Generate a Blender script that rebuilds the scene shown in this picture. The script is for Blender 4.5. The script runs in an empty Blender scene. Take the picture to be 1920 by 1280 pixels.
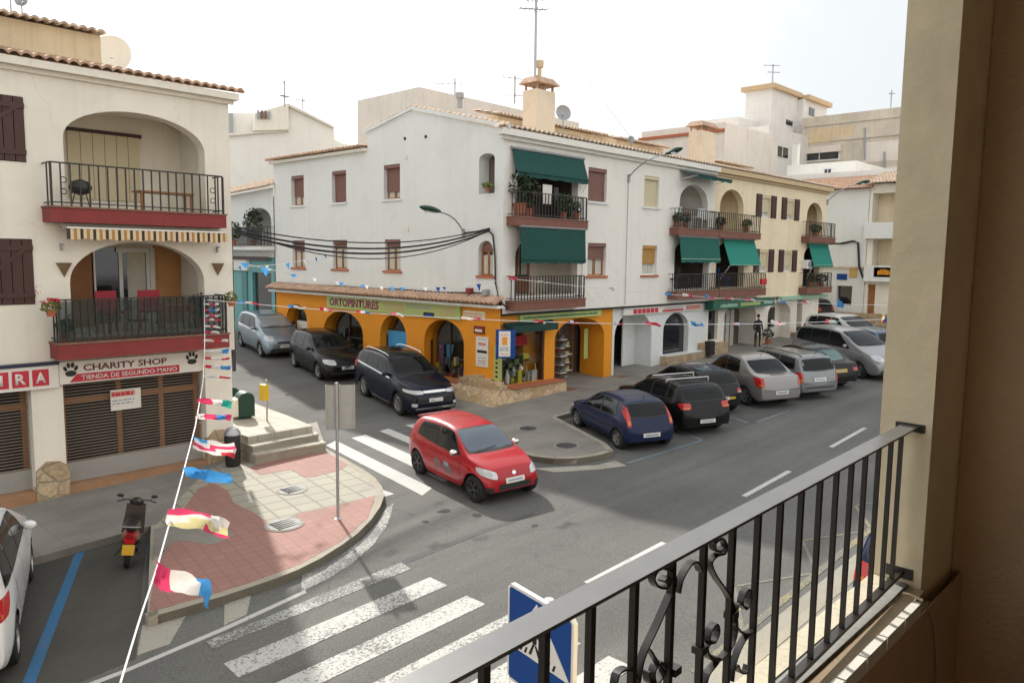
import bpy, bmesh, math, random
from mathutils import Vector, Matrix
from mathutils.bvhtree import BVHTree
random.seed(7)
C = bpy.context.scene.collection
sc = bpy.context.scene
PI = math.pi
# ------------------------------------------------------------------ camera
FPX, CX, CY, CAMZ = 1450.0, 960.0, 640.0, 4.7
_a = Vector((2350-CX, 500-CY, FPX)).normalized()
_b = Vector((-560-CX, 463-CY, FPX)); _b = (_b-_a*_a.dot(_b)).normalized()
_u = _a.cross(_b)
if _u.y > 0: _u = -_u
RW = Matrix((_a, _b, _u))                       # image axes (x right, y down, z forward) -> world
cam = bpy.data.objects.new('camera', bpy.data.cameras.new('camera')); C.objects.link(cam)
cam.data.sensor_width = 36; cam.data.lens = FPX/1920*36
cam.data.clip_start = 0.05; cam.data.clip_end = 2000
M3 = RW @ Matrix(((1, 0, 0), (0, -1, 0), (0, 0, -1)))
cam.matrix_world = Matrix.Translation((0, 0, CAMZ)) @ M3.to_4x4()
sc.camera = cam
# ------------------------------------------------------------------ sky and sun
SUN = Vector((.37*.82, .93*.82, .574)).normalized()
w = bpy.data.worlds.new('World'); sc.world = w; w.use_nodes = True
nt = w.node_tree; bg = nt.nodes['Background']
sky = nt.nodes.new('ShaderNodeTexSky'); sky.sky_type = 'NISHITA'; sky.sun_disc = False
sky.sun_elevation = math.asin(SUN.z); sky.sun_rotation = math.atan2(SUN.x, SUN.y)
sky.dust_density = 6.0; sky.air_density = 1.6; sky.ozone_density = 1.0
hs = nt.nodes.new('ShaderNodeHueSaturation'); hs.inputs['Saturation'].default_value = .22; hs.inputs['Value'].default_value = 1.0
mixh = nt.nodes.new('ShaderNodeMixRGB'); mixh.inputs[0].default_value = .85; 
nt.links.new(sky.outputs[0], hs.inputs['Color']); nt.links.new(hs.outputs[0], mixh.inputs[1]); nt.links.new(mixh.outputs[0], bg.inputs[0])
# cloud veil: bright by the sun, dim beside it; unseen sky brightened as fill
tcw = nt.nodes.new('ShaderNodeTexCoord'); dp = nt.nodes.new('ShaderNodeVectorMath'); dp.operation = 'DOT_PRODUCT'; dp.inputs[1].default_value = tuple(SUN); nt.links.new(tcw.outputs['Generated'], dp.inputs[0])
nzw = nt.nodes.new('ShaderNodeTexNoise'); nzw.inputs['Scale'].default_value = 2.2; nzw.inputs['Detail'].default_value = 6; nzw.inputs['Distortion'].default_value = .6; nt.links.new(tcw.outputs['Generated'], nzw.inputs['Vector'])
ma = nt.nodes.new('ShaderNodeMath'); ma.operation = 'MULTIPLY_ADD'; ma.inputs[1].default_value = .55; nt.links.new(nzw.outputs[0], ma.inputs[0]); nt.links.new(dp.outputs['Value'], ma.inputs[2])
mr_ = nt.nodes.new('ShaderNodeMapRange'); mr_.inputs[1].default_value = -.72; mr_.inputs[2].default_value = 1.28; nt.links.new(ma.outputs[0], mr_.inputs[0])
vr = nt.nodes.new('ShaderNodeValToRGB'); ve = vr.color_ramp.elements; ve[0].position = 0; ve[0].color = (.72, .72, .715, 1); ve[1].position = 1; ve[1].color = (1, 1, .97, 1)
for p_, c_ in ((.64, (.72, .72, .715)), (.76, (.43, .455, .475)), (.86, (.46, .485, .50)), (.93, (.7, .71, .70))): e_ = ve.new(p_); e_.color = (*c_, 1)
nt.links.new(mr_.outputs[0], vr.inputs[0]); vm = nt.nodes.new('ShaderNodeVectorMath'); vm.operation = 'SCALE'; vm.inputs['Scale'].default_value = 12.0; nt.links.new(vr.outputs[0], vm.inputs[0]); nt.links.new(vm.outputs[0], mixh.inputs[2])
bg.inputs[1].default_value = .094
sl = bpy.data.lights.new('sun', 'SUN'); sl.energy = 3.0; sl.angle = math.radians(1.2); sl.color = (1, .95, .87)
so = bpy.data.objects.new('sun', sl); C.objects.link(so); so.rotation_euler = SUN.to_track_quat('Z', 'Y').to_euler()
sc.view_settings.view_transform = 'Standard'; sc.view_settings.look = 'None'; sc.view_settings.gamma = 1
sc.view_settings.exposure = 0.83
sc.render.engine = 'CYCLES'
cy = sc.cycles; cy.use_adaptive_sampling = True; cy.adaptive_threshold = .05; cy.adaptive_min_samples = 32; cy.use_denoising = True
cy.max_bounces = 6; cy.diffuse_bounces = 3; cy.glossy_bounces = 3; cy.transparent_max_bounces = 8; cy.caustics_reflective = False; cy.caustics_refractive = False; cy.sample_clamp_indirect = 6
# ------------------------------------------------------------------ pixel rays and ground
def ray(x, y): return RW @ Vector(((x-CX)/FPX, (y-CY)/FPX, 1))
O = Vector((0, 0, CAMZ))
def onY(x, y, Y): d = ray(x, y); return O+d*(Y/d.y)
def onX(x, y, X): d = ray(x, y); return O+d*(X/d.x)
def onP(x, y, p, n): d = ray(x, y); n = Vector(n); return O+d*((Vector(p)-O).dot(n)/d.dot(n))
def G(x, y): return .03*x+.05*max(0, y-16)
def at(x, y, h=0):
    d = ray(x, y); t = 5.0
    for _ in range(60):
        p = O+d*t; t = (G(p.x, p.y)+h-CAMZ)/d.z
    return O+d*t
# ------------------------------------------------------------------ materials
MATS = {}
def C8(r, g, b): return tuple(((v/255)/12.92 if v/255 <= .04045 else ((v/255+.055)/1.055)**2.4) for v in (r, g, b))
def mat(name, col, rough=.7, metal=0, spec=.5, noise=None, bump=None, streak=None, coat=0, emit=None, bumpscale=60, fine=None):
    """noise=(scale, amount) blotches; streak=(amount) vertical rain stains; bump=strength"""
    if name in MATS: return MATS[name]
    m = bpy.data.materials.new(name); m.use_nodes = True; t = m.node_tree; b = t.nodes['Principled BSDF']
    b.inputs['Base Color'].default_value = (*col, 1); b.inputs['Roughness'].default_value = rough
    b.inputs['Metallic'].default_value = metal; b.inputs['Specular IOR Level'].default_value = spec
    if coat: b.inputs['Coat Weight'].default_value = coat; b.inputs['Coat Roughness'].default_value = .04
    tc = t.nodes.new('ShaderNodeNewGeometry'); cur = None
    def mixin(fac, c2, prev):
        mx = t.nodes.new('ShaderNodeMixRGB'); t.links.new(fac, mx.inputs[0])
        if prev is None: mx.inputs[1].default_value = (*col, 1)
        else: t.links.new(prev, mx.inputs[1])
        mx.inputs[2].default_value = (*c2, 1); return mx.outputs[0]
    def nz(scale, lo, hi, amt, vec=None, detail=5):
        n = t.nodes.new('ShaderNodeTexNoise'); n.inputs['Scale'].default_value = scale; n.inputs['Detail'].default_value = detail
        t.links.new(vec or tc.outputs['Position'], n.inputs['Vector'])
        r = t.nodes.new('ShaderNodeMapRange'); r.inputs[1].default_value = lo; r.inputs[2].default_value = hi; r.inputs[4].default_value = amt
        t.links.new(n.outputs[0], r.inputs[0]); return r.outputs[0]
    if noise: cur = mixin(nz(noise[0], .42, .7, noise[1]), tuple(c*.55 for c in col), cur); cur = mixin(nz(noise[0]*5.3, .45, .75, noise[1]*.6), tuple(min(1, c*1.25+.01) for c in col), cur)
    if fine: cur = mixin(nz(fine[0], .45, .65, fine[1], detail=2), tuple(c*.5 for c in col), cur)
    if streak:
        mp = t.nodes.new('ShaderNodeMapping'); mp.inputs['Scale'].default_value = (5, 5, .35); t.links.new(tc.outputs['Position'], mp.inputs['Vector'])
        cur = mixin(nz(1, .5, .8, streak, mp.outputs[0]), tuple(c*f for c, f in zip(col, (.6, .52, .42))), cur)
    if cur: t.links.new(cur, b.inputs['Base Color'])
    if bump:
        n = t.nodes.new('ShaderNodeTexNoise'); n.inputs['Scale'].default_value = bumpscale; n.inputs['Detail'].default_value = 4; t.links.new(tc.outputs['Position'], n.inputs['Vector'])
        bp = t.nodes.new('ShaderNodeBump'); bp.inputs['Strength'].default_value = bump; bp.inputs['Distance'].default_value = .02
        t.links.new(n.outputs[0], bp.inputs['Height']); t.links.new(bp.outputs[0], b.inputs['Normal'])
    MATS[name] = m; return m
def plaster(name, col, st=.35, n=.18):
    m = mat(name, col, .92, 0, .2, noise=(.7, n), streak=st, bump=.25)
    t = m.node_tree; b = t.nodes['Principled BSDF']; src = b.inputs['Base Color'].links[0].from_socket; g = t.nodes.new('ShaderNodeNewGeometry')
    # repaired patches and hairline cracks
    k = t.nodes.new('ShaderNodeTexNoise'); k.inputs['Scale'].default_value = .55; k.inputs['Detail'].default_value = 1.5; k.inputs['Distortion'].default_value = 1.0; t.links.new(g.outputs['Position'], k.inputs['Vector'])
    r = t.nodes.new('ShaderNodeMapRange'); r.inputs[1].default_value = .60; r.inputs[2].default_value = .615; r.inputs[4].default_value = .11; t.links.new(k.outputs[0], r.inputs[0])
    x = t.nodes.new('ShaderNodeMixRGB'); t.links.new(r.outputs[0], x.inputs[0]); t.links.new(src, x.inputs[1]); x.inputs[2].default_value = (*[c*.72 for c in col], 1)
    v = t.nodes.new('ShaderNodeTexVoronoi'); v.feature = 'DISTANCE_TO_EDGE'; v.inputs['Scale'].default_value = .35; d = t.nodes.new('ShaderNodeTexNoise'); d.inputs['Scale'].default_value = 2.2; d.inputs['Detail'].default_value = 7; t.links.new(g.outputs['Position'], d.inputs['Vector'])
    a = t.nodes.new('ShaderNodeMixRGB'); a.blend_type = 'ADD'; a.inputs[0].default_value = .8; t.links.new(g.outputs['Position'], a.inputs[1]); t.links.new(d.outputs['Color'], a.inputs[2]); t.links.new(a.outputs[0], v.inputs['Vector'])
    q_ = t.nodes.new('ShaderNodeMapRange'); q_.inputs[1].default_value = .0; q_.inputs[2].default_value = .004; q_.inputs[3].default_value = .22; q_.inputs[4].default_value = 0; t.links.new(v.outputs['Distance'], q_.inputs[0])
    y = t.nodes.new('ShaderNodeMixRGB'); t.links.new(q_.outputs[0], y.inputs[0]); t.links.new(x.outputs[0], y.inputs[1]); y.inputs[2].default_value = (*[c*.4 for c in col], 1); t.links.new(y.outputs[0], b.inputs['Base Color']); return m
def clothm(name, col):
    m = bpy.data.materials.new(name); m.use_nodes = True; t = m.node_tree; t.nodes.clear(); o = t.nodes.new('ShaderNodeOutputMaterial'); d = t.nodes.new('ShaderNodeBsdfDiffuse'); l = t.nodes.new('ShaderNodeBsdfTranslucent'); x = t.nodes.new('ShaderNodeMixShader'); x.inputs[0].default_value = .45
    g = t.nodes.new('ShaderNodeNewGeometry'); n = t.nodes.new('ShaderNodeTexNoise'); n.inputs['Scale'].default_value = 9; n.inputs['Detail'].default_value = 4; t.links.new(g.outputs['Position'], n.inputs['Vector']); c = t.nodes.new('ShaderNodeMixRGB'); t.links.new(n.outputs[0], c.inputs[0]); c.inputs[1].default_value = (*[min(1, v*1.15+.05) for v in col], 1); c.inputs[2].default_value = (*[v*.8 for v in col], 1)
    t.links.new(c.outputs[0], d.inputs[0]); t.links.new(c.outputs[0], l.inputs[0]); t.links.new(d.outputs[0], x.inputs[1]); t.links.new(l.outputs[0], x.inputs[2]); t.links.new(x.outputs[0], o.inputs[0]); return m
def asphalt():
    m = bpy.data.materials.new('asphalt'); m.use_nodes = True; t = m.node_tree; b = t.nodes['Principled BSDF']; b.inputs['Roughness'].default_value = .88; b.inputs['Specular IOR Level'].default_value = .3
    g = t.nodes.new('ShaderNodeNewGeometry')
    def N(s, d=4, vec=None, dist=0):
        n = t.nodes.new('ShaderNodeTexNoise'); n.inputs['Scale'].default_value = s; n.inputs['Detail'].default_value = d; n.inputs['Distortion'].default_value = dist
        t.links.new(vec or g.outputs['Position'], n.inputs['Vector']); return n.outputs[0]
    def R(src, *cols):
        r = t.nodes.new('ShaderNodeValToRGB'); e = r.color_ramp.elements
        e[0].position, e[0].color = cols[0][0], (*cols[0][1], 1); e[1].position, e[1].color = cols[1][0], (*cols[1][1], 1)
        for p, c in cols[2:]: x = e.new(p); x.color = (*c, 1)
        t.links.new(src, r.inputs[0]); return r.outputs[0]
    def MX(a, c, f, mode='MULTIPLY'):
        x = t.nodes.new('ShaderNodeMixRGB'); x.blend_type = mode; x.inputs[0].default_value = f; t.links.new(a, x.inputs[1]); t.links.new(c, x.inputs[2]); return x.outputs[0]
    base = R(N(.35, 6), (.3, (.113, .112, .106)), (.7, (.147, .146, .139)))
    sp = R(N(75, 3), (.35, (.62, .62, .62)), (.65, (1.25, 1.25, 1.24)))
    mp = t.nodes.new('ShaderNodeMapping'); mp.inputs['Scale'].default_value = (.12, 1.7, 1); t.links.new(g.outputs['Position'], mp.inputs['Vector'])
    tr = R(N(1, 4, mp.outputs[0], .4), (.35, (.84, .84, .85)), (.65, (1.06, 1.06, 1.05)))
    st = R(N(1.7, 6, None, 1.2), (.66, (1, 1, 1)), (.74, (.55, .55, .56)))
    v = t.nodes.new('ShaderNodeTexVoronoi'); v.feature = 'DISTANCE_TO_EDGE'; v.inputs['Scale'].default_value = .33
    dn = t.nodes.new('ShaderNodeTexNoise'); dn.inputs['Scale'].default_value = 1.6; dn.inputs['Detail'].default_value = 6; t.links.new(g.outputs['Position'], dn.inputs['Vector'])
    dm = t.nodes.new('ShaderNodeMixRGB'); dm.blend_type = 'ADD'; dm.inputs[0].default_value = 1.0; t.links.new(g.outputs['Position'], dm.inputs[1]); t.links.new(dn.outputs['Color'], dm.inputs[2]); t.links.new(dm.outputs[0], v.inputs['Vector'])
    ck = R(v.outputs['Distance'], (.0, (.72, .72, .72)), (.007, (1, 1, 1)))
    c = MX(MX(MX(MX(base, sp, 1), tr, 1), st, .45), ck, .6); t.links.new(c, b.inputs['Base Color'])
    bp = t.nodes.new('ShaderNodeBump'); bp.inputs['Strength'].default_value = .35; bp.inputs['Distance'].default_value = .01
    t.links.new(N(70, 3), bp.inputs['Height']); t.links.new(bp.outputs[0], b.inputs['Normal']); return m
def worn(name, col, thr=.5, under=(.2, .2, .19), scale=28):
    m = bpy.data.materials.new(name); m.use_nodes = True; t = m.node_tree; b = t.nodes['Principled BSDF']; b.inputs['Roughness'].default_value = .8
    g = t.nodes.new('ShaderNodeNewGeometry'); n = t.nodes.new('ShaderNodeTexNoise'); n.inputs['Scale'].default_value = scale; n.inputs['Detail'].default_value = 6; n.inputs['Roughness'].default_value = .7
    t.links.new(g.outputs['Position'], n.inputs['Vector']); n2 = t.nodes.new('ShaderNodeTexNoise'); n2.inputs['Scale'].default_value = 1.3; n2.inputs['Detail'].default_value = 3; t.links.new(g.outputs['Position'], n2.inputs['Vector'])
    ad = t.nodes.new('ShaderNodeMath'); ad.operation = 'MULTIPLY_ADD'; ad.inputs[1].default_value = .45; t.links.new(n2.outputs[0], ad.inputs[0]); t.links.new(n.outputs[0], ad.inputs[2])
    r = t.nodes.new('ShaderNodeValToRGB'); r.color_ramp.elements[0].position = thr+.225; r.color_ramp.elements[0].color = (*col, 1); r.color_ramp.elements[1].position = thr+.30; r.color_ramp.elements[1].color = (*under, 1)
    t.links.new(ad.outputs[0], r.inputs[0]); t.links.new(r.outputs[0], b.inputs['Base Color']); return m
def tiled(name, c1, c2, mortar, sx=3.3, sy=3.3, rot=0, msize=.02, off=0, nv=.25):
    m = bpy.data.materials.new(name); m.use_nodes = True; t = m.node_tree; b = t.nodes['Principled BSDF']; b.inputs['Roughness'].default_value = .8
    g = t.nodes.new('ShaderNodeNewGeometry'); mp = t.nodes.new('ShaderNodeMapping'); mp.inputs['Rotation'].default_value = (0, 0, rot); t.links.new(g.outputs['Position'], mp.inputs['Vector'])
    k = t.nodes.new('ShaderNodeTexBrick'); k.inputs['Scale'].default_value = 1; k.inputs['Color1'].default_value = (*c1, 1); k.inputs['Color2'].default_value = (*c2, 1); k.inputs['Mortar'].default_value = (*mortar, 1)
    k.inputs['Brick Width'].default_value = 1/sx; k.inputs['Row Height'].default_value = 1/sy; k.inputs['Mortar Size'].default_value = msize; k.offset = off
    t.links.new(mp.outputs[0], k.inputs['Vector'])
    n = t.nodes.new('ShaderNodeTexNoise'); n.inputs['Scale'].default_value = 1.1; n.inputs['Detail'].default_value = 7; t.links.new(g.outputs['Position'], n.inputs['Vector'])
    r = t.nodes.new('ShaderNodeMapRange'); r.inputs[1].default_value = .4; r.inputs[2].default_value = .75; r.inputs[4].default_value = nv*2; t.links.new(n.outputs[0], r.inputs[0])
    mx = t.nodes.new('ShaderNodeMixRGB'); t.links.new(r.outputs[0], mx.inputs[0]); t.links.new(k.outputs[0], mx.inputs[1]); mx.inputs[2].default_value = (*[v*.5 for v in c1], 1)
    t.links.new(mx.outputs[0], b.inputs['Base Color']); return m
def stone(name, c1, c2, grout, scale=4.5):
    m = bpy.data.materials.new(name); m.use_nodes = True; t = m.node_tree; b = t.nodes['Principled BSDF']; b.inputs['Roughness'].default_value = .9
    g = t.nodes.new('ShaderNodeNewGeometry'); v = t.nodes.new('ShaderNodeTexVoronoi'); v.inputs['Scale'].default_value = scale; t.links.new(g.outputs['Position'], v.inputs['Vector'])
    e = t.nodes.new('ShaderNodeTexVoronoi'); e.feature = 'DISTANCE_TO_EDGE'; e.inputs['Scale'].default_value = scale; t.links.new(g.outputs['Position'], e.inputs['Vector'])
    sp = t.nodes.new('ShaderNodeSeparateColor'); t.links.new(v.outputs['Color'], sp.inputs[0])
    r = t.nodes.new('ShaderNodeValToRGB'); r.color_ramp.elements[0].color = (*c1, 1); r.color_ramp.elements[1].color = (*c2, 1); t.links.new(sp.outputs[0], r.inputs[0])
    n = t.nodes.new('ShaderNodeTexNoise'); n.inputs['Scale'].default_value = 22; n.inputs['Detail'].default_value = 5; t.links.new(g.outputs['Position'], n.inputs['Vector'])
    mu = t.nodes.new('ShaderNodeMixRGB'); mu.blend_type = 'OVERLAY'; mu.inputs[0].default_value = .6; t.links.new(r.outputs[0], mu.inputs[1]); t.links.new(n.outputs[0], mu.inputs[2])
    q = t.nodes.new('ShaderNodeMapRange'); q.inputs[1].default_value = .02; q.inputs[2].default_value = .05; t.links.new(e.outputs['Distance'], q.inputs[0])
    mx = t.nodes.new('ShaderNodeMixRGB'); t.links.new(q.outputs[0], mx.inputs[0]); mx.inputs[1].default_value = (*grout, 1); t.links.new(mu.outputs[0], mx.inputs[2])
    t.links.new(mx.outputs[0], b.inputs['Base Color'])
    bp = t.nodes.new('ShaderNodeBump'); bp.inputs['Strength'].default_value = .8; bp.inputs['Distance'].default_value = .03; t.links.new(q.outputs[0], bp.inputs['Height']); t.links.new(bp.outputs[0], b.inputs['Normal'])
    return m
def glass():
    m = bpy.data.materials.new('shop_glass'); m.use_nodes = True; t = m.node_tree; t.nodes.clear()
    o = t.nodes.new('ShaderNodeOutputMaterial'); tr = t.nodes.new('ShaderNodeBsdfTransparent'); tr.inputs[0].default_value = (.9, .92, .9, 1)
    gl = t.nodes.new('ShaderNodeBsdfGlossy'); gl.inputs['Roughness'].default_value = .02; gl.inputs[0].default_value = (.9, .9, .9, 1)
    f = t.nodes.new('ShaderNodeFresnel'); f.inputs[0].default_value = 1.6; mx = t.nodes.new('ShaderNodeMixShader')
    ge = t.nodes.new('ShaderNodeNewGeometry'); iv = t.nodes.new('ShaderNodeMath'); iv.operation = 'SUBTRACT'; iv.inputs[0].default_value = 1; t.links.new(ge.outputs['Backfacing'], iv.inputs[1]); ml = t.nodes.new('ShaderNodeMath'); ml.operation = 'MULTIPLY'; t.links.new(f.outputs[0], ml.inputs[0]); t.links.new(iv.outputs[0], ml.inputs[1])
    t.links.new(ml.outputs[0], mx.inputs[0]); t.links.new(tr.outputs[0], mx.inputs[1]); t.links.new(gl.outputs[0], mx.inputs[2]); t.links.new(mx.outputs[0], o.inputs[0]); return m
M = dict(
 asphalt=asphalt(),
 white=plaster('white_plaster', (.72, .735, .72), .12, .1), whitewarm=plaster('warm_white_plaster', (.81, .78, .72), .12, .1),
 cream=plaster('cream_plaster', (.82, .70, .50), .25), creamL=plaster('pale_cream_plaster', (.82, .77, .67), .18), orange=mat('orange_paint', (.76, .29, .012), .75, noise=(1.2, .12), bump=.15),
 ochre=plaster('ochre_plaster', (.70, .56, .37), .6, .3), beige=plaster('beige_plaster', (.78, .71, .63), .3), concrete=plaster('stained_concrete', (.64, .57, .47), .45, .4),
 greyw=plaster('grey_white_plaster', (.74, .71, .67), .2, .15),
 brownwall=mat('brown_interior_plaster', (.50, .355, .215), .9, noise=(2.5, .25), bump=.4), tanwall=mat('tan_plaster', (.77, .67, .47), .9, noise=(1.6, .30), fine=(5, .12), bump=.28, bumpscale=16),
 redslab=mat('dark_red_paint', (.23, .032, .030), .7, noise=(3, .3)), brownslab=mat('brown_red_paint', (.20, .080, .055), .7, noise=(3, .35)),
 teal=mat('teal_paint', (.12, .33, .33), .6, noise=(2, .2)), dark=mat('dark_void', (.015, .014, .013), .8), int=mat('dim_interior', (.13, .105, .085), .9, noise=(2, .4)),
 tile=mat('terracotta_tile', (.56, .37, .26), .85, noise=(3.1, .75), fine=(9, .5)), tileold=mat('weathered_roof_tile', (.64, .50, .38), .9, noise=(3.3, .8), fine=(8, .55)),
 iron=mat('dark_iron', (.020, .018, .017), .45), ironb=mat('brown_black_iron', (.022, .017, .014), .38, spec=.6), grey=mat('grey_metal', (.33, .34, .35), .45, .3), galv=mat('galvanised_steel', (.42, .43, .44), .4, .6, noise=(9, .2)),
 wood=mat('orange_brown_wood', (.34, .14, .045), .6, noise=(4, .4)), woodd=mat('dark_brown_wood', (.060, .022, .018), .6, noise=(5, .5)), shutb=mat('brown_roller_blind', (.20, .095, .075), .6), shutc=mat('cream_roller_blind', (.62, .54, .36), .6), shuto=mat('ochre_roller_blind', (.45, .24, .06), .6),
 whitep=mat('white_paint', (.76, .76, .74), .5), greya=mat('shutter_grey', (.40, .39, .37), .55, .2), pvc=mat('white_frame', (.7, .7, .68), .4),
 awng=mat('dark_green_canvas', (.005, .062, .052), .85, noise=(3, .25)), awnt=mat('turquoise_canvas', (.006, .105, .082), .85, noise=(3, .2)), awnd=mat('very_dark_green_canvas', (.008, .04, .03), .8),
 glass=glass(), wglass=mat('window_glass', (.02, .022, .024), .06, spec=.8), curtain=mat('curtain', (.55, .53, .46), .9, noise=(6, .3)),
 stone=stone('rubble_stone', (.42, .28, .14), (.62, .47, .30), (.46, .36, .25)), stoneb=stone('brown_stone_cladding', (.36, .25, .14), (.52, .40, .26), (.40, .33, .24), 3.6),
 cpav=tiled('cream_paving', (.34, .32, .255), (.31, .295, .24), (.20, .185, .15), 2.5, 2.5, .17, .02, 0, .10), ppav=tiled('pink_paving', (.33, .165, .135), (.30, .15, .125), (.23, .14, .115), 5, 5, .17, .012, 0, .10),
 gpav=tiled('grey_beige_paving', (.25, .235, .205), (.235, .22, .195), (.20, .19, .165), 2.5, 2.5, 0, .010, 0, .35), lpav=mat('light_concrete', (.32, .30, .25), .9, noise=(1.5, .35), fine=(40, .3)), kerb=mat('kerb_stone', (.33, .30, .24), .85, noise=(2, .4), bump=.4),
 plat=tiled('pale_terrace_tile', (.46, .425, .35), (.43, .40, .335), (.30, .27, .22), 2.5, 2.5, 0, .015),
 zebra=worn('worn_white_paint', (.44, .44, .42), .52, (.14, .14, .135)), zebra2=worn('very_worn_white_paint', (.38, .38, .355), .44, (.14, .14, .135)), zebraok=worn('fresh_white_paint', (.46, .46, .44), .60, (.14, .14, .135)), creamp=worn('cream_hatch_paint', (.34, .32, .27), .54, (.14, .14, .13)), bluep=worn('blue_bay_paint', (.03, .13, .27), .60, (.12, .14, .16)), bluef=worn('faded_blue_paint', (.09, .14, .18), .50), yellow=worn('faded_yellow_paint', (.30, .24, .10), .42, (.14, .14, .13)), patch=mat('asphalt_patch', (.115, .115, .112), .9, noise=(4, .3), fine=(70, .4)), patchd=mat('dark_asphalt_seal', (.075, .075, .075), .9, noise=(4, .3)),
 iron2=mat('manhole_iron', (.16, .16, .155), .6, .3, noise=(12, .5), bump=.6, bumpscale=40), green=mat('bottle_green_paint', (.008, .05, .032), .4), yel=mat('yellow_box', (.65, .42, .01), .5), bin=mat('black_bin', (.02, .02, .02), .5),
 tyre=mat('tyre_rubber', (.015, .015, .015), .85), alloy=mat('alloy_rim', (.40, .40, .41), .35, .7), alloyd=mat('dark_alloy_rim', (.10, .10, .10), .4, .6), plasticb=mat('black_plastic', (.02, .02, .02), .55), cglass=mat('car_glass', (.008, .010, .011), .06, spec=.24), lampc=mat('headlamp_glass', (.55, .57, .58), .12, .2, spec=.9), lampr=mat('tail_lamp', (.45, .012, .012), .15, spec=.8), lampo=mat('indicator_orange', (.6, .2, .02), .2), chrome=mat('chrome', (.7, .7, .7), .15, 1), plate=mat('number_plate', (.7, .7, .66), .4), platey=mat('yellow_plate', (.62, .42, .03), .4), seam=mat('panel_gap', (.01, .01, .01), .7), roofglass=mat('grey_roof', (.2, .23, .27), .1, .2, coat=1),
 leaf=mat('leaf_green', (.045, .085, .022), .7, noise=(9, .5)), leafd=mat('dark_leaf', (.025, .045, .014), .7, noise=(9, .5)), leafy=mat('yellow_green_leaf', (.16, .20, .04), .7, noise=(9, .4)), pot=mat('terracotta_pot', (.42, .13, .06), .8), flower=mat('red_flower', (.5, .02, .03), .7),
 red=mat('sign_red', (.50, .02, .045), .5), blk=mat('sign_black', (.012, .012, .012), .5), signw=mat('sign_white', (.72, .69, .63), .5), marron=mat('sign_maroon', (.16, .03, .03), .5), blue=mat('sign_blue', (.008, .06, .27), .4), signg=mat('pale_green_sign', (.42, .50, .17), .5), purple=mat('sign_purple', (.30, .03, .13), .5), mint=mat('sign_mint', (.30, .50, .36), .5), dgreen=mat('sign_dark_green', (.01, .10, .06), .5), sbrown=mat('sign_brown', (.25, .09, .04), .5), lblue=mat('poster_blue', (.05, .30, .60), .4), pinkt=mat('sign_faint_red', (.6, .25, .2), .5), greyt=mat('sign_grey_text', (.3, .33, .4), .5),
 cable=mat('black_cable', (.018, .018, .02), .6), cablew=mat('cream_cable', (.40, .33, .22), .6), string=mat('white_string', (.7, .7, .72), .7), fblue=clothm('flag_blue', (.05, .30, .68)), fwhite=clothm('flag_white', (.78, .76, .74)), fpink=clothm('flag_pink', (.72, .05, .16)), fgreen=clothm('flag_green', (.02, .42, .32)), fyel=clothm('flag_yellow', (.70, .66, .35)), fred=clothm('flag_red', (.62, .04, .06)), fdblue=clothm('flag_deep_blue', (.02, .10, .40)),
 skin=mat('skin', (.42, .24, .16), .6), cloth=mat('black_clothes', (.015, .015, .018), .9), jeans=mat('dark_trousers', (.02, .025, .04), .9),
)
# ------------------------------------------------------------------ object helpers
WORLDROOT = {}
def thing(name, label, cat, loc=(0, 0, 0), group=None, world=True):
    o = bpy.data.objects.new(name, None); C.objects.link(o); o.location = loc; o.empty_display_size = .1
    o['label'] = label; o['category'] = cat
    if group: o['group'] = group
    if world: WORLDROOT[o.name] = Vector(loc)
    return o
def _root(p):
    while p.parent: p = p.parent
    return p
def obj(name, bm, m, parent=None, smooth=False, angle=35):
    if m is None or not isinstance(m, (list, tuple)): m = [m]
    me = bpy.data.meshes.new(name)
    if len(bm.faces): bmesh.ops.recalc_face_normals(bm, faces=bm.faces[:])
    off = None
    if parent is not None:
        r = _root(parent)
        if r.name in WORLDROOT: off = WORLDROOT[r.name]
    else:
        if len(bm.verts):
            xs = [v.co for v in bm.verts]
            off = Vector(((min(v.x for v in xs)+max(v.x for v in xs))/2, (min(v.y for v in xs)+max(v.y for v in xs))/2, min(v.z for v in xs)))
    if off is not None: bmesh.ops.translate(bm, verts=bm.verts[:], vec=-off)
    bm.to_mesh(me); bm.free()
    for x in m: me.materials.append(M[x] if isinstance(x, str) else x)
    if smooth:
        me.polygons.foreach_set('use_smooth', [True]*len(me.polygons)); me.set_sharp_from_angle(angle=math.radians(angle))
    o = bpy.data.objects.new(name, me); C.objects.link(o)
    if parent is not None: o.parent = parent
    else:
        o.location = off if off is not None else (0, 0, 0); WORLDROOT[o.name] = Vector(o.location)
    return o
def tag(o, label, cat, group=None, kind=None):
    o['label'] = label; o['category'] = cat
    if group: o['group'] = group
    if kind: o['kind'] = kind
    return o
def struct(name, bm, m, **k):
    o = obj(name, bm, m, **k); o['kind'] = 'structure'; return o
def B(): return bmesh.new()
def box(bm, a, b, mi=0):
    x0, y0, z0 = [min(p, q) for p, q in zip(a, b)]; x1, y1, z1 = [max(p, q) for p, q in zip(a, b)]
    v = [bm.verts.new(p) for p in ((x0, y0, z0), (x1, y0, z0), (x1, y1, z0), (x0, y1, z0), (x0, y0, z1), (x1, y0, z1), (x1, y1, z1), (x0, y1, z1))]
    for q in ((0, 3, 2, 1), (4, 5, 6, 7), (0, 1, 5, 4), (1, 2, 6, 5), (2, 3, 7, 6), (3, 0, 4, 7)):
        bm.faces.new([v[i] for i in q]).material_index = mi
    return v
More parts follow.
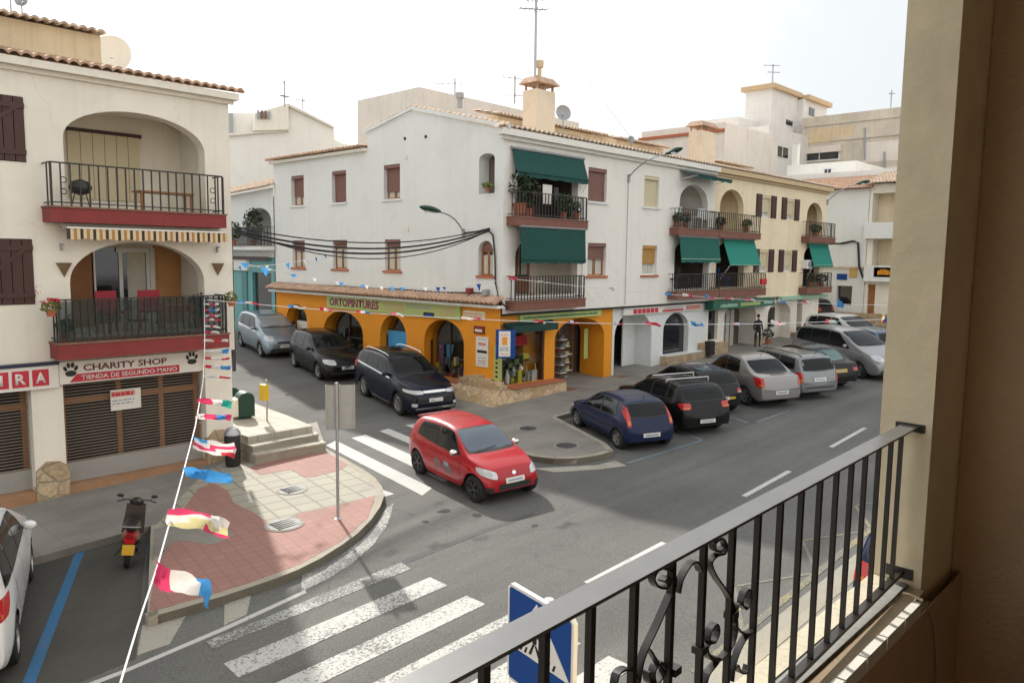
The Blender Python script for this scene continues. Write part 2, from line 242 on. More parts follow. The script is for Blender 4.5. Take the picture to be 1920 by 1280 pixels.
def hexa(bm, lo, hi, mi=0):
    n = len(lo); a = [bm.verts.new(p) for p in lo]; b = [bm.verts.new(p) for p in hi]
    bm.faces.new(a).material_index = mi; bm.faces.new(b[::-1]).material_index = mi
    for i in range(n): bm.faces.new([a[i], b[i], b[(i+1) % n], a[(i+1) % n]]).material_index = mi
def tube(bm, pts, r, n=6, flat=None, closed=False):
    """round tube, or rectangular (flat=(w_side,w_up)) swept along points"""
    pts = [Vector(p) for p in pts]; rings = []
    for i, p in enumerate(pts):
        t = (pts[min(i+1, len(pts)-1)]-pts[max(i-1, 0)]).normalized()
        ref = Vector((0, 0, 1)) if abs(t.z) < .95 else Vector((1, 0, 0))
        if flat and len(flat) > 2: ref = Vector(flat[2])
        s = t.cross(ref).normalized(); u = s.cross(t).normalized()
        rr = r[i] if isinstance(r, (list, tuple)) else r
        if flat: ring = [p+s*flat[0]*a+u*flat[1]*b for a, b in ((-.5, -.5), (.5, -.5), (.5, .5), (-.5, .5))]
        else: ring = [p+s*rr*math.cos(2*PI*k/n)+u*rr*math.sin(2*PI*k/n) for k in range(n)]
        rings.append([bm.verts.new(q) for q in ring])
    k = len(rings[0])
    for a, b in zip(rings, rings[1:]):
        for j in range(k): bm.faces.new([a[j], a[(j+1) % k], b[(j+1) % k], b[j]])
    bm.faces.new(rings[0][::-1]); bm.faces.new(rings[-1])
def lathe(bm, prof, c=(0, 0, 0), axis='z', n=20, mi=0):
    rings = []
    for r, h in prof:
        ring = []
        for k in range(n):
            a = 2*PI*k/n; x, y = r*math.cos(a), r*math.sin(a)
            p = (x, y, h) if axis == 'z' else ((x, h, y) if axis == 'y' else (h, x, y))
            ring.append(bm.verts.new(Vector(p)+Vector(c)))
        rings.append(ring)
    for a, b in zip(rings, rings[1:]):
        for j in range(n): bm.faces.new([a[j], a[(j+1) % n], b[(j+1) % n], b[j]]).material_index = mi
    for r in (rings[0], rings[-1]):
        try: bm.faces.new(r).material_index = mi
        except ValueError: pass
class Fr:
    """wall frame: u along the wall, v up, d outward"""
    def __init__(s, o, u, n): s.o = Vector(o); s.u = Vector(u).normalized(); s.n = Vector(n).normalized()
    def p(s, u, v, d=0): return s.o+s.u*u+Vector((0, 0, v))+s.n*d
    def box(s, bm, u0, u1, v0, v1, d0, d1, mi=0):
        hexa(bm, [s.p(u0, v0, d0), s.p(u1, v0, d0), s.p(u1, v0, d1), s.p(u0, v0, d1)], [s.p(u0, v1, d0), s.p(u1, v1, d0), s.p(u1, v1, d1), s.p(u0, v1, d1)], mi)
    def poly(s, bm, pts, d0, d1, mi=0):
        hexa(bm, [s.p(u, v, d0) for u, v in pts], [s.p(u, v, d1) for u, v in pts], mi)
def rect(u0, u1, v0, v1): return [(u0, v0), (u1, v0), (u1, v1), (u0, v1)]
def arch(u0, u1, v0, vs, vt, n=14):
    c = (u0+u1)/2; a = (u1-u0)/2
    return [(u0, v0), (u1, v0)]+[(c+a*math.cos(PI*k/n), vs+(vt-vs)*math.sin(PI*k/n)) for k in range(n+1)]
def wall(fr, outline, holes, depth, holedepths=None):
    """front face with holes, and reveals running inward"""
    bm = B(); es = []
    def loop(pts):
        vs = [bm.verts.new(fr.p(u, v)) for u, v in pts]
        es.extend(bm.edges.new((vs[i], vs[(i+1) % len(vs)])) for i in range(len(vs))); return vs
    lo = loop(outline); hl = [loop(h) for h in holes]
    bmesh.ops.triangle_fill(bm, use_beauty=True, use_dissolve=False, edges=es, normal=fr.n)
    for k, vs in enumerate(hl):
        d = depth if not holedepths else holedepths[k]
        bk = [bm.verts.new(v.co-fr.n*d) for v in vs]
        for i in range(len(vs)):
            j = (i+1) % len(vs); bm.faces.new([vs[i], vs[j], bk[j], bk[i]])
    return bm
def sheet(pts, h=.004, thick=.03, mi=0, bm=None):
    """flat marking or slab laid on the ground from xy points"""
    bm = bm or B()
    P = [Vector(p) for p in pts]
    lo = [(p.x, p.y, G(p.x, p.y)+h-thick) for p in P]; hi = [(p.x, p.y, G(p.x, p.y)+h) for p in P]
    a = [bm.verts.new(p) for p in lo]; b = [bm.verts.new(p) for p in hi]; n = len(a)
    es = []
    for i in range(n): f = bm.faces.new([a[i], a[(i+1) % n], b[(i+1) % n], b[i]]); f.material_index = mi
    bm.edges.ensure_lookup_table()
    es = [bm.edges.get((b[i], b[(i+1) % n])) for i in range(n)]
    bmesh.ops.triangle_fill(bm, use_beauty=True, edges=es, normal=(0, 0, 1))
    return bm
def px(pts, h=0): return [at(x, y, h) for x, y in pts]
def text(s, fr, u0, u1, v0, v1, d, m, parent, name='lettering', bold=.0, t=.006):
    cu = bpy.data.curves.new('t', 'FONT'); cu.body = s; cu.offset = bold; cu.extrude = 0; cu.resolution_u = 2
    o = bpy.data.objects.new('t', cu); C.objects.link(o); bpy.context.view_layer.update()
    me = bpy.data.meshes.new_from_object(o.evaluated_get(bpy.context.evaluated_depsgraph_get()))
    bpy.data.objects.remove(o); bm = B(); bm.from_mesh(me); bpy.data.meshes.remove(me)
    xs = [v.co.x for v in bm.verts]; ys = [v.co.y for v in bm.verts]; x0, x1, y0, y1 = min(xs), max(xs), min(ys), max(ys)
    g = bmesh.ops.extrude_face_region(bm, geom=bm.faces[:]); 
    for e in g['geom']:
        if isinstance(e, bmesh.types.BMVert): e.co.z = t
    for v in bm.verts:
        v.co = fr.p(u0+(v.co.x-x0)/(x1-x0)*(u1-u0), v0+(v.co.y-y0)/(y1-y0)*(v1-v0), d+v.co.z)
    return obj(name, bm, m, parent)
def tile_roof(e0, e1, up, parent, m='tile', pitch=.18, row=.42, name='roof', thick=.05):
    """barrel tiles: e0-e1 eave line, up = vector eave -> ridge"""
    e0, e1, up = Vector(e0), Vector(e1), Vector(up); L = (e1-e0).length; U = (e1-e0).normalized(); S = up.length; D = up.normalized(); N = U.cross(D).normalized()
    if N.z < 0: N = -N
    nc = max(1, int(L/pitch)); nr = max(1, int(S/row)); bm = B(); seg = 6; pr = []
    for c in range(nc):
        for k in range(seg): pr.append(((c+k/seg)*L/nc, abs(math.sin(PI*k/seg))*.055))
    pr.append((L, 0)); prev = None; first = None
    for r in range(nr):
        for e in (0, 1):
            s = (r+e)*S/nr; hgt = .035*(1-e)
            ring = [bm.verts.new(e0+U*a+D*s+N*(b+hgt)) for a, b in pr]
            if prev:
                for i in range(len(ring)-1): bm.faces.new([prev[i], prev[i+1], ring[i+1], ring[i]])
            else: first = ring
            prev = ring
    lo = [bm.verts.new(v.co-N*(thick)-Vector((0, 0, 0))) for v in first]
    for i in range(len(lo)-1): bm.faces.new([lo[i], lo[i+1], first[i+1], first[i]])
    bk = [bm.verts.new(v.co-N*thick) for v in prev]
    for i in range(len(lo)-1): bm.faces.new([bk[i], bk[i+1], lo[i+1], lo[i]])
    return obj(name, bm, m, parent)
def add_window(fr, par, u0, u1, v0, v1, kind='shutb', open_=0., depth=.16, sill='white', frame='wood'):
    """recessed window: roller blind down to open_, casements below"""
    bm = B(); f = .05; fr.box(bm, u0, u1, v0, v1, -depth-.02, -depth)
    w_ = obj('window', bm, 'wglass', par)
    bm = B()
    for a, b, c, d in ((u0, u0+f, v0, v1), (u1-f, u1, v0, v1), (u0+f, u1-f, v0, v0+f), (u0+f, u1-f, v1-f, v1), ((u0+u1)/2-f/2, (u0+u1)/2+f/2, v0+f, v1-f)): fr.box(bm, a, b, c, d, -depth+.001, -depth+.04)
    obj('frame', bm, frame, w_)
    if open_ > .02:
        bm = B(); fr.box(bm, u0+f, (u0+u1)/2-f/2, v0+f, v0+(v1-v0)*open_, -depth+.002, -depth+.008); fr.box(bm, u0+(u1-u0)*.62, u1-f, v0+f, v0+(v1-v0)*open_, -depth+.002, -depth+.008); obj('curtain', bm, 'curtain', w_)
    if kind:
        bm = B(); zb = v0+(v1-v0)*open_; n = max(3, int((v1-zb)/.055))
        for i in range(n): fr.box(bm, u0+.01, u1-.01, zb+(v1-.1-zb)*i/n, zb+(v1-.1-zb)*(i+.86)/n, -depth+.05, -depth+.068)
        fr.box(bm, u0+.01, u1-.01, zb, v1-.1, -depth+.045, -depth+.055); fr.box(bm, u0-.0, u1+.0, v1-.11, v1-.002, -depth+.03, -.02)
        obj('roller_blind', bm, kind, w_)
    if sill:
        bm = B(); fr.box(bm, u0-.08, u1+.08, v0-.07, v0-.001, -depth, .05); obj('sill', bm, sill, w_)
    return w_
def railing(fr, par, u0, u1, v0, v1, d0, d1, m='iron', step=.11, name='railing', sides=True, r=.011, ornate=False):
    """balcony railing: front at d1, returns to the wall at d0"""
    bm = B()
    fr.box(bm, u0, u1, v1-.025, v1, d1-.03, d1); fr.box(bm, u0, u1, v0+.05, v0+.07, d1-.025, d1-.005)
    n = int((u1-u0)/step)
    for i in range(n+1):
        u = u0+(u1-u0)*i/n; rr = r*(1.6 if i in (0, n) else 1); fr.box(bm, u-rr, u+rr, v0, v1-.025, d1-.015-rr, d1-.015+rr)
    if sides:
        for u in (u0, u1):
            fr.box(bm, u-.012, u+.012, v1-.02, v1+.002, d0, d1-.031); fr.box(bm, u-.01, u+.01, v0+.05, v0+.068, d0, d1-.03); n = int((d1-d0)/step)
            for i in range(1, n): d = d0+(d1-d0)*i/n; fr.box(bm, u-r, u+r, v0, v1-.021, d-r, d+r)
    if ornate:
        for u in (u0+.2, u1-.2):
            for vv in (v0+.25, v0+.45): 
                tube(bm, [fr.p(u+.05*math.cos(a*PI/5), vv+.05*math.sin(a*PI/5), d1-.03) for a in range(11)], .008, 4)
    return obj(name, bm, m, par)
def balcony(fr, par, u0, u1, vt, vb, depth, railtop, m='brownslab', rm='iron', step=.11, ornate=False):
    bm = B(); fr.box(bm, u0, u1, vb, vt, .002, depth); s = obj('balcony', bm, m, par)
    bm = B(); fr.box(bm, u0-.02, u1+.02, vt+.001, vt+.03, .003, depth+.02); obj('edge_tile', bm, mat('slab_edge_tile', (.22, .13, .09), .8, noise=(5, .4)), s)
    railing(fr, s, u0+.04, u1-.04, vt+.031, railtop, .0, depth-.03, rm, step, ornate=ornate); return s
def loggia(fr, par, loop, depth, m='whitewarm', floor=None, name='loggia'):
    """room behind an opening: side, floor, ceiling and back faces"""
    us = [p[0] for p in loop]; vs = [p[1] for p in loop]; u0, u1, v0, v1 = min(us)-.15, max(us)+.15, min(vs), max(vs)+.12
    bm = B(); a = [bm.verts.new(fr.p(u, v, -.2)) for u, v in rect(u0, u1, v0, v1)]; b = [bm.verts.new(fr.p(u, v, -depth)) for u, v in rect(u0, u1, v0, v1)]
    bm.faces.new(b)
    for i in range(4): bm.faces.new([a[i], a[(i+1) % 4], b[(i+1) % 4], b[i]])
    o = obj(name, bm, m, par)
    return o
def foliage(bm, c, rx, ry, rz, n, s=.05, mi=0):
    for _ in range(n):
        th = random.uniform(0, 2*PI); ph = math.acos(random.uniform(-1, 1)); r = random.uniform(.45, 1)**.6
        p = Vector((c[0]+rx*r*math.sin(ph)*math.cos(th), c[1]+ry*r*math.sin(ph)*math.sin(th), c[2]+rz*r*math.cos(ph)))
        a = Vector((random.gauss(0, 1), random.gauss(0, 1), random.gauss(0, 1))).normalized(); b = a.cross(Vector((random.gauss(0, 1), random.gauss(0, 1), random.gauss(0, 1)))).normalized(); k = s*random.uniform(.6, 1.4)
        bm.faces.new([bm.verts.new(p-a*k), bm.verts.new(p+b*k*.45), bm.verts.new(p+a*k), bm.verts.new(p-b*k*.45)]).material_index = mi
def plant(loc, label, h=.5, r=.25, pot=.14, leaf='leaf', n=220, flowers=0, group=None, s=.05, name='potted_plant'):
    t = thing(name, label, 'plant', loc, group)
    x, y, z = loc; bm = B(); lathe(bm, [(pot*.7, 0), (pot, pot*1.6), (pot*1.08, pot*1.65), (pot*1.08, pot*1.85), (pot*.8, pot*1.85)], (x, y, z), n=12); obj('pot', bm, 'pot', t)
    bm = B(); foliage(bm, (x, y, z+pot*1.8+h/2), r, r, h/2, n, s)
    if flowers: foliage(bm, (x, y, z+pot*1.8+h*.6), r, r, h/2, flowers, .04, 1)
    for _ in range(5): tube(bm, [(x, y, z+pot), (x+random.uniform(-r, r)*.7, y+random.uniform(-r, r)*.7, z+pot*1.8+h*.8)], .008, 4)
    obj('foliage', bm, [leaf, 'flower'], t); return t
def lvl(x, y, z): d = ray(x, y); return O+d*((z-CAMZ)/d.z)
S10 = Vector((.175, .985, 0)).normalized(); S10n = Vector((S10.y, -S10.x, 0))
# ================================================================== GROUND
bm = B(); XS = [-160, 0, 20, 100, 300]; YS = [-80, 0, 16, 60, 300]
zz = lambda x, y: .03*min(x, 100)+.05*max(0, min(y, 60)-16)
gv = [[bm.verts.new((x, y, zz(x, y))) for x in XS] for y in YS]
for j in range(4):
    for i in range(4): bm.faces.new([gv[j][i], gv[j][i+1], gv[j+1][i+1], gv[j+1][i]])
struct('road', bm, 'asphalt')
KERB = px([(276, 1158), (330, 1143), (380, 1128), (425, 1115), (470, 1100), (520, 1083), (560, 1067), (600, 1047), (640, 1022), (670, 1000), (695, 975), (713, 950), (720, 930), (717, 913), (704, 896), (682, 880), (650, 862), (612, 841)], .12)
def kerbline(bm, pts, wd=.14, h=.125):
    for a, b in zip(pts, pts[1:]):
        t = (b-a); t.z = 0; t.normalize(); nn = Vector((-t.y, t.x, 0))*wd; q = [a, b, b+nn, a+nn]
        hexa(bm, [(p.x, p.y, G(p.x, p.y)-.08) for p in q], [(p.x, p.y, G(p.x, p.y)+h) for p in q])
bayA = at(283, 985, .12); bayB = at(0, 1062, .12)
pav = KERB+[Vector((10.6, 16.9, 0)), Vector((7.9, 16.9, 0)), Vector((7.9, 15.45, 0)), Vector((-5, 15.45, 0)), Vector((-5, bayB.y-.1, 0)), bayB, bayA]
struct('pavement', sheet(pav, .12, .25), 'gpav')
bm = B(); kerbline(bm, KERB); struct('kerb', bm, 'kerb')
bm = B(); kerbline(bm, [bayA, KERB[0]], .12); struct('kerb', bm, 'kerb')
def psheet(pts, h, name, m, thick=.012): return struct(name, sheet(px(pts, h), h, thick), m)
psheet([(432, 862), (612, 843), (655, 868), (688, 885), (703, 900), (712, 920), (704, 937), (560, 962), (505, 985), (440, 1010), (330, 1000), (288, 990), (340, 930), (390, 880)], .124, 'paving_band', 'cpav')
psheet([(466, 876), (520, 859), (610, 846), (652, 870), (640, 880), (586, 894), (570, 893), (545, 880), (488, 890)], .128, 'paving_band', 'ppav')
psheet([(704, 928), (640, 945), (555, 963), (560, 975), (520, 990), (472, 958), (438, 942), (428, 920), (400, 905), (372, 915), (340, 960), (290, 1075), (279, 1146), (380, 1119), (470, 1091), (560, 1058), (640, 1014), (690, 970)], .128, 'paving_band', 'ppav')
psheet([(290, 992), (345, 975), (420, 985), (440, 1003), (400, 1020), (330, 1012), (285, 1050)], .132, 'paving_band', 'gpav')
# terrace with three steps
PZ = .86
ter = [lvl(451, 821, PZ), lvl(586, 798, PZ), lvl(540, 779, PZ), lvl(480, 757, PZ)]
tA, tB = ter[0], ter[1]
bm = B(); tp = [Vector((7.78, tA.y, 0)), tB, ter[2], ter[3], Vector((ter[3].x+.6, ter[3].y+3.6, 0)), Vector((7.9, ter[3].y+3.6, 0))]
hexa(bm, [(p.x, p.y, .1) for p in tp], [(p.x, p.y, PZ) for p in tp]); struct('terrace', bm, 'plat')
for i, (z, l, r) in enumerate(((.72, (451, 840.6), (597, 812.5)), (.58, (451, 857), (611, 829)))):
    a, b = lvl(*l, z), lvl(*r, z); bm = B(); xl = 7.72-.02*i; q = [Vector((xl, a.y, 0)), b, b+S10*.9, Vector((xl, a.y+.9, 0))]
    hexa(bm, [(p.x, p.y, .1-i*.02) for p in q], [(p.x, p.y, z) for p in q]); struct('step', bm, 'kerb')
    bm = B(); q = [Vector((xl-.01, a.y-.015, 0)), b+Vector((0, -.015, 0)), b+S10*.2, Vector((xl-.01, a.y+.2, 0))]
    hexa(bm, [(p.x, p.y, z-.035) for p in q], [(p.x, p.y, z+.005) for p in q]); struct('step_nosing', bm, 'plat')
# right-hand pavement round the corner building
RK = [Vector(p) for p in ((20.5, 45, 0), (15.6, 24, 0), (14.75, 18.2, 0), (14.2, 16, 0), (13.3, 14, 0), (12.5, 12.4, 0), (12.1, 11.4, 0), (12.05, 10.8, 0), (12.2, 10.35, 0), (12.55, 10.0, 0), (13.05, 9.82, 0), (13.54, 9.78, 0), (13.95, 10.3, 0), (15.2, 12.85, 0), (24, 12.95, 0), (39.0, 13.3, 0), (39.4, 13.8, 0))]
struct('pavement', sheet(RK+[Vector((39.4, 16, 0)), Vector((39.4, 45, 0))], .12, .25), 'gpav')
bm = B(); kerbline(bm, RK, .14); struct('kerb', bm, 'kerb')
struct('pavement', sheet([Vector((-6, 3.55, 0)), Vector((-6, .83, 0)), Vector((70, .83, 0)), Vector((70, 3.55, 0))], .10, .25), 'gpav')
bm = B(); kerbline(bm, [Vector((70, 3.55, 0)), Vector((30, 3.55, 0)), Vector((-6, 3.55, 0))], -.13, .105); struct('kerb', bm, 'kerb')
struct('gutter', sheet([Vector((-6, 3.69, 0)), Vector((60, 3.69, 0)), Vector((60, 3.95, 0)), Vector((-6, 3.95, 0))], .003), 'lpav')
# painted markings
def mark(pts, m, h=.006, name='road_marking', world=False): return struct(name, sheet([Vector((*p, 0)) for p in pts] if world else px(pts), h, .01), m)
mark([(385, 1203), (752, 1054), (771, 1066), (400, 1216)], 'zebra2')
mark([(420, 1244), (806, 1082), (839, 1097), (447, 1270)], 'zebra')
for y1, y0, x0, x1 in ((7.23, 6.87, 3.95, 6.78), (6.46, 6.10, 4.0, 6.8), (5.70, 5.34, 4.0, 6.85), (4.94, 4.6, 4.0, 6.85)): mark([(x0, y0), (x1, y0), (x1, y1), (x0, y1)], 'zebra', world=True)
for a, b, L in (((630, 826), (611, 835), 4.5), ((686, 815), (659, 821), 4.3), ((729, 803.5), (712, 808), 4.3), ((783, 794), (760, 797), 4.3)):
    p, q = at(*a), at(*b); d = S10*-L; mark([(p.x, p.y), (q.x, q.y), (q.x+d.x, q.y+d.y), (p.x+d.x, p.y+d.y)], 'zebraok', world=True)
mark([(712, 916), (739, 926), (722, 931), (716, 930)], 'zebraok')
mark([(738, 943), (733, 965), (724, 988), (701, 1020), (664, 1054), (620, 1082), (564, 1110), (567, 1074), (610, 1056), (645, 1036), (682, 1008), (708, 980), (722, 955)], 'zebra2')
mark([(421, 1131), (471, 1115), (462, 1152), (420, 1172)], 'creamp'); mark([(267, 1172), (349, 1153), (318, 1207), (257, 1228)], 'creamp')
mark([(572, 1106), (420, 1175), (230, 1256), (140, 1290), (160, 1290), (236, 1260), (425, 1180), (575, 1111)], 'zebraok')
for x, y, r in ((832, 958, .08), (798, 978, .04), (1003, 985, .05), (590, 705, .08), (540, 740, .06)):
    p = at(x, y); rs = random.Random(int(x)); mark([(p.x+r*(1+.8*rs.random())*math.cos(k*PI/6), p.y+r*.8*(1+.9*rs.random())*math.sin(k*PI/6)) for k in range(12)], mat('oil_stain', (.070, .069, .066), 1.0, spec=.05, noise=(9, .4)), .0035, 'oil_stain', world=True)
mark([(746, 1053), (900, 994), (1000, 960), (1003, 965), (903, 1000), (752, 1060)], 'patchd', .003, 'tar_seal')
mark([(148, 1020), (163, 1022), (66, 1280), (42, 1280)], 'bluep')
mark([(13.3, 9.2), (16.0, 8.98), (16.0, 9.07), (13.3, 9.29)], 'bluef', world=True)
for x in (16.0, 18.3): mark([(x, 9.05), (x+.09, 9.05), (x+.55, 10), (x+.46, 10)], 'bluef', world=True)
mark([(18.6, 8.9), (20.5, 8.85), (20.5, 8.93), (18.6, 8.98)], 'bluef', world=True)
mark([(1000, 878), (1040, 885), (1120, 880), (1175, 873), (1152, 863), (1120, 872), (1040, 876)], 'creamp')
for a, b in (((1100, 1093), (1245, 1017)), ((1395, 930), (1480, 883)), ((1558, 838), (1622, 802))):
    p, q = at(*a), at(*b); mark([(p.x, p.y-.05), (q.x, q.y-.05), (q.x, q.y+.05), (p.x, p.y+.05)], 'zebraok', world=True)
for k in range(4): mark([(24.5+k*5, 6.4), (26.8+k*5, 6.4), (26.8+k*5, 6.5), (24.5+k*5, 6.5)], 'zebraok', world=True)
mark([(7.2, 4.0), (20, 4.2), (20, 4.3), (7.2, 4.1)], 'yellow', world=True)
for k in range(3): mark([(8.4+k*2.2, 4.12), (8.5+k*2.2, 4.12), (9.5+k*2.2, 4.75), (9.4+k*2.2, 4.75)], 'yellow', world=True); mark([(9.4+k*2.2, 4.75), (9.5+k*2.2, 4.75), (10.6+k*2.2, 4.15), (10.5+k*2.2, 4.15)], 'yellow', world=True)
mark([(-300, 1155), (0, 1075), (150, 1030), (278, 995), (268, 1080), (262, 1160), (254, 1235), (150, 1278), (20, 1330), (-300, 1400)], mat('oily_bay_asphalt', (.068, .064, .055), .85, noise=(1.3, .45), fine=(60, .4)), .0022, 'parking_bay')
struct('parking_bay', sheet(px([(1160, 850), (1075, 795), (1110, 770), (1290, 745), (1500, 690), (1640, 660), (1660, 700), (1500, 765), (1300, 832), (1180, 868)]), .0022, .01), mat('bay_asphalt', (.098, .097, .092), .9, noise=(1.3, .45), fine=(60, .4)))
# ================================================================== LEFT SHOP BUILDING
t = thing('shop_building', 'cream two-storey balcony building over the charity shop, at the left edge', 'building', (4, 15.5, .1))
L = Fr((0, 15.5, 0), (1, 0, 0), (0, -1, 0)); LB = t
aU = arch(4.64, 7.22, 5.46, 6.72, 7.32, 20); aL = arch(4.64, 7.13, 3.19, 4.15, 4.9, 20)
wU = rect(2.9, 4.05, 6.22, 7.32); wL = rect(2.9, 4.07, 3.77, 4.91)
bm = wall(L, [(-6, 2.68), (7.449, 2.68), (7.449, 7.82), (-6, 7.82)], [aU, aL, wU, wL], .3, [.3, .3, .15, .15]); obj('wall', bm, 'creamL', t)
bm = B(); box(bm, (7.45, 15.501, 2.68), (7.75, 26, 7.82)); box(bm, (-6, 17.6, .1), (7.44, 26, 7.8)); obj('side_wall', bm, 'creamL', t)
loggia(L, t, aU, 1.5, 'creamL'); loggia(L, t, aL, 1.5, 'creamL')
for wr, lb in ((wU, None), (wL, None)):
    (u0, v0), (u1, _), (_, v1), _ = wr; bm = B()
    for k in range(7): a = u0+(u1-u0)*k/7; L.box(bm, a+.006, a+(u1-u0)/7-.006, v0+.01, v1-.01, -.06, .02)
    for v in (v0+.12, v1-.2): L.box(bm, u0, u1, v, v+.09, .02, .04)
    hexa(bm, [L.p(u0+.1, v0+.22, .021), L.p(u0+.2, v0+.22, .021), L.p(u0+.2, v0+.22, .039), L.p(u0+.1, v0+.22, .039)], [L.p(u1-.2, v1-.2, .021), L.p(u1-.1, v1-.2, .021), L.p(u1-.1, v1-.2, .039), L.p(u1-.2, v1-.2, .039)])
    obj('shutter', bm, 'woodd', t)
# doors inside the loggias
D = Fr((0, 17.0, 0), (1, 0, 0), (0, -1, 0))
bm = B(); D.box(bm, 5.15, 6.5, 5.75, 7.05, .005, .05); d_ = obj('roller_blind', bm, 'shutc', t)
bm = B(); D.box(bm, 5.1, 6.55, 7.05, 7.12, .004, .07); [D.box(bm, 5.15+.225*k, 5.158+.225*k, 5.75, 7.05, .05, .053) for k in range(1, 6)]; obj('head_gap', bm, 'woodd', d_)
bm = B(); ux = [onY(x, 520, 16.97).x for x in (120, 175, 223, 236, 274, 290, 380)]; D.box(bm, ux[0], ux[1], 3.2, 4.85, .005, .06); obj('wood_door', bm, 'wood', t); bm = B(); D.box(bm, ux[5], ux[6], 3.2, 4.85, .005, .06); D.box(bm, ux[5]+.05, ux[5]+.45, 4.1, 4.75, .061, .08); D.box(bm, ux[5]+.5, ux[5]+.9, 4.1, 4.75, .061, .08); obj('wood_cupboard', bm, mat('light_wood', (.50, .26, .10), .5, noise=(4, .3)), t)
bm = B(); D.box(bm, ux[1], ux[5], 3.25, 4.8, .003, .03); d_ = obj('window', bm, 'wglass', t)
bm = B(); [D.box(bm, u, u+.07, 3.25, 4.8, .031, .06) for u in (ux[1]-.03, ux[2], ux[4])]; D.box(bm, ux[4]+.08, ux[5], 3.25, 4.8, .031, .06); D.box(bm, ux[2]-.05, ux[4], 4.70, 4.8, .062, .075); obj('frame', bm, 'pvc', d_)
bm = B(); D.box(bm, ux[3]+.03, ux[4]-.01, 3.3, 4.7, .0305, .034); obj('curtain', bm, 'curtain', d_)
s1 = balcony(L, t, 4.25, 7.41, 5.46, 5.21, .47, 6.24, 'redslab', 'iron', .148, ornate=True)
s2 = balcony(L, t, 4.26, 7.39, 3.07, 2.80, .50, 3.87, 'redslab', 'iron', .118, ornate=True)
bm = B(); L.box(bm, 4.31, 7.33, 3.14, 3.83, .43, .436); scr = bpy.data.materials.new('balcony_screen'); scr.use_nodes = True; tt = scr.node_tree; bs = tt.nodes['Principled BSDF']; bs.inputs['Base Color'].default_value = (.02, .04, .034, 1); bs.inputs['Alpha'].default_value = .48; obj('mesh_screen', bm, scr, s2)
# roof, eave, penthouse
bm = B(); L.box(bm, -6, 7.9, 7.82, 7.95, -.2, .18); L.box(bm, -6, 7.84, 7.74, 7.819, .001, .06); obj('eave_moulding', bm, 'creamL', t)
tile_roof((-6, 15.28, 7.98), (8.0, 15.28, 7.98), (0, 2.3, .5), t, 'tile')
bm = B(); xp = onY(190, 110, 18.6).x; zp = onY(190, 68, 18.6).z; box(bm, (-6, 18.6, 7.6), (xp, 23, zp)); obj('wall', bm, 'ochre', t)
tile_roof((-6, 18.4, zp+.02), (xp+.05, 18.4, zp+.02), (0, 1.6, .2), t, 'tileold')
# ground floor: piers, shutters
bm = B(); L.box(bm, 3.92, 4.43, -.1, 2.30, -.35, .02); L.box(bm, 7.08, 7.66, -.1, 2.68, -.35, .02); L.box(bm, -6, 7.07, 2.3, 2.68, -.35, -.02); box(bm, (7.2, 15.85, 0), (7.66, 26, 2.67)); obj('pier', bm, 'creamL', t)
for u0, u1, h in ((3.9, 4.46, .9), (7.05, 7.68, 1.0)):
    bm = B(); pts = [(u0, -.1), (u1, -.1), (u1, h-.1), (u1-.14, h), (u0+.2, h+.03), (u0+.03, h-.12)]; L.poly(bm, pts, -.1, .07); obj('stone_base', bm, 'stoneb', t)
for u0, u1 in ((4.46, 7.07), (.9, 3.92)):
    bm = B(); L.box(bm, u0, u1, .1, 2.3, -.42, -.36); obj('shop_front', bm, 'dark', t)
    bm = B(); [L.box(bm, u, u+.09, .4, 2.3, -.355, -.31) for u in (u0, u0+(u1-u0)*.38, u0+(u1-u0)*.69, u1-.09)]; L.box(bm, u0, u1, 1.88, 1.98, -.308, -.29); obj('timber_frame', bm, 'wood', t)
    bm = B(); n = 26
    for k in range(n): v = .80+(2.28-.80)*k/n; L.box(bm, u0, u1, v, v+.016, -.215, -.20)
    L.box(bm, u0, u1, .78, .80, -.21, -.19); obj('roller_grille', bm, mat('brown_grey_slats', (.24, .19, .15), .6, .1, noise=(3, .3)), t); bm = B()
    for k in range(10): L.box(bm, u0, u1, .42+.036*k, .42+.036*k+.029, -.215, -.19)
    L.box(bm, u0, u1, .42, .78, -.225, -.216); obj('roller_shutter', bm, 'greya', t)
    bm = B(); L.box(bm, u0-.02, u1+.0, -.05, .41, -.3, .05); L.box(bm, u0-.02, u1, .1, .25, .05, .12); obj('threshold', bm, mat('brown_threshold', (.36, .20, .11), .8, noise=(3, .4)), t)
bm = B(); L.box(bm, 5.30, 5.86, 1.66, 2.06, -.189, -.17); s = tag(obj('notice_board', bm, 'signw'), 'small white notice with red heading hung inside the charity shop shutter', 'notice')
def tagrows(fr, par, u0, u1, vs, d, m, h=.03, seed=1):
    """rows of unreadable small print as short dashes"""
    rnd = random.Random(seed); bm = B()
    for v in vs:
        u = u0
        while u < u1-.03:
            k = rnd.uniform(.03, .10); fr.box(bm, u, min(u+k, u1), v, v+h*rnd.uniform(.7, 1), d, d+.004); u += k+.02
    return obj('small_print', bm, m, par)
bm = B(); L.box(bm, 5.31, 5.75, 1.93, 2.03, -.169, -.165); obj('heading', bm, 'pinkt', s); tagrows(L, s, 5.33, 5.74, (1.78, 1.84), -.169, 'greyt'); tagrows(L, s, 5.33, 5.74, (1.945,), -.164, 'red', .07)
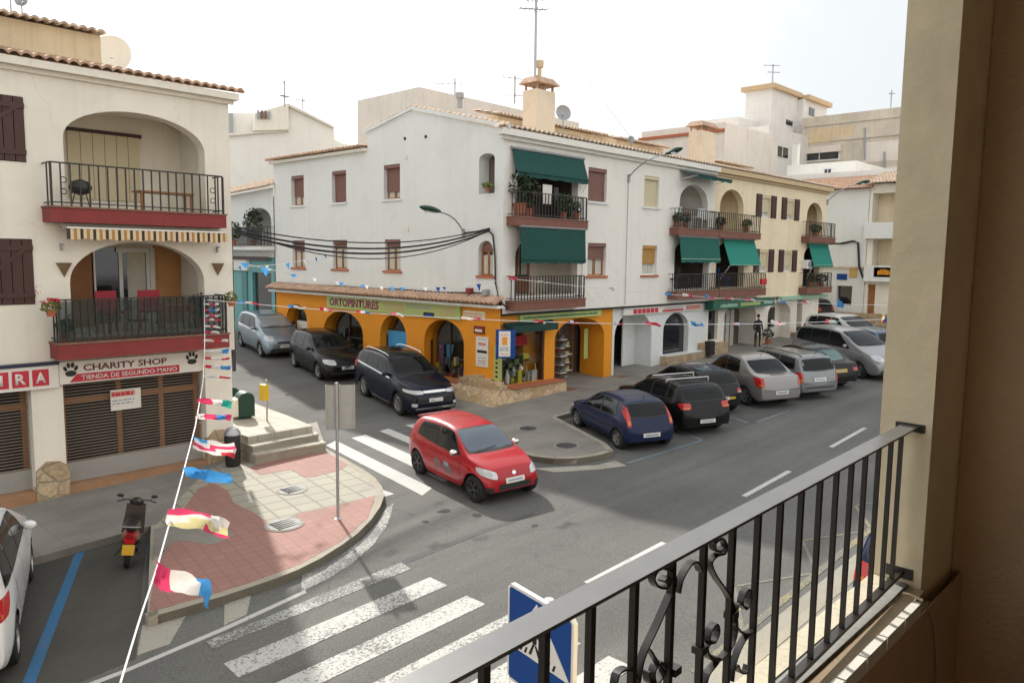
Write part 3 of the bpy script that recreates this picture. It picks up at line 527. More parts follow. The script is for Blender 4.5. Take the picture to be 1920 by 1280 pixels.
# shop signs
bm = B(); L.box(bm, 4.36, 6.95, 2.31, 2.72, .0, .10); s = tag(obj('shop_sign', bm, 'signw'), 'cream shop sign reading CHARITY SHOP between two black paw prints', 'shop sign')
text('CHARITY SHOP', L, 4.76, 6.28, 2.525, 2.645, .101, 'marron', s, bold=.02)
bm = B(); L.poly(bm, [(4.52, 2.335), (6.52, 2.335), (6.52, 2.48), (4.65, 2.48)], .101, .106); obj('red_band', bm, 'red', s)
text('TIENDA DE SEGUNDO MANO', L, 4.72, 6.47, 2.365, 2.45, .107, 'signw', s, bold=.015)
for u, v in ((4.55, 2.56), (6.78, 2.58)):
    bm = B()
    def disc(cu, cv, a, b, rot=0):
        pts = [(cu+a*math.cos(k*PI/6)*math.cos(rot)-b*math.sin(k*PI/6)*math.sin(rot), cv+a*math.cos(k*PI/6)*math.sin(rot)+b*math.sin(k*PI/6)*math.cos(rot)) for k in range(12)]; L.poly(bm, pts, .101, .108)
    disc(u, v-.06, .095, .055); disc(u-.09, v+.03, .03, .05, .4); disc(u-.035, v+.09, .03, .05, .1); disc(u+.035, v+.09, .03, .05, -.1); disc(u+.09, v+.03, .03, .05, -.4); obj('paw_print', bm, 'blk', s)
bm = B(); L.box(bm, 1.4, 4.35, 2.27, 2.68, .0, .11); s = tag(obj('shop_sign', bm, 'signw'), 'white shop sign with letters in red squares ending in IRA, cut by the left edge', 'shop sign')
for k, ch in enumerate('AIR'[0:0]+'ARI'):
    u = 3.93-.31*k; bm = B(); L.box(bm, u, u+.26, 2.33, 2.62, .111, .116); obj('red_square', bm, 'red', s); text(ch, L, u+(.05 if ch != 'I' else .09), u+(.21 if ch != 'I' else .17), 2.38, 2.57, .117, 'signw', s, 'letter', .03)
bm = B(); L.box(bm, 1.4, 4.36, 2.685, 2.74, .0, .13); obj('sign_hood', bm, mat('navy_trim', (.01, .015, .05), .5), s)
# striped awning (rolled in), wall lamps, brackets
aw = thing('striped_awning', 'rolled-in brown and cream striped awning under the upper left balcony', 'awning', (6, 15.3, 5))
for k in range(56):
    u = 4.5+2.94*k/56; bm = B() if k % 56 == 0 else bm
    c = (0, 1, 2, 1)[k % 4]; zt = 5.11; L.box(bm, u, u+2.94/56, zt-.19-.012*math.sin(k*.9), zt, .42, .45, c)
obj('valance', bm, [mat('awning_brown', (.06, .028, .022), .8), mat('awning_cream', (.62, .52, .34), .8), mat('awning_ochre', (.42, .20, .06), .8)], aw)
bm = B(); L.box(bm, 4.5, 7.44, 5.105, 5.135, .05, .46); tube(bm, [L.p(4.5, 5.16, .14), L.p(7.44, 5.16, .14)], .06, 8); obj('roller_case', bm, 'signw', aw)
for u in (4.55, 7.42):
    bm = B(); n = 10; top = [L.p(u+.13*math.cos(PI*k/n), 4.50, .005+.16*math.sin(PI*k/n)) for k in range(n+1)]; ap = bm.verts.new(L.p(u, 4.24, .006)); tv = [bm.verts.new(p) for p in top]; bm.faces.new(tv)
    for a, b in zip(tv, tv[1:]): bm.faces.new([a, b, ap])
    bm.faces.new([tv[0], ap, tv[-1]]); side = 'left' if u < 5 else 'right'
    tag(obj('wall_lamp', bm, mat('clay_lamp', (.22, .14, .08), .8)), f'brown cone wall lamp {side} of the lower left balcony arch', 'wall lamp', 'cone lamps beside the balcony arch')
for u in (4.5, 7.4):
    bm = B(); L.box(bm, u, u+.035, 4.72, 4.84, .0, .05); L.box(bm, u, u+.035, 4.82, 4.845, .05, .12); tag(obj('wall_hook', bm, 'grey'), 'small metal hook on the wall %s of the lower left arch' % ('left' if u < 5 else 'right'), 'hook', 'hooks above the cone lamps')
# things on the left balconies
bb = thing('barbecue', 'black covered kettle barbecue on the upper left balcony', 'barbecue', (4.9, 15.2, 5.47))
bm = B(); c = (onY(150, 340, 15.25).x, 15.25, 5.49+.33); lathe(bm, [(.02, -.12), (.14, -.08), (.19, 0), (.19, .03), (.14, .12), (.03, .16)], c, n=16); obj('kettle', bm, 'bin', bb, smooth=True)
bm = B(); [tube(bm, [(c[0]+.1*math.cos(a), c[1]+.1*math.sin(a), c[2]-.08), (c[0]+.17*math.cos(a), c[1]+.17*math.sin(a), 5.49)], .01, 5) for a in (.3, 2.4, 4.5)]; obj('leg', bm, 'iron', bb)
tb = thing('balcony_table', 'low wooden table on the upper left balcony', 'table', (6, 14.95, 5.47)); bm = B(); box(bm, (5.85, 15.3, 5.84), (6.9, 15.7, 5.87)); obj('tabletop', bm, 'wood', tb)
for x, y in ((5.9, 15.35), (6.85, 15.35), (5.9, 15.65), (6.85, 15.65)): bm = B(); box(bm, (x-.02, y-.02, 5.471), (x+.02, y+.02, 5.84)); obj('leg', bm, 'wood', tb)
def chair(loc, label, m, rz=0, group='chairs on the lower left balcony'):
    c = thing('balcony_chair', label, 'chair', loc, group, world=False); c.rotation_euler.z = rz
    bm = B(); box(bm, (-.2, -.2, .36), (.2, .2, .40)); obj('seat', bm, m, c); bm = B(); box(bm, (-.2, .17, .42), (.2, .2, .78)); obj('backrest', bm, m, c)
    for x, y in ((-.18, -.18), (.18, -.18), (-.18, .18), (.18, .18)): bm = B(); box(bm, (x-.012, y-.012, 0), (x+.012, y+.012, .36)); obj('leg', bm, m, c)
mr = mat('red_chair', (.30, .015, .03), .6)
chair((5.35, 15.55, 3.19), 'red chair at the left end of the lower left balcony', mr, .2); chair((6.05, 15.55, 3.19), 'red chair in the middle of the lower left balcony', mr, -.3)
tb = thing('balcony_table', 'small table with an orange cloth on the lower left balcony', 'table', (6.45, 15.35, 3.18)); bm = B(); box(bm, (6.25, 15.15, 3.66), (6.75, 15.55, 3.69)); box(bm, (6.24, 15.14, 3.55), (6.76, 15.15, 3.69)); obj('tabletop', bm, mat('orange_cloth', (.55, .18, .05), .8), tb); bm = B(); tube(bm, [(6.5, 15.35, 3.18), (6.5, 15.35, 3.66)], .03, 6); obj('leg', bm, 'pvc', tb)
plant((4.45, 15.28, 3.10), 'small potted plant behind the left end of the lower left railing', .25, .14, .09, group='plants on the left building')
plant((7.0, 15.5, 3.19), 'bushy potted plant at the right end of the lower left balcony', .5, .2, .12, 'leafd', group='plants on the left building')
fl = thing('hanging_flowers', 'red flowering plant hanging on the left end of the lower left railing', 'plant', (4.15, 15.0, 3.6)); bm = B(); foliage(bm, (4.17, 15.0, 3.74), .17, .12, .10, 160, .03, 0); foliage(bm, (4.18, 15.0, 3.83), .18, .12, .07, 60, .03, 1); foliage(bm, (4.02, 15.1, 4.05), .05, .05, .14, 12, .025, 1); obj('foliage', bm, ['leafy', 'flower'], fl); bm = B(); lathe(bm, [(.06, 0), (.09, .12)], (4.17, 15.0, 3.58), n=10); obj('pot', bm, 'pot', fl)
fl = thing('hanging_flowers', 'yellow-green plant hanging on the right corner of the lower left railing', 'plant', (7.46, 15.0, 3.64)); bm = B(); foliage(bm, (7.46, 15.0, 3.82), .12, .12, .12, 140, .035); obj('foliage', bm, 'leafy', fl); bm = B(); lathe(bm, [(.06, 0), (.09, .12)], (7.46, 15.0, 3.64), n=10); obj('pot', bm, 'pot', fl)
# satellite dish + aerial over the left roof
sd = thing('satellite_dish', 'large pale satellite dish rising behind the left building roof', 'satellite dish', (6.2, 20, 8.4))
bm = B(); n = 24; c = onY(207, 103, 20.0); nrm = Vector((-.55, -.8, .25)).normalized(); s_ = nrm.cross(Vector((0, 0, 1))).normalized(); u_ = s_.cross(nrm); rr = []
for r, dd in ((.02, -.12), (.22, -.10), (.38, -.03), (.48, .03)): rr.append([bm.verts.new(c+s_*r*math.cos(2*PI*k/n)+u_*r*math.sin(2*PI*k/n)+nrm*dd) for k in range(n)])
for a, b in zip(rr, rr[1:]):
    for j in range(n): bm.faces.new([a[j], a[(j+1) % n], b[(j+1) % n], b[j]])
obj('reflector', bm, 'creamL', sd, smooth=True); bm = B(); tube(bm, [c-nrm*.12, c-nrm*.3+Vector((0, 0, -.2)), c-nrm*.3-Vector((0, 0, 1.3))], .03, 6); obj('mast', bm, 'grey', sd)
# ================================================================== CORNER BUILDING (white, orange shop)
t = thing('corner_building', 'white two-storey corner building with an orange arched shop on the ground floor', 'building', (15.45, 15.1, .4)); MB = t
R_ = Fr((0, 15.1, 0), (1, 0, 0), (0, -1, 0)); Lf = Fr((15.45, 0, 0), (0, 1, 0), (-1, 0, 0))
# gable facade
hw = [rect(25.28, 26.14, 6.50, 7.58), rect(22.6, 23.46, 6.50, 7.58), rect(19.66, 20.5, 6.50, 7.58)]
lw = [rect(25.28, 26.14, 4.22, 5.22), rect(22.58, 23.46, 4.22, 5.22), rect(19.64, 20.46, 4.22, 5.22)]
slit = arch(15.45, 16.08, 6.47, 7.42, 7.58, 8); aw_ = arch(15.47, 16.08, 4.15, 4.85, 5.16, 10)
bm = wall(Lf, [(15.1, 3.5), (27.4, 3.5), (27.4, 8.22), (21.36, 8.22), (21.36, 8.66), (19.0, 9.12), (15.1, 8.20)], hw+lw+[slit, aw_], .25, [.2]*6+[.5, .2]); obj('wall', bm, 'white', t)
for i, r in enumerate(hw): add_window(Lf, t, r[0][0], r[1][0], r[0][1], r[2][1], 'shutb', (.3, 0, .22)[i], .2, 'white')
for i, r in enumerate(lw): add_window(Lf, t, r[0][0], r[1][0], r[0][1], r[2][1], 'shutb', (.6, .72, .74)[i], .16, 'pot')
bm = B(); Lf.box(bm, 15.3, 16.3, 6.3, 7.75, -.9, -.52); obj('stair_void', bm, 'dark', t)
add_window(Lf, t, 15.49, 16.06, 4.17, 4.9, None, .8, .16, 'pot'); bm = B(); Lf.poly(bm, arch(15.49, 16.06, 4.88, 4.88, 5.14, 10), -.17, -.12); obj('fanlight', bm, 'shutb', t)
for u, v in ((19.4, 7.9+.42), (18.4, 8.28)): bm = B(); lathe(bm, [(.05, 0), (.05, .02)], (15.43, u, v), 'x', 10); obj('vent', bm, 'dark', t)
for u, v in ((19.35, 7.75), (19.3, 5.55)): bm = B(); Lf.box(bm, u-.07, u+.07, v-.06, v+.06, 0, .03); obj('vent_cover', bm, 'beige', t)
# street facade, upper floors
l1 = arch(16.0, 18.7, 5.86, 7.3, 7.62, 14); l2 = arch(15.95, 18.75, 3.6, 4.7, 5.42, 16); l3 = arch(24.5, 26.5, 5.80, 6.75, 7.42, 14); l4 = arch(24.3, 26.75, 3.62, 5.0, 5.42, 14)
w1 = rect(19.2, 20.15, 6.47, 7.5); w2 = rect(19.25, 20.2, 4.15, 5.18); w3 = rect(22.25, 23.15, 6.47, 7.5); w4 = rect(22.25, 23.15, 4.15, 5.16)
bm = wall(R_, [(15.45, 3.12), (27.0, 3.12), (27.0, 8.2), (15.45, 8.2)], [l1, l2, l3, l4, w1, w2, w3, w4], .25); obj('wall', bm, 'whitewarm', t)
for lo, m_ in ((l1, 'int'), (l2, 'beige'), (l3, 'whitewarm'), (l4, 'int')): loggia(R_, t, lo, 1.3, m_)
add_window(R_, t, 19.2, 20.15, 6.47, 7.5, 'shutb', 0); add_window(R_, t, 19.25, 20.2, 4.15, 5.18, 'shutb', .5, sill='pot'); add_window(R_, t, 22.25, 23.15, 6.47, 7.5, 'shutc', 0); add_window(R_, t, 22.25, 23.15, 4.15, 5.16, 'shuto', .38, sill='pot', frame='pvc')
DR = Fr((0, 16.38, 0), (1, 0, 0), (0, -1, 0))
for u0, u1, v0, v1, m_ in ((16.9, 18.1, 5.88, 7.2, 'wglass'), (16.3, 17.9, 3.62, 5.2, 'wglass'), (25.0, 26.1, 5.82, 7.1, 'shutb'), (24.8, 26.2, 3.64, 5.1, 'wglass')):
    bm = B(); DR.box(bm, u0, u1, v0, v1, .0, .03); d_ = obj('balcony_door', bm, m_, t)
    bm = B(); k = 4 if u1-u0 > 1.3 else 3; [DR.box(bm, u0+(u1-u0-.09)*i/(k-1), u0+(u1-u0-.09)*i/(k-1)+.09, v0, v1, .031, .06) for i in range(k)]; DR.box(bm, u0, u1, v0+.0, v0+.5, .0305, .05); DR.box(bm, u0, u1, v1-.08, v1, .0305, .055); obj('frame', bm, 'wood', d_)
    if v0 < 4 and u0 < 20: bm = B(); [DR.box(bm, u0+.1+.38*i, u0+.4+.38*i, v0+.55, v1-.1, .0302, .033) for i in range(4)]; obj('curtain', bm, 'curtain', d_)
balcony(R_, t, 15.58, 18.75, 5.80, 5.57, .38, 6.52, step=.13); balcony(R_, t, 15.58, 18.72, 3.46, 3.22, .38, 4.18, step=.125)
balcony(R_, t, 23.9, 26.75, 5.79, 5.56, .38, 6.50, step=.15); balcony(R_, t, 23.9, 26.95, 3.54, 3.28, .38, 4.19, step=.15)
# inner masses
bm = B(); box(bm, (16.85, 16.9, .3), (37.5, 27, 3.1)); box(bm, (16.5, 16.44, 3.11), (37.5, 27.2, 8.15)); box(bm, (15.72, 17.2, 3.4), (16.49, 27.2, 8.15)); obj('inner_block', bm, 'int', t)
# roofs
tile_roof((15.12, 14.86, 8.20), (15.72, 14.86, 8.20), (0, .26, .03), t, 'tileold', pitch=.2, row=.2); tile_roof((15.72, 14.86, 8.20), (27.0, 14.86, 8.20), (0, 4.2, .52), t, 'tileold', pitch=.2); tile_roof((27.0, 23.2, 8.2), (15.72, 23.2, 8.2), (0, -4.15, .55), t, 'tileold')
bm = B(); Lf.poly(bm, [(15.12, 8.19), (21.36, 8.19), (21.36, 8.66), (19.0, 9.12)], -.25, -.001); obj('gable_parapet', bm, 'white', t)
tile_roof((15.15, 27.5, 8.22), (15.15, 21.4, 8.22), (3.2, 0, .55), t, 'tile', pitch=.2)
bm = B(); R_.box(bm, 15.2, 27.0, 8.0, 8.18, .001, .22); R_.box(bm, 15.25, 27.0, 7.9, 7.999, .001, .1); obj('eave_moulding', bm, 'whitewarm', t); bm = B(); Lf.box(bm, 21.4, 27.5, 8.1, 8.2, .001, .16); obj('eave_moulding', bm, 'whitewarm', t)
bm = B()
for a, b in (((14.85, 8.19), (19.0, 9.17)), ((19.0, 9.17), (21.4, 8.70))): hexa(bm, [Lf.p(a[0], a[1]-.03, .001), Lf.p(b[0], b[1]-.03, .001), Lf.p(b[0], b[1]-.03, .09), Lf.p(a[0], a[1]-.03, .09)], [Lf.p(a[0], a[1]+.07, .001), Lf.p(b[0], b[1]+.07, .001), Lf.p(b[0], b[1]+.07, .09), Lf.p(a[0], a[1]+.07, .09)])
obj('verge', bm, 'white', t)
bm = B()
for (y0, z0), (y1, z1) in (((14.85, 8.265), (19.0, 9.245)), ((19.05, 9.245), (21.4, 8.775))):
    n = int(abs(y1-y0)/.21)
    for k in range(n):
        ya, yb = y0+(y1-y0)*k/n, y0+(y1-y0)*(k+.8)/n; za, zb = z0+(z1-z0)*k/n, z0+(z1-z0)*(k+.8)/n
        pr = [(-.10, 0), (-.06, .045), (0, .06), (.06, .045), (.10, 0)]; hexa(bm, [(15.45+a, ya, za+b) for a, b in pr], [(15.45+a*.85, yb, zb+b*.8) for a, b in pr])
obj('verge_tiles', bm, 'tileold', t)
# rooftop stair house and chimney
bm = B(); box(bm, (19.7, 19.6, 8.3), (30.3, 22.5, 9.62)); obj('wall', bm, 'ochre', t); bm = B(); Fr((0, 19.6, 0), (1, 0, 0), (0, -1, 0)).box(bm, 20.3, 24.3, 8.8, 9.45, .001, .012); obj('render_patch', bm, mat('bare_render', (.36, .27, .19), .95, noise=(3, .5)), t)
for a, b in ((19.6, 25.9), (26.7, 30.5)): tile_roof((a, 19.4, 9.64), (b, 19.4, 9.64), (0, 1.4, .3), t, 'tileold')
def chimney(t, cx, cy, w, d, z0, z1, pot=True):
    bm = B(); box(bm, (cx-w/2, cy-d/2, z0), (cx+w/2, cy+d/2, z1)); ch = obj('chimney', bm, mat('chimney_plaster', (.74, .63, .48), .9, noise=(2, .3)), t)
    bm = B(); [box(bm, (cx-w/2+.04+(w-.14)*i/2, cy-d/2+.04, z1), (cx-w/2+.1+(w-.14)*i/2, cy-d/2+.1, z1+.2)) for i in range(3)]; [box(bm, (cx-w/2+.04+(w-.14)*i/2, cy+d/2-.1, z1), (cx-w/2+.1+(w-.14)*i/2, cy+d/2-.04, z1+.2)) for i in range(3)]; obj('vent_pillars', bm, 'tile', ch)
    bm = B(); hexa(bm, [(cx-w/2-.12, cy-d/2-.12, z1+.2), (cx+w/2+.12, cy-d/2-.12, z1+.2), (cx+w/2+.12, cy+d/2+.12, z1+.2), (cx-w/2-.12, cy+d/2+.12, z1+.2)], [(cx-w/2+.05, cy-d/2+.05, z1+.42), (cx+w/2-.05, cy-d/2+.05, z1+.42), (cx+w/2-.05, cy+d/2-.05, z1+.42), (cx-w/2+.05, cy+d/2-.05, z1+.42)]); obj('chimney_cap', bm, 'tile', ch)
    if pot: bm = B(); lathe(bm, [(.07, z1+.4), (.07, z1+.75), (.13, z1+.78), (.14, z1+.98), (.05, z1+1.02)], (cx, cy, 0), n=12); obj('flue', bm, 'ochre', ch)
p0 = onY(1000, 200, 17.2); p1 = onY(1042, 200, 17.2); chimney(t, (p0.x+p1.x)/2, 17.45, (p1.x-p0.x)*.82, .62, 8.5, onY(1020, 170, 17.2).z)
bm = B(); lathe(bm, [(.09, 0), (.09, .3), (.14, .32), (.14, .5)], (onY(866, 185, 19.8).x, 19.9, 9.7), n=12); obj('flue', bm, 'grey', t)
# ground floor, gable side: orange with arched openings
ag = [arch(25.2, 26.68, .8, 2.2, 2.85, 12), arch(21.7, 24.1, 1.15, 2.0, 2.75, 14), arch(19.35, 20.75, .95, 2.05, 2.78, 14), arch(16.66, 18.48, 1.02, 2.1, 2.80, 16)]
bm = wall(Lf, [(15.16, .2), (27.4, .2), (27.4, 3.46), (15.16, 3.46)], ag, .5); obj('shop_wall', bm, 'orange', t)
tile_roof((15.02, 27.45, 3.40), (15.02, 15.0, 3.40), (.42, 0, .2), t, 'tile', pitch=.19, row=.3, name='tile_canopy')
bm = B(); Lf.box(bm, 14.98, 27.45, 3.28, 3.36, .001, .3); obj('canopy_soffit', bm, 'white', t)
rb = random.Random(5)
def goods(box0, box1, n, label, cols, cat='shop goods'):
    bm = B(); x0, y0, z0 = box0; x1, y1, z1 = box1
    for i in range(n):
        k = rb.random(); w_ = rb.uniform(.04, .15); x = rb.uniform(x0, x1); y = rb.uniform(y0, y1); z = z0+rb.choice((0, 0, 0, .28, .55))*rb.uniform(.7, 1.3); h_ = rb.uniform(.08, .45)*(1.25-(z-z0)); mi = rb.randrange(len(cols)); n0 = len(bm.faces)
        if k < .4: lathe(bm, [(w_*.5, z), (w_*.6, z+h_*.5), (w_*.25, z+h_*.8), (w_*.3, z+h_)], (x, y, 0), n=8, mi=mi)
        elif k < .65: hexa(bm, [(x-w_, y-w_*.6, z), (x+w_*.8, y-w_*.4, z), (x+w_, y+w_*.6, z+.02), (x-w_*.7, y+w_*.5, z)], [(x-w_*.8, y-w_*.5, z+h_*.6), (x+w_*.6, y-w_*.5, z+h_*.7), (x+w_*.9, y+w_*.4, z+h_*.6), (x-w_*.8, y+w_*.5, z+h_*.65)], mi)
        else: bmesh.ops.create_icosphere(bm, subdivisions=1, radius=w_*.7, matrix=Matrix.Translation((x, y, z+w_*.6))@Matrix.Diagonal((1, rb.uniform(.6, 1.4), rb.uniform(.5, 1.6), 1))); bm.faces.ensure_lookup_table(); [setattr(bm.faces[q_], 'material_index', mi) for q_ in range(n0, len(bm.faces))]
    if x1-x0 > y1-y0: box(bm, (x0, y1+.02, z0+.5), (x1, y1+.05, z0+.53))
    else: box(bm, (x1+.02, y0, z0+.5), (x1+.05, y1, z0+.53))
    o = obj('shop_goods', bm, cols, None); return tag(o, label, cat, None, 'stuff')
for i, (a, nm) in enumerate(zip(ag, ('door', 'window', 'window', 'window'))):
    us = [p[0] for p in a]; vs = [p[1] for p in a]; u0, u1, v0, v1 = min(us), max(us), min(vs), max(vs)
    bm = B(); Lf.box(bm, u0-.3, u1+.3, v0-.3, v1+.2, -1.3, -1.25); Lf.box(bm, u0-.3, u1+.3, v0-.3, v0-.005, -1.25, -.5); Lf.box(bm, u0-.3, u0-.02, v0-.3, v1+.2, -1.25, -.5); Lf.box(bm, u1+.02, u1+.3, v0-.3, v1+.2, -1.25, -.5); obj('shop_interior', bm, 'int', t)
    bm = B(); Lf.poly(bm, [(min(max(u, u0+.004), u1-.004), min(v, v1-.004)) for u, v in a], -.32, -.31); g_ = obj('shop_window', bm, 'glass', t)
    bm = B(); Lf.box(bm, u0+.002, u0+.06, v0, v1-.7, -.309, -.26); Lf.box(bm, u1-.06, u1-.002, v0, v1-.7, -.309, -.26); Lf.box(bm, u0+.061, u1-.061, v0, v0+.06, -.309, -.27); (Lf.box(bm, (u0+u1)/2-.02, (u0+u1)/2+.02, v0+.06, v1-.03, -.309, -.27) if i in (1, 3) else None); obj('frame', bm, 'woodd', g_)
    bm = B(); Lf.box(bm, u0-.05, u1+.05, v0-.08, v0-.004, -.28, .08); obj('sill', bm, 'pot', g_)
bm = B(); Lf.box(bm, 25.6, 26.35, .85, 2.2, -.30, -.27); obj('door_panel', bm, 'signw', t)
ps = thing('poster', 'bright blue beach poster filling the lower part of the narrow arched shop window', 'poster', (15.7, 20, 1)); bm = B(); Lf.box(bm, 19.40, 20.70, .98, onX(735, 619, 15.75).z, -.30, -.29); obj('sheet', bm, 'lblue', ps)
bm = B(); [Lf.poly(bm, [(u+a*.13*math.cos(k*PI/5), v+b*.13*math.sin(k*PI/5)) for k in range(10)], -.289, -.286) for u, v, a, b in ((20.3, 1.35, .8, 2.2), (20.36, 1.66, .5, .6), (19.55, 1.3, .8, 2.0), (19.5, 1.6, .5, .6))]; obj('figure_print', bm, mat('poster_skin', (.42, .18, .10), .6), ps)
bm = B(); Lf.box(bm, 19.45, 20.65, .99, 1.1, -.289, -.287); obj('sand_print', bm, 'cream', ps)
gc = ['greya', mat('good_red', (.3, .04, .05), .5), mat('good_purple', (.2, .12, .24), .5), mat('good_grey', (.15, .16, .17), .5), mat('good_cream', (.5, .45, .3), .6), 'leaf', mat('good_yellow', (.55, .5, .03), .5)]
goods((15.80, 16.8, 1.03), (16.05, 18.4, 2.3), 44, 'assorted goods on display in the largest arched window of the orange shop', gc); goods((15.9, 21.8, 1.2), (16.3, 24.0, 2.1), 22, 'goods on display in the wide arched window behind the parked black cars', ['greyt', 'good_grey' in MATS and MATS['good_grey'], 'signw', 'int'])
sc_ = thing('hanging_scarf', 'blue cloth hanging inside the largest arched window of the orange shop', 'scarf', (15.8, 18.1, 1.6)); bm = B(); Lf.poly(bm, [(17.95, 2.0), (17.62, 2.0), (17.72, 1.55), (17.84, 1.25), (17.93, 1.5)], -.46, -.45); obj('cloth', bm, 'lblue', sc_); bm = B(); Lf.poly(bm, [(18.3, 1.95), (18.08, 1.95), (18.08, 1.45), (18.25, 1.4)], -.46, -.45); obj('pink_cloth', bm, 'good_purple' in MATS and MATS['good_purple'], sc_)
# stone base round the corner
bm = B()
kc = at(915, 770, .12); kx, ky = kc.x, kc.y; tx, ty = 15.14, 14.84
hexa(bm, [(15.02, 18.6, .2), (15.47, 18.6, .2), (15.47, ky+.02, .2), (kx, ky, .2)], [(15.12, 18.6, 1.0), (15.47, 18.6, 1.0), (15.47, ty+.02, 1.0), (tx, ty, 1.0)])
hexa(bm, [(kx+.001, ky, .2), (15.48, 15.2, .2), (17.95, 15.2, .2), (17.95, 14.72, .2)], [(tx+.001, ty, 1.0), (15.48, 15.2, 1.0), (17.95, 15.2, 1.0), (17.95, 14.8, 1.0)])
for k in range(9): y = 16.6-.2*k; box(bm, (15.17+.01*(k % 2), max(y-.2, 14.87), .99), (15.46, y, 1.28-abs(k-3)*.03+.04*(k % 2)))
obj('stone_base', bm, 'stone', t)
bm = B(); Lf.box(bm, 16.6, 18.6, 1.001, 1.03, -.1, .33); R_.box(bm, 15.6, 17.9, 1.001, 1.04, -.1, .33); obj('stone_base_coping', bm, 'pot', t)
# ground floor, street side: orange
q = Fr((0, 15.25, 0), (1, 0, 0), (0, -1, 0)); sw = rect(15.62, 17.45, 1.03, 2.62); da = arch(17.92, 20.42, .62, 2.2, 2.82, 16)
bm = wall(q, [(15.46, .2), (20.85, .2), (20.85, 3.14), (15.46, 3.14)], [sw, da], .12, [.12, 1.0]); obj('shop_wall', bm, 'orange', t)
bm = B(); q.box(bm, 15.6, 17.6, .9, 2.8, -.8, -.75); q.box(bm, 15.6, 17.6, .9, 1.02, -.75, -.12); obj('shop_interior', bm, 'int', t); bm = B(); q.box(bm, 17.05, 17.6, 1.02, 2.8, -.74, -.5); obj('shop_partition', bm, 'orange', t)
bm = B(); q.box(bm, 15.63, 17.44, 1.035, 2.615, -.10, -.09); g_ = obj('shop_window', bm, 'glass', t); bm = B(); q.box(bm, 17.38, 17.445, 1.035, 2.61, -.089, -.03); q.box(bm, 15.625, 15.69, 1.035, 2.61, -.089, -.03); obj('frame', bm, 'woodd', g_)
bm = B(); q.box(bm, 15.9, 17.0, 2.1, 2.4, -.4, -.3); tag(obj('red_banner', bm, 'flower'), 'red banner inside the street-side window of the orange shop', 'banner')
goods((15.75, 15.40, 1.03), (17.35, 15.62, 2.3), 44, 'yellow, white and dark goods behind the street-side window of the orange shop', gc[:1]+gc[3:7]+['signw'])
bm = B(); q.box(bm, 17.7, 20.6, .5, 3.0, -1.3, -1.25); obj('shop_interior', bm, 'int', t)
bm = B(); q.box(bm, 17.96, 20.6, .55, .715, -1.2, .55); obj('doorstep', bm, mat('red_tile_floor', (.24, .10, .055), .6, noise=(3, .3)), t)
bm = B(); [q.box(bm, u, u+.09, .62, 2.75, -1.24, -1.19) for u in (17.95, 18.7, 19.5, 20.2)]; obj('door_frame', bm, 'wood', t)
for k, (u, c, n, lab) in enumerate(((18.95, 'signw', 6, 'red and white display stand in the middle of the orange shop doorway'), (18.45, 'signw', 5, 'narrow display stand near the left jamb of the orange shop doorway'), (19.5, 'signw', 5, 'white wire display stand further inside the orange shop doorway'))):
    r = thing('display_rack', lab, 'display rack', (u, 15.5+.2*k, .62), 'racks in the orange shop doorway'); bm = B(); d = -.75-.12*k
    for i in range(n): v = .72+i*.27; w_ = .2+.12*((i+k) % 2); q.box(bm, u, u+w_, v, v+.025, d-.15, d+.15)
    obj('shelving_unit', bm, MATS.get(c, M.get(c)), r); bm = B(); [q.box(bm, u+a, u+a+.02, .62, .72+.27*n, d-.14, d-.12) for a in (.02, .18)]; obj('upright', bm, 'good_red' in MATS and MATS['good_red'], r)
    bm = B(); [q.box(bm, u+.02+.07*j, u+.07+.07*j, .745+i*.27, .745+i*.27+.08+.03*((i*j) % 3), d-.1, d+.1) for i in range(n) for j in range(3)]; obj('stock', bm, ('good_cream' in MATS and MATS['good_cream']) if k else MATS['good_grey'], r)
# white pier block and next shop
w2f = arch(23.95, 25.7, 1.15, 2.1, 2.75, 14); dd = arch(20.98, 23.2, .62, 2.1, 2.9, 12)
bm = wall(q, [(20.86, .3), (27.0, .3), (27.0, 3.14), (20.86, 3.14)], [dd, w2f], .3, [1.1, .25]); obj('shop_wall', bm, 'white', t)
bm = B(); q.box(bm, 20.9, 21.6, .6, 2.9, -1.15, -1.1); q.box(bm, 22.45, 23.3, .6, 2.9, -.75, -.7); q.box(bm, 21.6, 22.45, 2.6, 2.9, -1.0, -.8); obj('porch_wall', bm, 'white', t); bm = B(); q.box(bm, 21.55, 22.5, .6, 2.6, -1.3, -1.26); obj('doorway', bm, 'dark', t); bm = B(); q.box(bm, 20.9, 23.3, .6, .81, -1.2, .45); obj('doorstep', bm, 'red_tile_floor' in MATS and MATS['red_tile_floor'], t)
bm = B(); q.poly(bm, w2f, -.24, -.2); obj('shop_window', bm, 'wglass', t)
bm = B(); q.box(bm, 23.8, 27.0, .4, 1.22, .001, .3); q.box(bm, 26.4, 27.0, 1.221, 1.5, .001, .28); obj('stone_base', bm, 'stoneb', t); bm = B(); q.box(bm, 23.8, 26.3, 1.221, 1.25, -.1, .33); obj('sill', bm, 'whitep', t)
bm = B(); q.box(bm, 15.46, 27.0, 3.06, 3.119, .001, .16); obj('soffit_strip', bm, 'dark', t)
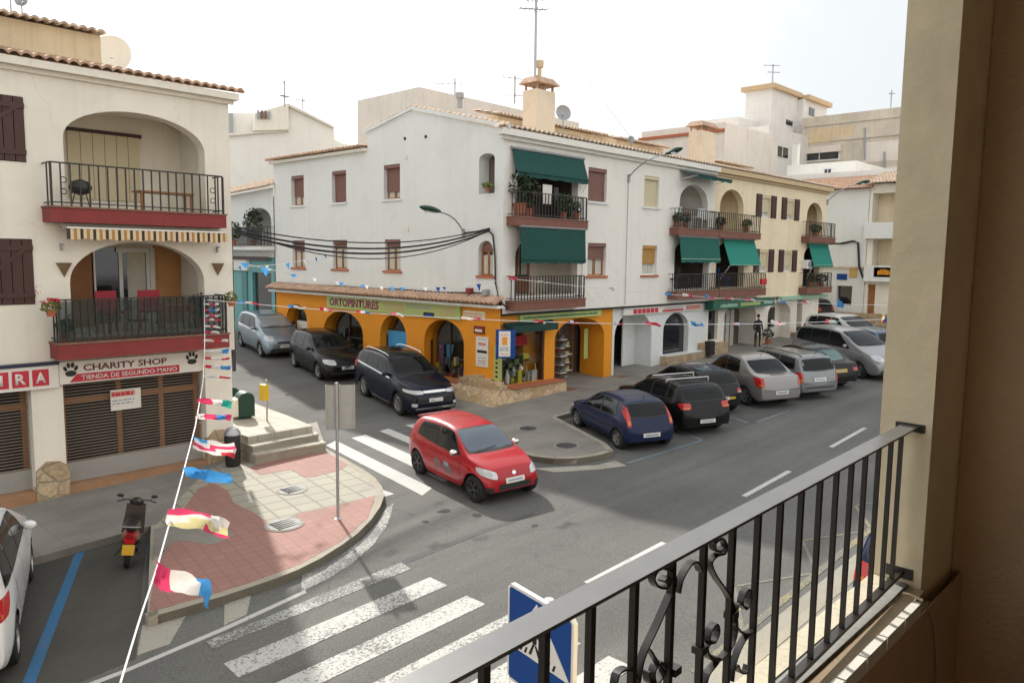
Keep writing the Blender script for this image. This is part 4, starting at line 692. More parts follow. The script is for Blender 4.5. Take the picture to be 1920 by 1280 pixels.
# ================================================================== CREAM TERRACE
t = thing('terrace_building', 'cream-walled continuation of the corner building with brown shutters', 'building', (32, 15.1, .9)); TB = t
c3 = arch(27.42, 29.35, 5.80, 6.75, 7.46, 14); c4 = arch(27.3, 29.6, 3.62, 5.0, 5.42, 14); c7 = arch(35.5, 37.25, 5.8, 6.75, 7.42, 14); c8 = arch(35.4, 37.2, 3.5, 4.9, 5.4, 14)
cw = [rect(30.95, 31.75, 6.5, 7.42), rect(33.35, 34.1, 6.5, 7.42), rect(30.95, 31.75, 4.2, 5.15), rect(33.3, 34.1, 4.2, 5.15)]
bm = wall(R_, [(27.0, 3.12), (37.75, 3.12), (37.75, 8.2), (27.0, 8.2)], [c3, c4, c7, c8]+cw, .25); obj('wall', bm, 'cream', t)
bm = B(); box(bm, (37.45, 15.36, .9), (37.75, 24, 8.2)); obj('side_wall', bm, 'cream', t)
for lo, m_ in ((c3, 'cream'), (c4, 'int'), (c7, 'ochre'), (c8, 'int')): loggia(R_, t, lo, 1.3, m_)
for u0, u1, v0, v1, m_ in ((27.9, 29.0, 5.82, 7.1, 'cream'), (27.8, 29.0, 3.64, 5.1, 'wglass'), (35.9, 36.8, 5.82, 7.1, 'wglass'), (35.9, 36.8, 3.55, 5.0, 'wglass')): bm = B(); DR.box(bm, u0, u1, v0, v1, 0, .03); obj('balcony_door', bm, m_, t)
for i, r in enumerate(cw):
    u0, u1, v0, v1 = r[0][0], r[1][0], r[0][1], r[2][1]; add_window(R_, t, u0, u1, v0, v1, 'shutc', .25, .14, None, 'pvc')
    for a in (u0-.55, u1+.02):
        bm = B(); n = 12; R_.box(bm, a, a+.52, v0, v1+.03, .005, .02)
        for k in range(n): R_.box(bm, a+.04, a+.48, v0+.04+(v1-v0-.06)*k/n, v0+.04+(v1-v0-.06)*(k+.7)/n, .021, .045)
        obj('shutter', bm, 'woodd', t)
balcony(R_, t, 26.78, 30.2, 5.77, 5.54, .38, 6.50, step=.15); balcony(R_, t, 26.98, 30.9, 3.52, 3.26, .38, 4.19, step=.15)
balcony(R_, t, 35.0, 38.0, 5.79, 5.56, .4, 6.50, step=.17); balcony(R_, t, 35.0, 37.9, 3.46, 3.2, .4, 4.16, step=.17)
tile_roof((27.0, 14.86, 8.20), (38.0, 14.86, 8.20), (0, 4.2, .52), t, 'tileold', pitch=.2); tile_roof((38.0, 23.2, 8.2), (27.0, 23.2, 8.2), (0, -4.15, .55), t, 'tileold')
bm = B(); R_.box(bm, 27.0, 37.95, 8.0, 8.18, .001, .22); R_.box(bm, 27.0, 37.8, 7.9, 7.999, .001, .1); obj('eave_moulding', bm, mat('eave_ochre', (.55, .42, .25), .9), t)
xa, xb = onY(1312, 240, 18).x, onY(1345, 240, 18).x; chimney(t, (xa+xb)/2, 18.3, (xb-xa)*.8, .65, 8.6, onY(1328, 247, 18).z, False)
za = onY(1385, 295, 19.5); bm = B(); box(bm, (onY(1305, 290, 19.5).x, 19.5, 8.5), (onY(1412, 295, 19.5).x, 21.5, 9.45)); obj('wall', bm, 'ochre', t); tile_roof((onY(1345, 280, 19.3).x, 19.3, 9.47), (onY(1415, 290, 19.3).x, 19.3, 9.47), (0, 1.2, .25), t, 'tileold')
# ground floor of the terrace
gw = [rect(27.15, 27.9, 1.55, 2.72), arch(28.4, 31.2, .9, 2.4, 2.95, 14), arch(32.3, 34.6, .95, 2.3, 2.9, 14), rect(35.3, 35.9, 1.0, 2.9)]
bm = wall(q, [(27.0, .4), (37.75, .4), (37.75, 3.14), (27.0, 3.14)], gw, .3, [.15, .8, .5, .3]); obj('shop_wall', bm, 'creamL', t)
for i, (r, m_) in enumerate(zip(gw, ('wglass', 'int', 'creamL', 'dark'))):
    us = [p[0] for p in r]; vs = [p[1] for p in r]; bm = B(); dep = (.14, .79, .49, .29)[i]; q.box(bm, min(us)-.05, max(us)+.05, min(vs)-.02, max(vs)+.05, -dep-.05, -dep); obj('shop_front', bm, m_, t)
bm = B(); q.box(bm, 28.6, 28.95, .9, 2.6, -.7, -.65); obj('door', bm, 'wood', t); bm = B(); [q.box(bm, u, u+.3, 1.0, 2.6, -.7, -.66) for u in (29.4, 29.8, 30.2)]; obj('door_glazing', bm, 'curtain', t)
bm = B(); q.box(bm, 32.75, 33.05, .95, 2.5, -.4, -.35); q.box(bm, 33.3, 33.9, 1.7, 2.6, -.45, -.42); obj('window_panel', bm, 'wglass', t)
bm = B(); q.box(bm, 27.0, 28.3, .5, 1.45, .001, .28); obj('stone_base', bm, 'stoneb', t); bm = B(); q.box(bm, 31.25, 31.75, .6, 1.5, .001, .1); obj('stone_base', bm, 'stoneb', t); bm = B(); q.box(bm, 34.7, 35.1, .7, 1.4, .001, .1); obj('stone_base', bm, 'stoneb', t)
# ================================================================== SIGNS ON THE CORNER BUILDING
bm = B(); Lf.box(bm, 16.75, 23.75, 2.84, 3.26, .001, .09); s = tag(obj('shop_sign', bm, 'signg'), 'long pale green shop sign with big purple letters over the orange side arches', 'shop sign')
LM = Fr((15.45, 23.75, 0), (0, -1, 0), (-1, 0, 0))    # mirrored so that the writing reads left to right
text('ORTOPINTURES', LM, .18, 3.05, 2.93, 3.20, .092, 'purple', s, bold=.03)
tagrows(LM, s, 3.4, 4.4, (2.93, 3.0, 3.07, 3.14), .092, 'pinkt', .03); tagrows(LM, s, 4.5, 5.7, (3.15, 3.08), .092, 'greyt', .035, 2); tagrows(LM, s, 6.1, 6.8, (2.92, 3.0, 3.08, 3.16), .092, 'pinkt', .03, 3)
bm = B(); LM.box(bm, 5.35, 5.85, 2.86, 2.99, .092, .10); obj('black_panel', bm, 'blk', s); bm = B(); LM.box(bm, 5.42, 5.78, 2.86, 2.95, .1005, .105); obj('blue_panel', bm, 'fdblue', s)
bm = B(); Lf.box(bm, 15.75, 16.65, 2.9, 3.15, .001, .05); s = tag(obj('small_sign', bm, 'cream'), 'small faded orange sign next to the long green shop sign', 'sign'); tagrows(Lf, s, 15.85, 16.6, (2.96, 3.04), .052, 'pinkt', .04)
bm = B(); Lf.box(bm, 15.62, 16.12, 1.55, 2.42, .001, .03); s = tag(obj('notice_board', bm, 'signw'), 'tall white notice panel with logos on the orange corner pillar', 'notice')
bm = B(); Lf.box(bm, 15.7, 16.02, 2.17, 2.25, .031, .035); obj('red_logo', bm, 'pinkt', s); bm = B(); Lf.box(bm, 15.66, 16.06, 1.95, 2.03, .031, .035); obj('black_logo', bm, 'blk', s); tagrows(Lf, s, 15.7, 16.02, (2.33, 1.63, 1.8), .031, 'greyt', .03); tagrows(Lf, s, 15.7, 16.02, (1.7,), .031, 'pinkt', .04)
bm = B(); Lf.box(bm, 15.78, 16.18, 2.5, 2.72, .001, .06); s = tag(obj('alarm_box', bm, 'redslab'), 'small dark red alarm box above the white notice panel', 'alarm box'); bm = B(); Lf.box(bm, 15.84, 16.12, 2.56, 2.63, .061, .07); obj('label_plate', bm, 'signw', s)
cs = thing('hanging_sign', 'blue-edged projecting sign with an orange square at the shop corner', 'sign', (15.3, 14.8, 1.9)); hs_ = Fr((15.2, 14.75, 0), (.75, -.66, 0), (-.66, -.75, 0))
bm = B(); hs_.box(bm, -.16, .16, 1.98, 2.68, .031, .04); obj('white_face', bm, 'signw', cs); bm = B(); hs_.box(bm, -.24, .30, 1.93, 2.72, -.06, .03); obj('blue_panel', bm, 'fdblue', cs); bm = B(); hs_.box(bm, -.07, .07, 2.3, 2.52, .041, .048); obj('orange_square', bm, mat('logo_orange', (.75, .30, .02), .5), cs)
tagrows(hs_, cs, -.13, .13, (2.2, 2.14), .041, 'greyt', .045); tagrows(hs_, cs, -.1, .1, (2.57, 2.03), .041, 'pinkt', .03)
bm = B(); tube(bm, [(15.2, 14.75, 2.70), (15.5, 15.2, 2.78)], .02, 6); obj('bracket', bm, 'iron', cs)
bm = B(); q.box(bm, 15.49, 15.60, 1.25, 2.05, .001, .02); q.box(bm, 15.465, 15.61, 1.2, 2.1, .0005, .0009); s = tag(obj('vertical_sign', bm, 'signg'), 'narrow yellow-green vertical sign on the orange corner pillar', 'sign')
bm = B(); Lf.box(bm, 15.17, 15.38, 1.2, 2.2, .001, .02); s = tag(obj('vertical_sign', bm, 'signg'), 'narrow yellow-green strip with a column of small dark letters on the orange corner', 'sign'); bm = B(); [Lf.box(bm, 15.23, 15.32, 1.3+.13*k, 1.36+.13*k, .021, .024) for k in range(6)]; obj('small_print', bm, 'blk', s)
bm = B(); q.box(bm, 16.25, 20.1, 2.86, 3.05, .001, .1); s = tag(obj('shop_sign', bm, 'signg'), 'pale green shop sign under the lower corner balcony facing the main street', 'shop sign'); tagrows(q, s, 16.4, 19.9, (2.93,), .101, 'dgreen', .06)
aw = thing('shop_awning', 'rolled dark green awning over the street-side window of the orange shop', 'awning', (16.5, 15.1, 2.5)); bm = B(); q.box(bm, 15.65, 17.6, 2.58, 2.78, .12, .40); tube(bm, [q.p(15.6, 2.8, .1), q.p(17.65, 2.8, .1)], .06, 8); obj('fabric', bm, 'awnd', aw)
bm = B(); q.box(bm, 20.0-.02, 20.18, 1.4, 2.4, -.5, -.48); tag(obj('vertical_sign', bm, 'signg'), 'yellow-green vertical sign inside the right jamb of the orange doorway', 'sign')
bm = B(); q.box(bm, 21.35, 26.4, 2.80, 3.05, .01, .10); s = tag(obj('shop_sign', bm, 'signw'), 'white shop sign with red block letters over the white doorway beside the orange shop', 'shop sign')
bm = B(); [q.box(bm, 21.9+.26*k, 22.12+.26*k, 2.83, 2.99, .101, .106) for k in range(6)]; q.box(bm, 23.7, 25.1, 2.83, 2.9, .101, .106); obj('red_letters', bm, 'red', s); bm = B(); q.box(bm, 25.3, 26.35, 2.84, 3.0, .101, .106); obj('pink_panel', bm, 'pinkt', s); tagrows(q, s, 23.8, 25.0, (2.94,), .101, 'greyt', .04)
bm = B(); q.box(bm, 26.75, 32.0, 2.78, 3.13, .10, .42); s = tag(obj('shop_sign', bm, 'dgreen'), 'dark green shop canopy sign with pale lettering under the cream lower balconies', 'shop sign'); tagrows(q, s, 27.3, 28.7, (2.86,), .421, 'mint', .14, 4); tagrows(q, s, 28.95, 30.7, (2.86,), .421, 'signg', .15, 6); tagrows(q, s, 31.0, 31.8, (2.88,), .421, 'mint', .12, 5)
bm = B(); q.box(bm, 33.0, 38.2, 2.95, 3.12, .10, .3); s = tag(obj('shop_sign', bm, 'mint'), 'pale green sign strip over the furthest arch of the cream building', 'shop sign')
# ================================================================== AWNINGS over balconies
def drop_awning(label, u0, u1, zt, zb, d0, d1, m, val=.12, arms=True, fr=R_):
    a = thing('awning', label, 'awning', tuple(fr.p((u0+u1)/2, zb, d1/2)), 'green balcony awnings')
    bm = B(); n = 14; nk = 6; G1 = []
    for j in range(nk+1):
        s = j/nk; row = []
        for i in range(n+1):
            u = u0+(u1-u0)*i/n; sag = -.02*math.sin(PI*s)*(1+.3*math.sin(i*1.7)); row.append(fr.p(u, zt+(zb-zt)*s+sag, d0+(d1-d0)*s))
        G1.append(row)
    row = []; rb_ = random.Random(3)
    for i in range(n+1): row.append(fr.p(u0+(u1-u0)*i/n, zb-val-.02*math.sin(i*2.1), d1+.005))
    G1.append(row); vs = [[bm.verts.new(p) for p in r] for r in G1]; back = [[bm.verts.new(p-fr.n*.004-Vector((0, 0, .004))) for p in r] for r in G1]
    for S_ in (vs, back):
        for j in range(len(S_)-1):
            for i in range(n): bm.faces.new([S_[j][i], S_[j][i+1], S_[j+1][i+1], S_[j+1][i]])
    obj('fabric', bm, m, a, smooth=True, angle=25)
    bm = B(); tube(bm, [fr.p(u0-.03, zt+.03, d0), fr.p(u1+.03, zt+.03, d0)], .045, 8); obj('roller', bm, 'grey', a)
    bm = B(); tube(bm, [fr.p(u0, zb, d1+.012), fr.p(u1, zb, d1+.012)], .014, 6); obj('front_bar', bm, m if m == 'awng' else 'mint', a)
    if arms:
        for u in (u0+.03, u1-.03): bm = B(); tube(bm, [fr.p(u, zt-(zt-zb)*1.6, .06), fr.p(u, zb, d1)], .012, 5); obj('arm', bm, 'pvc', a)
    return a
drop_awning('dark green sloping awning over the upper corner balcony', 15.73, 18.88, 7.68, 7.05, .05, .26, 'awng', .12)
drop_awning('dark green awning hanging straight down over the lower corner balcony', 15.79, 18.68, 5.54, 4.64, .34, .38, 'awng', .10, False)
drop_awning('blue-green awning pulled out almost flat above the upper middle balcony', 24.45, 26.9, 7.84, 7.66, .04, .75, 'awng', .11)
drop_awning('dark turquoise awning under the middle balcony, left of a brighter one', 24.1, 26.9, 5.50, 4.72, .30, .40, 'awnt', .12, False)
drop_awning('bright turquoise sloping awning right of the darker one, on the cream house', 27.5, 30.1, 5.50, 4.52, .15, .50, mat('bright_turquoise', (.010, .21, .16), .85), .03)
drop_awning('turquoise awning over the furthest lower balcony of the cream house', 35.6, 37.9, 5.52, 4.52, .1, .40, 'bright_turquoise' in MATS and MATS['bright_turquoise'], .1)
# balcony things
plant((16.0, 15.0, 5.83), 'tall dense bush in a terracotta pot at the left of the upper corner balcony', .95, .38, .2, 'leafd', 420, s=.06, group='plants on the upper corner balcony')
plant((16.5, 15.15, 5.83), 'second tall dark bush beside the corner of the upper corner balcony', 1.0, .36, .14, 'leafd', 380, s=.06, group='plants on the upper corner balcony')
plant((17.9, 15.0, 5.83), 'bushy green plant right of the washing on the upper corner balcony', .6, .32, .12, 'leaf', 260, group='plants on the upper corner balcony')
plant((18.45, 14.95, 5.83), 'small plant in the right end of the upper corner balcony', .35, .16, .12, 'leaf', 120, group='plants on the upper corner balcony')
plant((15.3, 15.6, 6.5), 'green plant on the sill of the slit window at the gable corner', .15, .16, .06, 'leafy', 90)
bm = B(); R_.box(bm, 16.95, 17.35, 6.25, 6.8, .10, .12); tag(obj('washing', bm, 'signw'), 'white cloth drying on the upper corner balcony', 'laundry'); bm = B(); R_.box(bm, 17.45, 17.65, 6.4, 6.75, .1, .12); tag(obj('washing', bm, mat('dark_cloth', (.05, .05, .06), .9)), 'dark cloth drying beside the white one on the upper corner balcony', 'laundry')
for x, lab, n, lf, fl_ in ((24.2, 'low spreading plant at the left of the upper middle balcony', 200, 'leaf', 10), (24.75, 'plant with red flowers on the upper middle balcony', 160, 'leaf', 40), (27.3, 'dark plant behind the railing of the upper cream balcony', 220, 'leafd', 0), (29.4, 'grassy plant near the right end of the upper cream balcony', 220, 'leafy', 0)): plant((x, 14.96, 5.81), lab, .35, .2, .11, lf, n, fl_, 'plants on the middle balconies')
for x, z, lab in ((36.2, 5.81, 'plants spilling over the furthest upper balcony railing'), (35.9, 3.49, 'dense dark plant on the furthest lower balcony'), (37.2, 3.49, 'second dark plant on the furthest lower balcony')): plant((x, 14.95, z), lab, .4, .3, .12, 'leafd', 240, group='plants on the furthest balconies')
bt = thing('balcony_table', 'white table with things on it on the upper middle balcony', 'table', (25.6, 15.2, 5.82)); bm = B(); box(bm, (25.2, 14.95, 6.25), (26.0, 15.4, 6.28)); obj('tabletop', bm, 'pvc', bt); bm = B(); tube(bm, [(25.6, 15.2, 5.83), (25.6, 15.2, 6.25)], .03, 6); obj('leg', bm, 'pvc', bt)
chair((24.95, 15.1, 5.83), 'light chair on the upper middle balcony, left of the white table', 'pvc', .4, 'chairs on the middle balconies'); chair((26.3, 15.1, 5.83), 'light chair on the upper middle balcony, right of the white table', 'pvc', -.6, 'chairs on the middle balconies')
for x, m_, lab in ((24.2, 'plasticb', 'dark chair at the left of the lower middle balcony'), (25.2, 'plasticb', 'dark chair in the middle of the lower middle balcony'), (28.2, 'fdblue', 'blue chair on the lower cream balcony')): chair((x, 15.25, 3.63), lab, m_, .3, 'chairs on the middle balconies')
bm = B(); R_.box(bm, 30.3, 30.8, 3.7, 3.95, .39, .45); tag(obj('red_cloth', bm, 'flower'), 'red cloth hanging at the right end of the lower cream balcony', 'cloth')
bm = B(); R_.box(bm, 35.2, 35.75, 4.35, 4.75, .001, .25); o = tag(obj('air_conditioner', bm, 'pvc'), 'white air conditioner beside the furthest turquoise awning', 'air conditioner'); bm = B(); lathe(bm, [(.15, 0), (.15, .01)], tuple(R_.p(35.45, 4.55, .255)), 'y', 14); obj('fan_grille', bm, 'grey', o)
# ================================================================== TEAL SHOP HOUSE up the side street
t = thing('teal_shop_house', 'white house with a teal shopfront, behind the parked blue-grey car', 'building', (15.3, 27.5, 1)); T0 = Vector((15.42, 27.42, 0))
Tf = Fr(T0, S10, (-S10.y, S10.x, 0)); Tf.n = Vector((-S10.y, S10.x, 0)); TBH = t
def onT(x, y): p = onP(x, y, T0, Tf.n); return (p-T0).dot(Tf.u), p.z
ua, za_ = onT(487, 475); ub, _ = onT(440, 475); eL, ez = onT(430, 357); zsh = onT(487, 482)[1]
ar0, ar1 = onT(509, 440)[0], onT(462, 440)[0]; azt = onT(485, 390)[1]; azb = onT(485, 462)[1]
la = arch(ar0, ar1, azb, azt-.55, azt, 14); topz = onT(510, 352)[1]
w0 = onT(509, 540); w1_ = onT(473, 511)
bm = wall(Tf, [(0, zsh), (14, zsh), (14, topz), (0, topz)], [la], .4); obj('wall', bm, 'white', t)
bm = B(); Tf.box(bm, 0, 14, .5, topz, -5, -1.6); obj('inner_block', bm, 'white', t); loggia(Tf, t, la, 1.4, 'white')
sw_ = rect(w0[0], w1_[0], onT(490, 584)[1], onT(490, 511)[1]); bm = wall(Tf, [(-.0, .5), (14, .5), (14, zsh-.01), (-.0, zsh-.01)], [sw_], .15); obj('shopfront', bm, 'teal', t)
bm = B(); Tf.box(bm, sw_[0][0], sw_[1][0], sw_[0][1], sw_[2][1], -.14, -.12); obj('shop_window', bm, 'wglass', t)
bm = B(); Tf.box(bm, sw_[1][0]+.6, sw_[1][0]+1.3, 1.3, sw_[2][1], .001, .05); obj('door', bm, mat('teal_dark', (.06, .20, .20), .6), t)
bm = B(); Tf.box(bm, sw_[1][0]+.3, sw_[1][0]+3, onT(460, 507)[1], onT(460, 487)[1], .001, .12); tag(obj('shop_sign', bm, 'signw'), 'white sign board over the teal shopfront', 'shop sign')
bm = B(); Tf.box(bm, .3, 12, zsh-.12, zsh+.02, .16, .2); obj('cornice', bm, 'woodd', t)
tile_roof(T0+S10*14+Tf.n*.35+Vector((0, 0, topz)), T0-S10*.1+Tf.n*.35+Vector((0, 0, topz)), (-Tf.n)*2.0+Vector((0, 0, .75)), t, 'tileold')
s2 = balcony(Tf, t, ar0-.35, ar1+3.0, azb, azb-.15, .55, azb+.75, 'white', 'iron', .13)
pp = T0+S10*((ar0+ar1)/2)+Tf.n*.2; plant((pp.x, pp.y, azb+.03), 'climbing plant filling the arched balcony of the white house up the side street', 1.3, .4, .12, 'leafd', 420, s=.07); bm = B()
plant((pp.x-.3*1, pp.y+1.1, azb+.03), 'second plant at the left of the arched balcony up the side street', .8, .35, .12, 'leaf', 260, s=.06)
# ================================================================== BACKGROUND BUILDINGS
def blk(name, label, cx, cy, X, Yr, Yl, zt, m, d, z0=0):
    """block with its near vertical edge at pixel (cx,cy) on plane Y=Yr"""
    pass
def ppoly(t, pts, Pp, n, depth, m, name='wall'):
    """facade outline on a vertical plane through Pp with outward normal n, given real depth behind"""
    n = Vector(n).normalized(); P_ = [onP(x, y, Pp, n) for x, y in pts]; bm = B(); hexa(bm, P_, [p-n*depth for p in P_]); return obj(name, bm, m, t)
# beige block behind the gable
t = thing('apartment_block', 'plain beige block rising behind the gable of the corner building', 'building', (26, 34, 0)); c = onY(786, 163, 34.0); l = onX(670, 190, c.x); 
bm = B(); hexa(bm, [(c.x, 34, 0), (c.x+14, 34, 0), (c.x+14, l.y, 0), (c.x, l.y, 0)], [(c.x, 34, c.z), (c.x+14, 34, c.z-.1), (c.x+14, l.y, c.z), (c.x, l.y, c.z)]); obj('wall', bm, 'beige', t)
# white group left
P0 = Vector((20, 46, 0)); n0 = Vector((-.45, -.9, 0))
t = thing('white_house', 'white house with a slanting roof edge behind the side street', 'building', (20, 46, 3))
ppoly(t, [(400, 400), (760, 400), (760, 300), (640, 268), (628, 262), (626, 236), (541, 194), (541, 245), (400, 256)], P0, n0, 8, 'whitewarm')
ppoly(t, [(538, 196), (541, 194), (626, 236), (626, 240), (541, 199)], P0-n0*-.25, n0, 8.5, 'beige', 'verge'); ppoly(t, [(400, 257), (542, 246), (542, 241), (400, 252)], P0-n0*-.2, n0, .3, 'beige', 'cornice')
ppoly(t, [(475, 245), (541, 243), (541, 194), (500, 206), (478, 212)], P0+n0*.4, n0, 6, 'creamL')
for k in range(4): ppoly(t, [(482+k*7, 222), (486+k*7, 222), (486+k*7, 206+k), (482+k*7, 206+k)], P0+n0*.6, n0, .15, ('grey', 'shutb', 'shutb', 'grey')[k], 'roof_vent')
t = thing('white_house', 'low white house tucked behind the left building corner, with a dark window slit', 'building', (14, 40, 3)); ppoly(t, [(400, 420), (480, 420), (480, 212), (400, 212)], P0+n0*-3, n0, 6, 'whitewarm'); ppoly(t, [(429, 252), (437, 252), (437, 212), (429, 212)], P0+n0*-2.7, n0, .2, 'grey', 'window')
# big concrete building, tower, right background
n1 = Vector((-1, 0, 0)); 
t = thing('concrete_building', 'large stained concrete building with long bare side wall, at the right background', 'building', (60, 20, 0)); X1 = 62
p1 = onX(1505, 222, X1); p2 = onX(1700, 199, X1)
bm = B(); hexa(bm, [(X1, p1.y, 0), (X1+15, p1.y, 0), (X1+15, p2.y-6, 0), (X1, p2.y-6, 0)], [(X1, p1.y, p1.z), (X1+15, p1.y, p1.z), (X1+15, p2.y-6, p1.z), (X1, p2.y-6, p1.z)]); obj('wall', bm, 'concrete', t)
F1 = Fr((X1, 0, 0), (0, 1, 0), (-1, 0, 0))
def f1(x, y, X=X1): p = onX(x, y, X); return p.y, p.z
def fwin(t, fr, X, x0, y0, x1, y1, m='wglass', name='window', d=.06):
    a, b = f1(x0, y0, X), f1(x1, y1, X); bm = B(); fr.box(bm, a[0], b[0], a[1], b[1], .002, d); o = obj(name, bm, 'pvc' if m == 'wglass' else m, t)
    if m == 'wglass': u0, u1 = sorted((a[0], b[0])); v0, v1 = sorted((a[1], b[1])); k = min(.12, (u1-u0)*.12); bm = B(); fr.box(bm, u0+k, (u0+u1)/2-k/3, v0+k, v1-k, d+.001, d+.01); fr.box(bm, (u0+u1)/2+k/3, u1-k, v0+k, v1-k, d+.001, d+.01); obj('pane', bm, m, o)
    return o
fwin(t, F1, X1, 1500, 284, 1575, 300, 'wglass'); fwin(t, F1, X1, 1497, 279, 1578, 284, 'beige', 'lintel', .3)
for (xa, ya), (xb, yb) in (((1510, 236), (1692, 228)), ((1560, 262), (1692, 256))): a, b = f1(xa, ya), f1(xb, yb); bm = B(); F1.box(bm, a[0], b[0], a[1]-.12, a[1]+.12, .001, .10); obj('ledge', bm, 'concrete', t)
for xa, ya, xb, yb, m_ in ((1515, 244, 1600, 262, 'ochre'), (1620, 268, 1690, 300, 'beige'), (1600, 318, 1688, 326, 'greyw')): fwin(t, F1, X1, xa, ya, xb, yb, m_, 'render_patch', .03)
for xa, ya, yb in ((1659, 285, 328), (1622, 240, 300)): a, b = f1(xa, ya), f1(xa, yb); bm = B(); tube(bm, [F1.p(a[0], a[1], .1), F1.p(b[0], b[1], .1)], .07, 6); obj('pipe', bm, 'grey', t)
fwin(t, F1, X1, 1498, 268, 1505, 290, 'dark', 'recess', .02)
t = thing('stair_tower', 'white rooftop tower with ochre cornice above the concrete building', 'building', (55, 22, 0)); X2 = 58; c = onX(1448, 170, X2); l = onX(1399, 175, X2)
r = onY(1541, 175, c.y); tz = onX(1448, 166, X2).z; mid = onY(1497, 170, c.y)
bm = B(); box(bm, (X2, c.y, 3), (mid.x, l.y, tz)); box(bm, (mid.x, c.y-.5, 3), (r.x, l.y, tz-.15)); obj('wall', bm, 'greyw', t)
bm = B(); box(bm, (X2-.3, c.y-.3, tz), (mid.x+.2, l.y+.3, tz+.35)); box(bm, (mid.x+.201, c.y-.85, tz-.16), (r.x+.3, l.y+.29, tz+.2)); obj('cornice', bm, mat('cornice_ochre', (.56, .40, .24), .9), t)
F2 = Fr((0, c.y, 0), (1, 0, 0), (0, -1, 0))
for x0, y0, x1, y1 in ((1474, 224, 1485, 237),): a, b = onY(x0, y0, c.y), onY(x1, y1, c.y); bm = B(); F2.box(bm, a.x, b.x, b.z, a.z, .001, .05); obj('window', bm, 'wglass', t)
a, b = onY(1517, 201, c.y-.5), onY(1526, 219, c.y-.5); bm = B(); F2.box(bm, a.x, b.x, b.z, a.z, .501, .54); obj('window', bm, 'wglass', t)
t = thing('grey_block', 'grey-white block with a square window below the rooftop tower', 'building', (54, 22, 0)); X3 = 55; c3_ = onX(1442, 235, X3); l3_ = onX(1306, 218, X3)
bm = B(); box(bm, (X3, c3_.y, 0), (X3+12, l3_.y, c3_.z)); box(bm, (X3+.02, c3_.y+2.5, c3_.z), (X3+9, l3_.y, c3_.z+.9)); obj('wall', bm, 'greyw', t)
F3 = Fr((0, c3_.y, 0), (1, 0, 0), (0, -1, 0)); a, b = onY(1455, 273, c3_.y), onY(1476, 297, c3_.y); bm = B(); F3.box(bm, a.x, b.x, b.z, a.z, .001, .05); w_ = obj('window', bm, 'wglass', t); bm = B(); F3.box(bm, (a.x+b.x)/2-.05, (a.x+b.x)/2+.05, b.z, a.z, .051, .08); obj('frame', bm, 'pvc', w_)
t = thing('low_block', 'low pinkish rooftop block left of the grey block, over the tiled roof', 'building', (50, 26, 0)); X4 = 48; a, b = onX(1310, 235, X4), onX(1204, 235, X4)
bm = B(); box(bm, (X4, a.y-2, 0), (X4+8, b.y, a.z)); obj('wall', bm, 'beige', t); bm = B(); box(bm, (X4-.15, a.y-2, onX(1250, 259, X4).z), (X4-.002, b.y+.2, onX(1250, 254, X4).z)); obj('ledge', bm, 'pot', t)
# white houses at the far end of the street
t = thing('end_house', 'white house closing the right end of the street, with blank wall and tiled roof', 'building', (45, 16, 1.4)); X5 = 44
a, b = onX(1553, 357, X5), onX(1632, 345, X5); F5 = Fr((X5, 0, 0), (0, 1, 0), (-1, 0, 0)); yl, yr = 21.5, b.y
wn = [rect(onX(1596, 572, X5).y, onX(1567, 572, X5).y, onX(1590, 572, X5).z, onX(1590, 536, X5).z)]
bm = wall(F5, [(yr, .9), (yl, .9), (yl, a.z), (yr, a.z)], wn, .4); obj('wall', bm, 'white', t); bm = B(); box(bm, (X5+.45, yr, .9), (X5+9, yl, a.z-.05)); obj('inner_block', bm, 'white', t)
bm = B(); F5.box(bm, wn[0][0][0], wn[0][1][0], wn[0][0][1], wn[0][2][1], -.39, -.3); obj('window', bm, 'wglass', t)
tile_roof((X5-.35, yl, a.z), (X5-.35, yr-.2, a.z), (3.5, 0, 1.1), t, 'tile'); bm = B(); F5.box(bm, yr+.02, yl, onX(1600, 503, X5).z, onX(1600, 500, X5).z, .001, .1); obj('string_course', bm, 'tileold', t)
bm = B(); p = onX(1570, 513, X5); F5.box(bm, p.y-.55, p.y, p.z-.33, p.z, .001, .05); tag(obj('small_sign', bm, 'fdblue'), 'blue street sign panel on the white wall at the far end', 'sign')
bm = B(); p = onX(1597, 503, X5); F5.box(bm, p.y-.3, p.y+.1, p.z-.5, p.z, .001, .05); tag(obj('small_sign', bm, mat('ochre_sign', (.5, .33, .1), .6)), 'small ochre sign beside the blue panel at the far end', 'sign')
bm = B(); [F5.box(bm, yr-6, wn[0][0][0]+3.2, .9, onX(1600, 585, X5).z, .3, .6)]; tag(obj('low_wall', bm, 'stoneb'), 'low rubble wall in front of the far white house', 'wall')
t = thing('balcony_house', 'white house with stacked balconies right beside the pillar', 'building', (42, 12, 1.3)); X6 = 44.03; y0_ = yr-.01; y1_ = 3
bals = [rect(onX(1690, 400, X6).y, onX(1635, 400, X6).y, onX(1650, 430, X6).z, onX(1650, 362, X6).z), rect(onX(1690, 480, X6).y, onX(1635, 480, X6).y, onX(1650, 510, X6).z, onX(1650, 448, X6).z)]
tz_ = onX(1640, 345, X6).z; gd = rect(onX(1640, 560, X6).y, onX(1626, 560, X6).y, 1.2, onX(1630, 533, X6).z)
bm = wall(Fr((X6, 0, 0), (0, 1, 0), (-1, 0, 0)), [(y1_, .9), (y0_, .9), (y0_, tz_), (y1_, tz_)], bals+[gd], .9, [.9, .9, .2]); obj('wall', bm, 'creamL', t); bm = B(); box(bm, (X6+.92, y1_, .9), (X6+9, y0_, tz_-.03)); obj('inner_block', bm, 'cream', t)
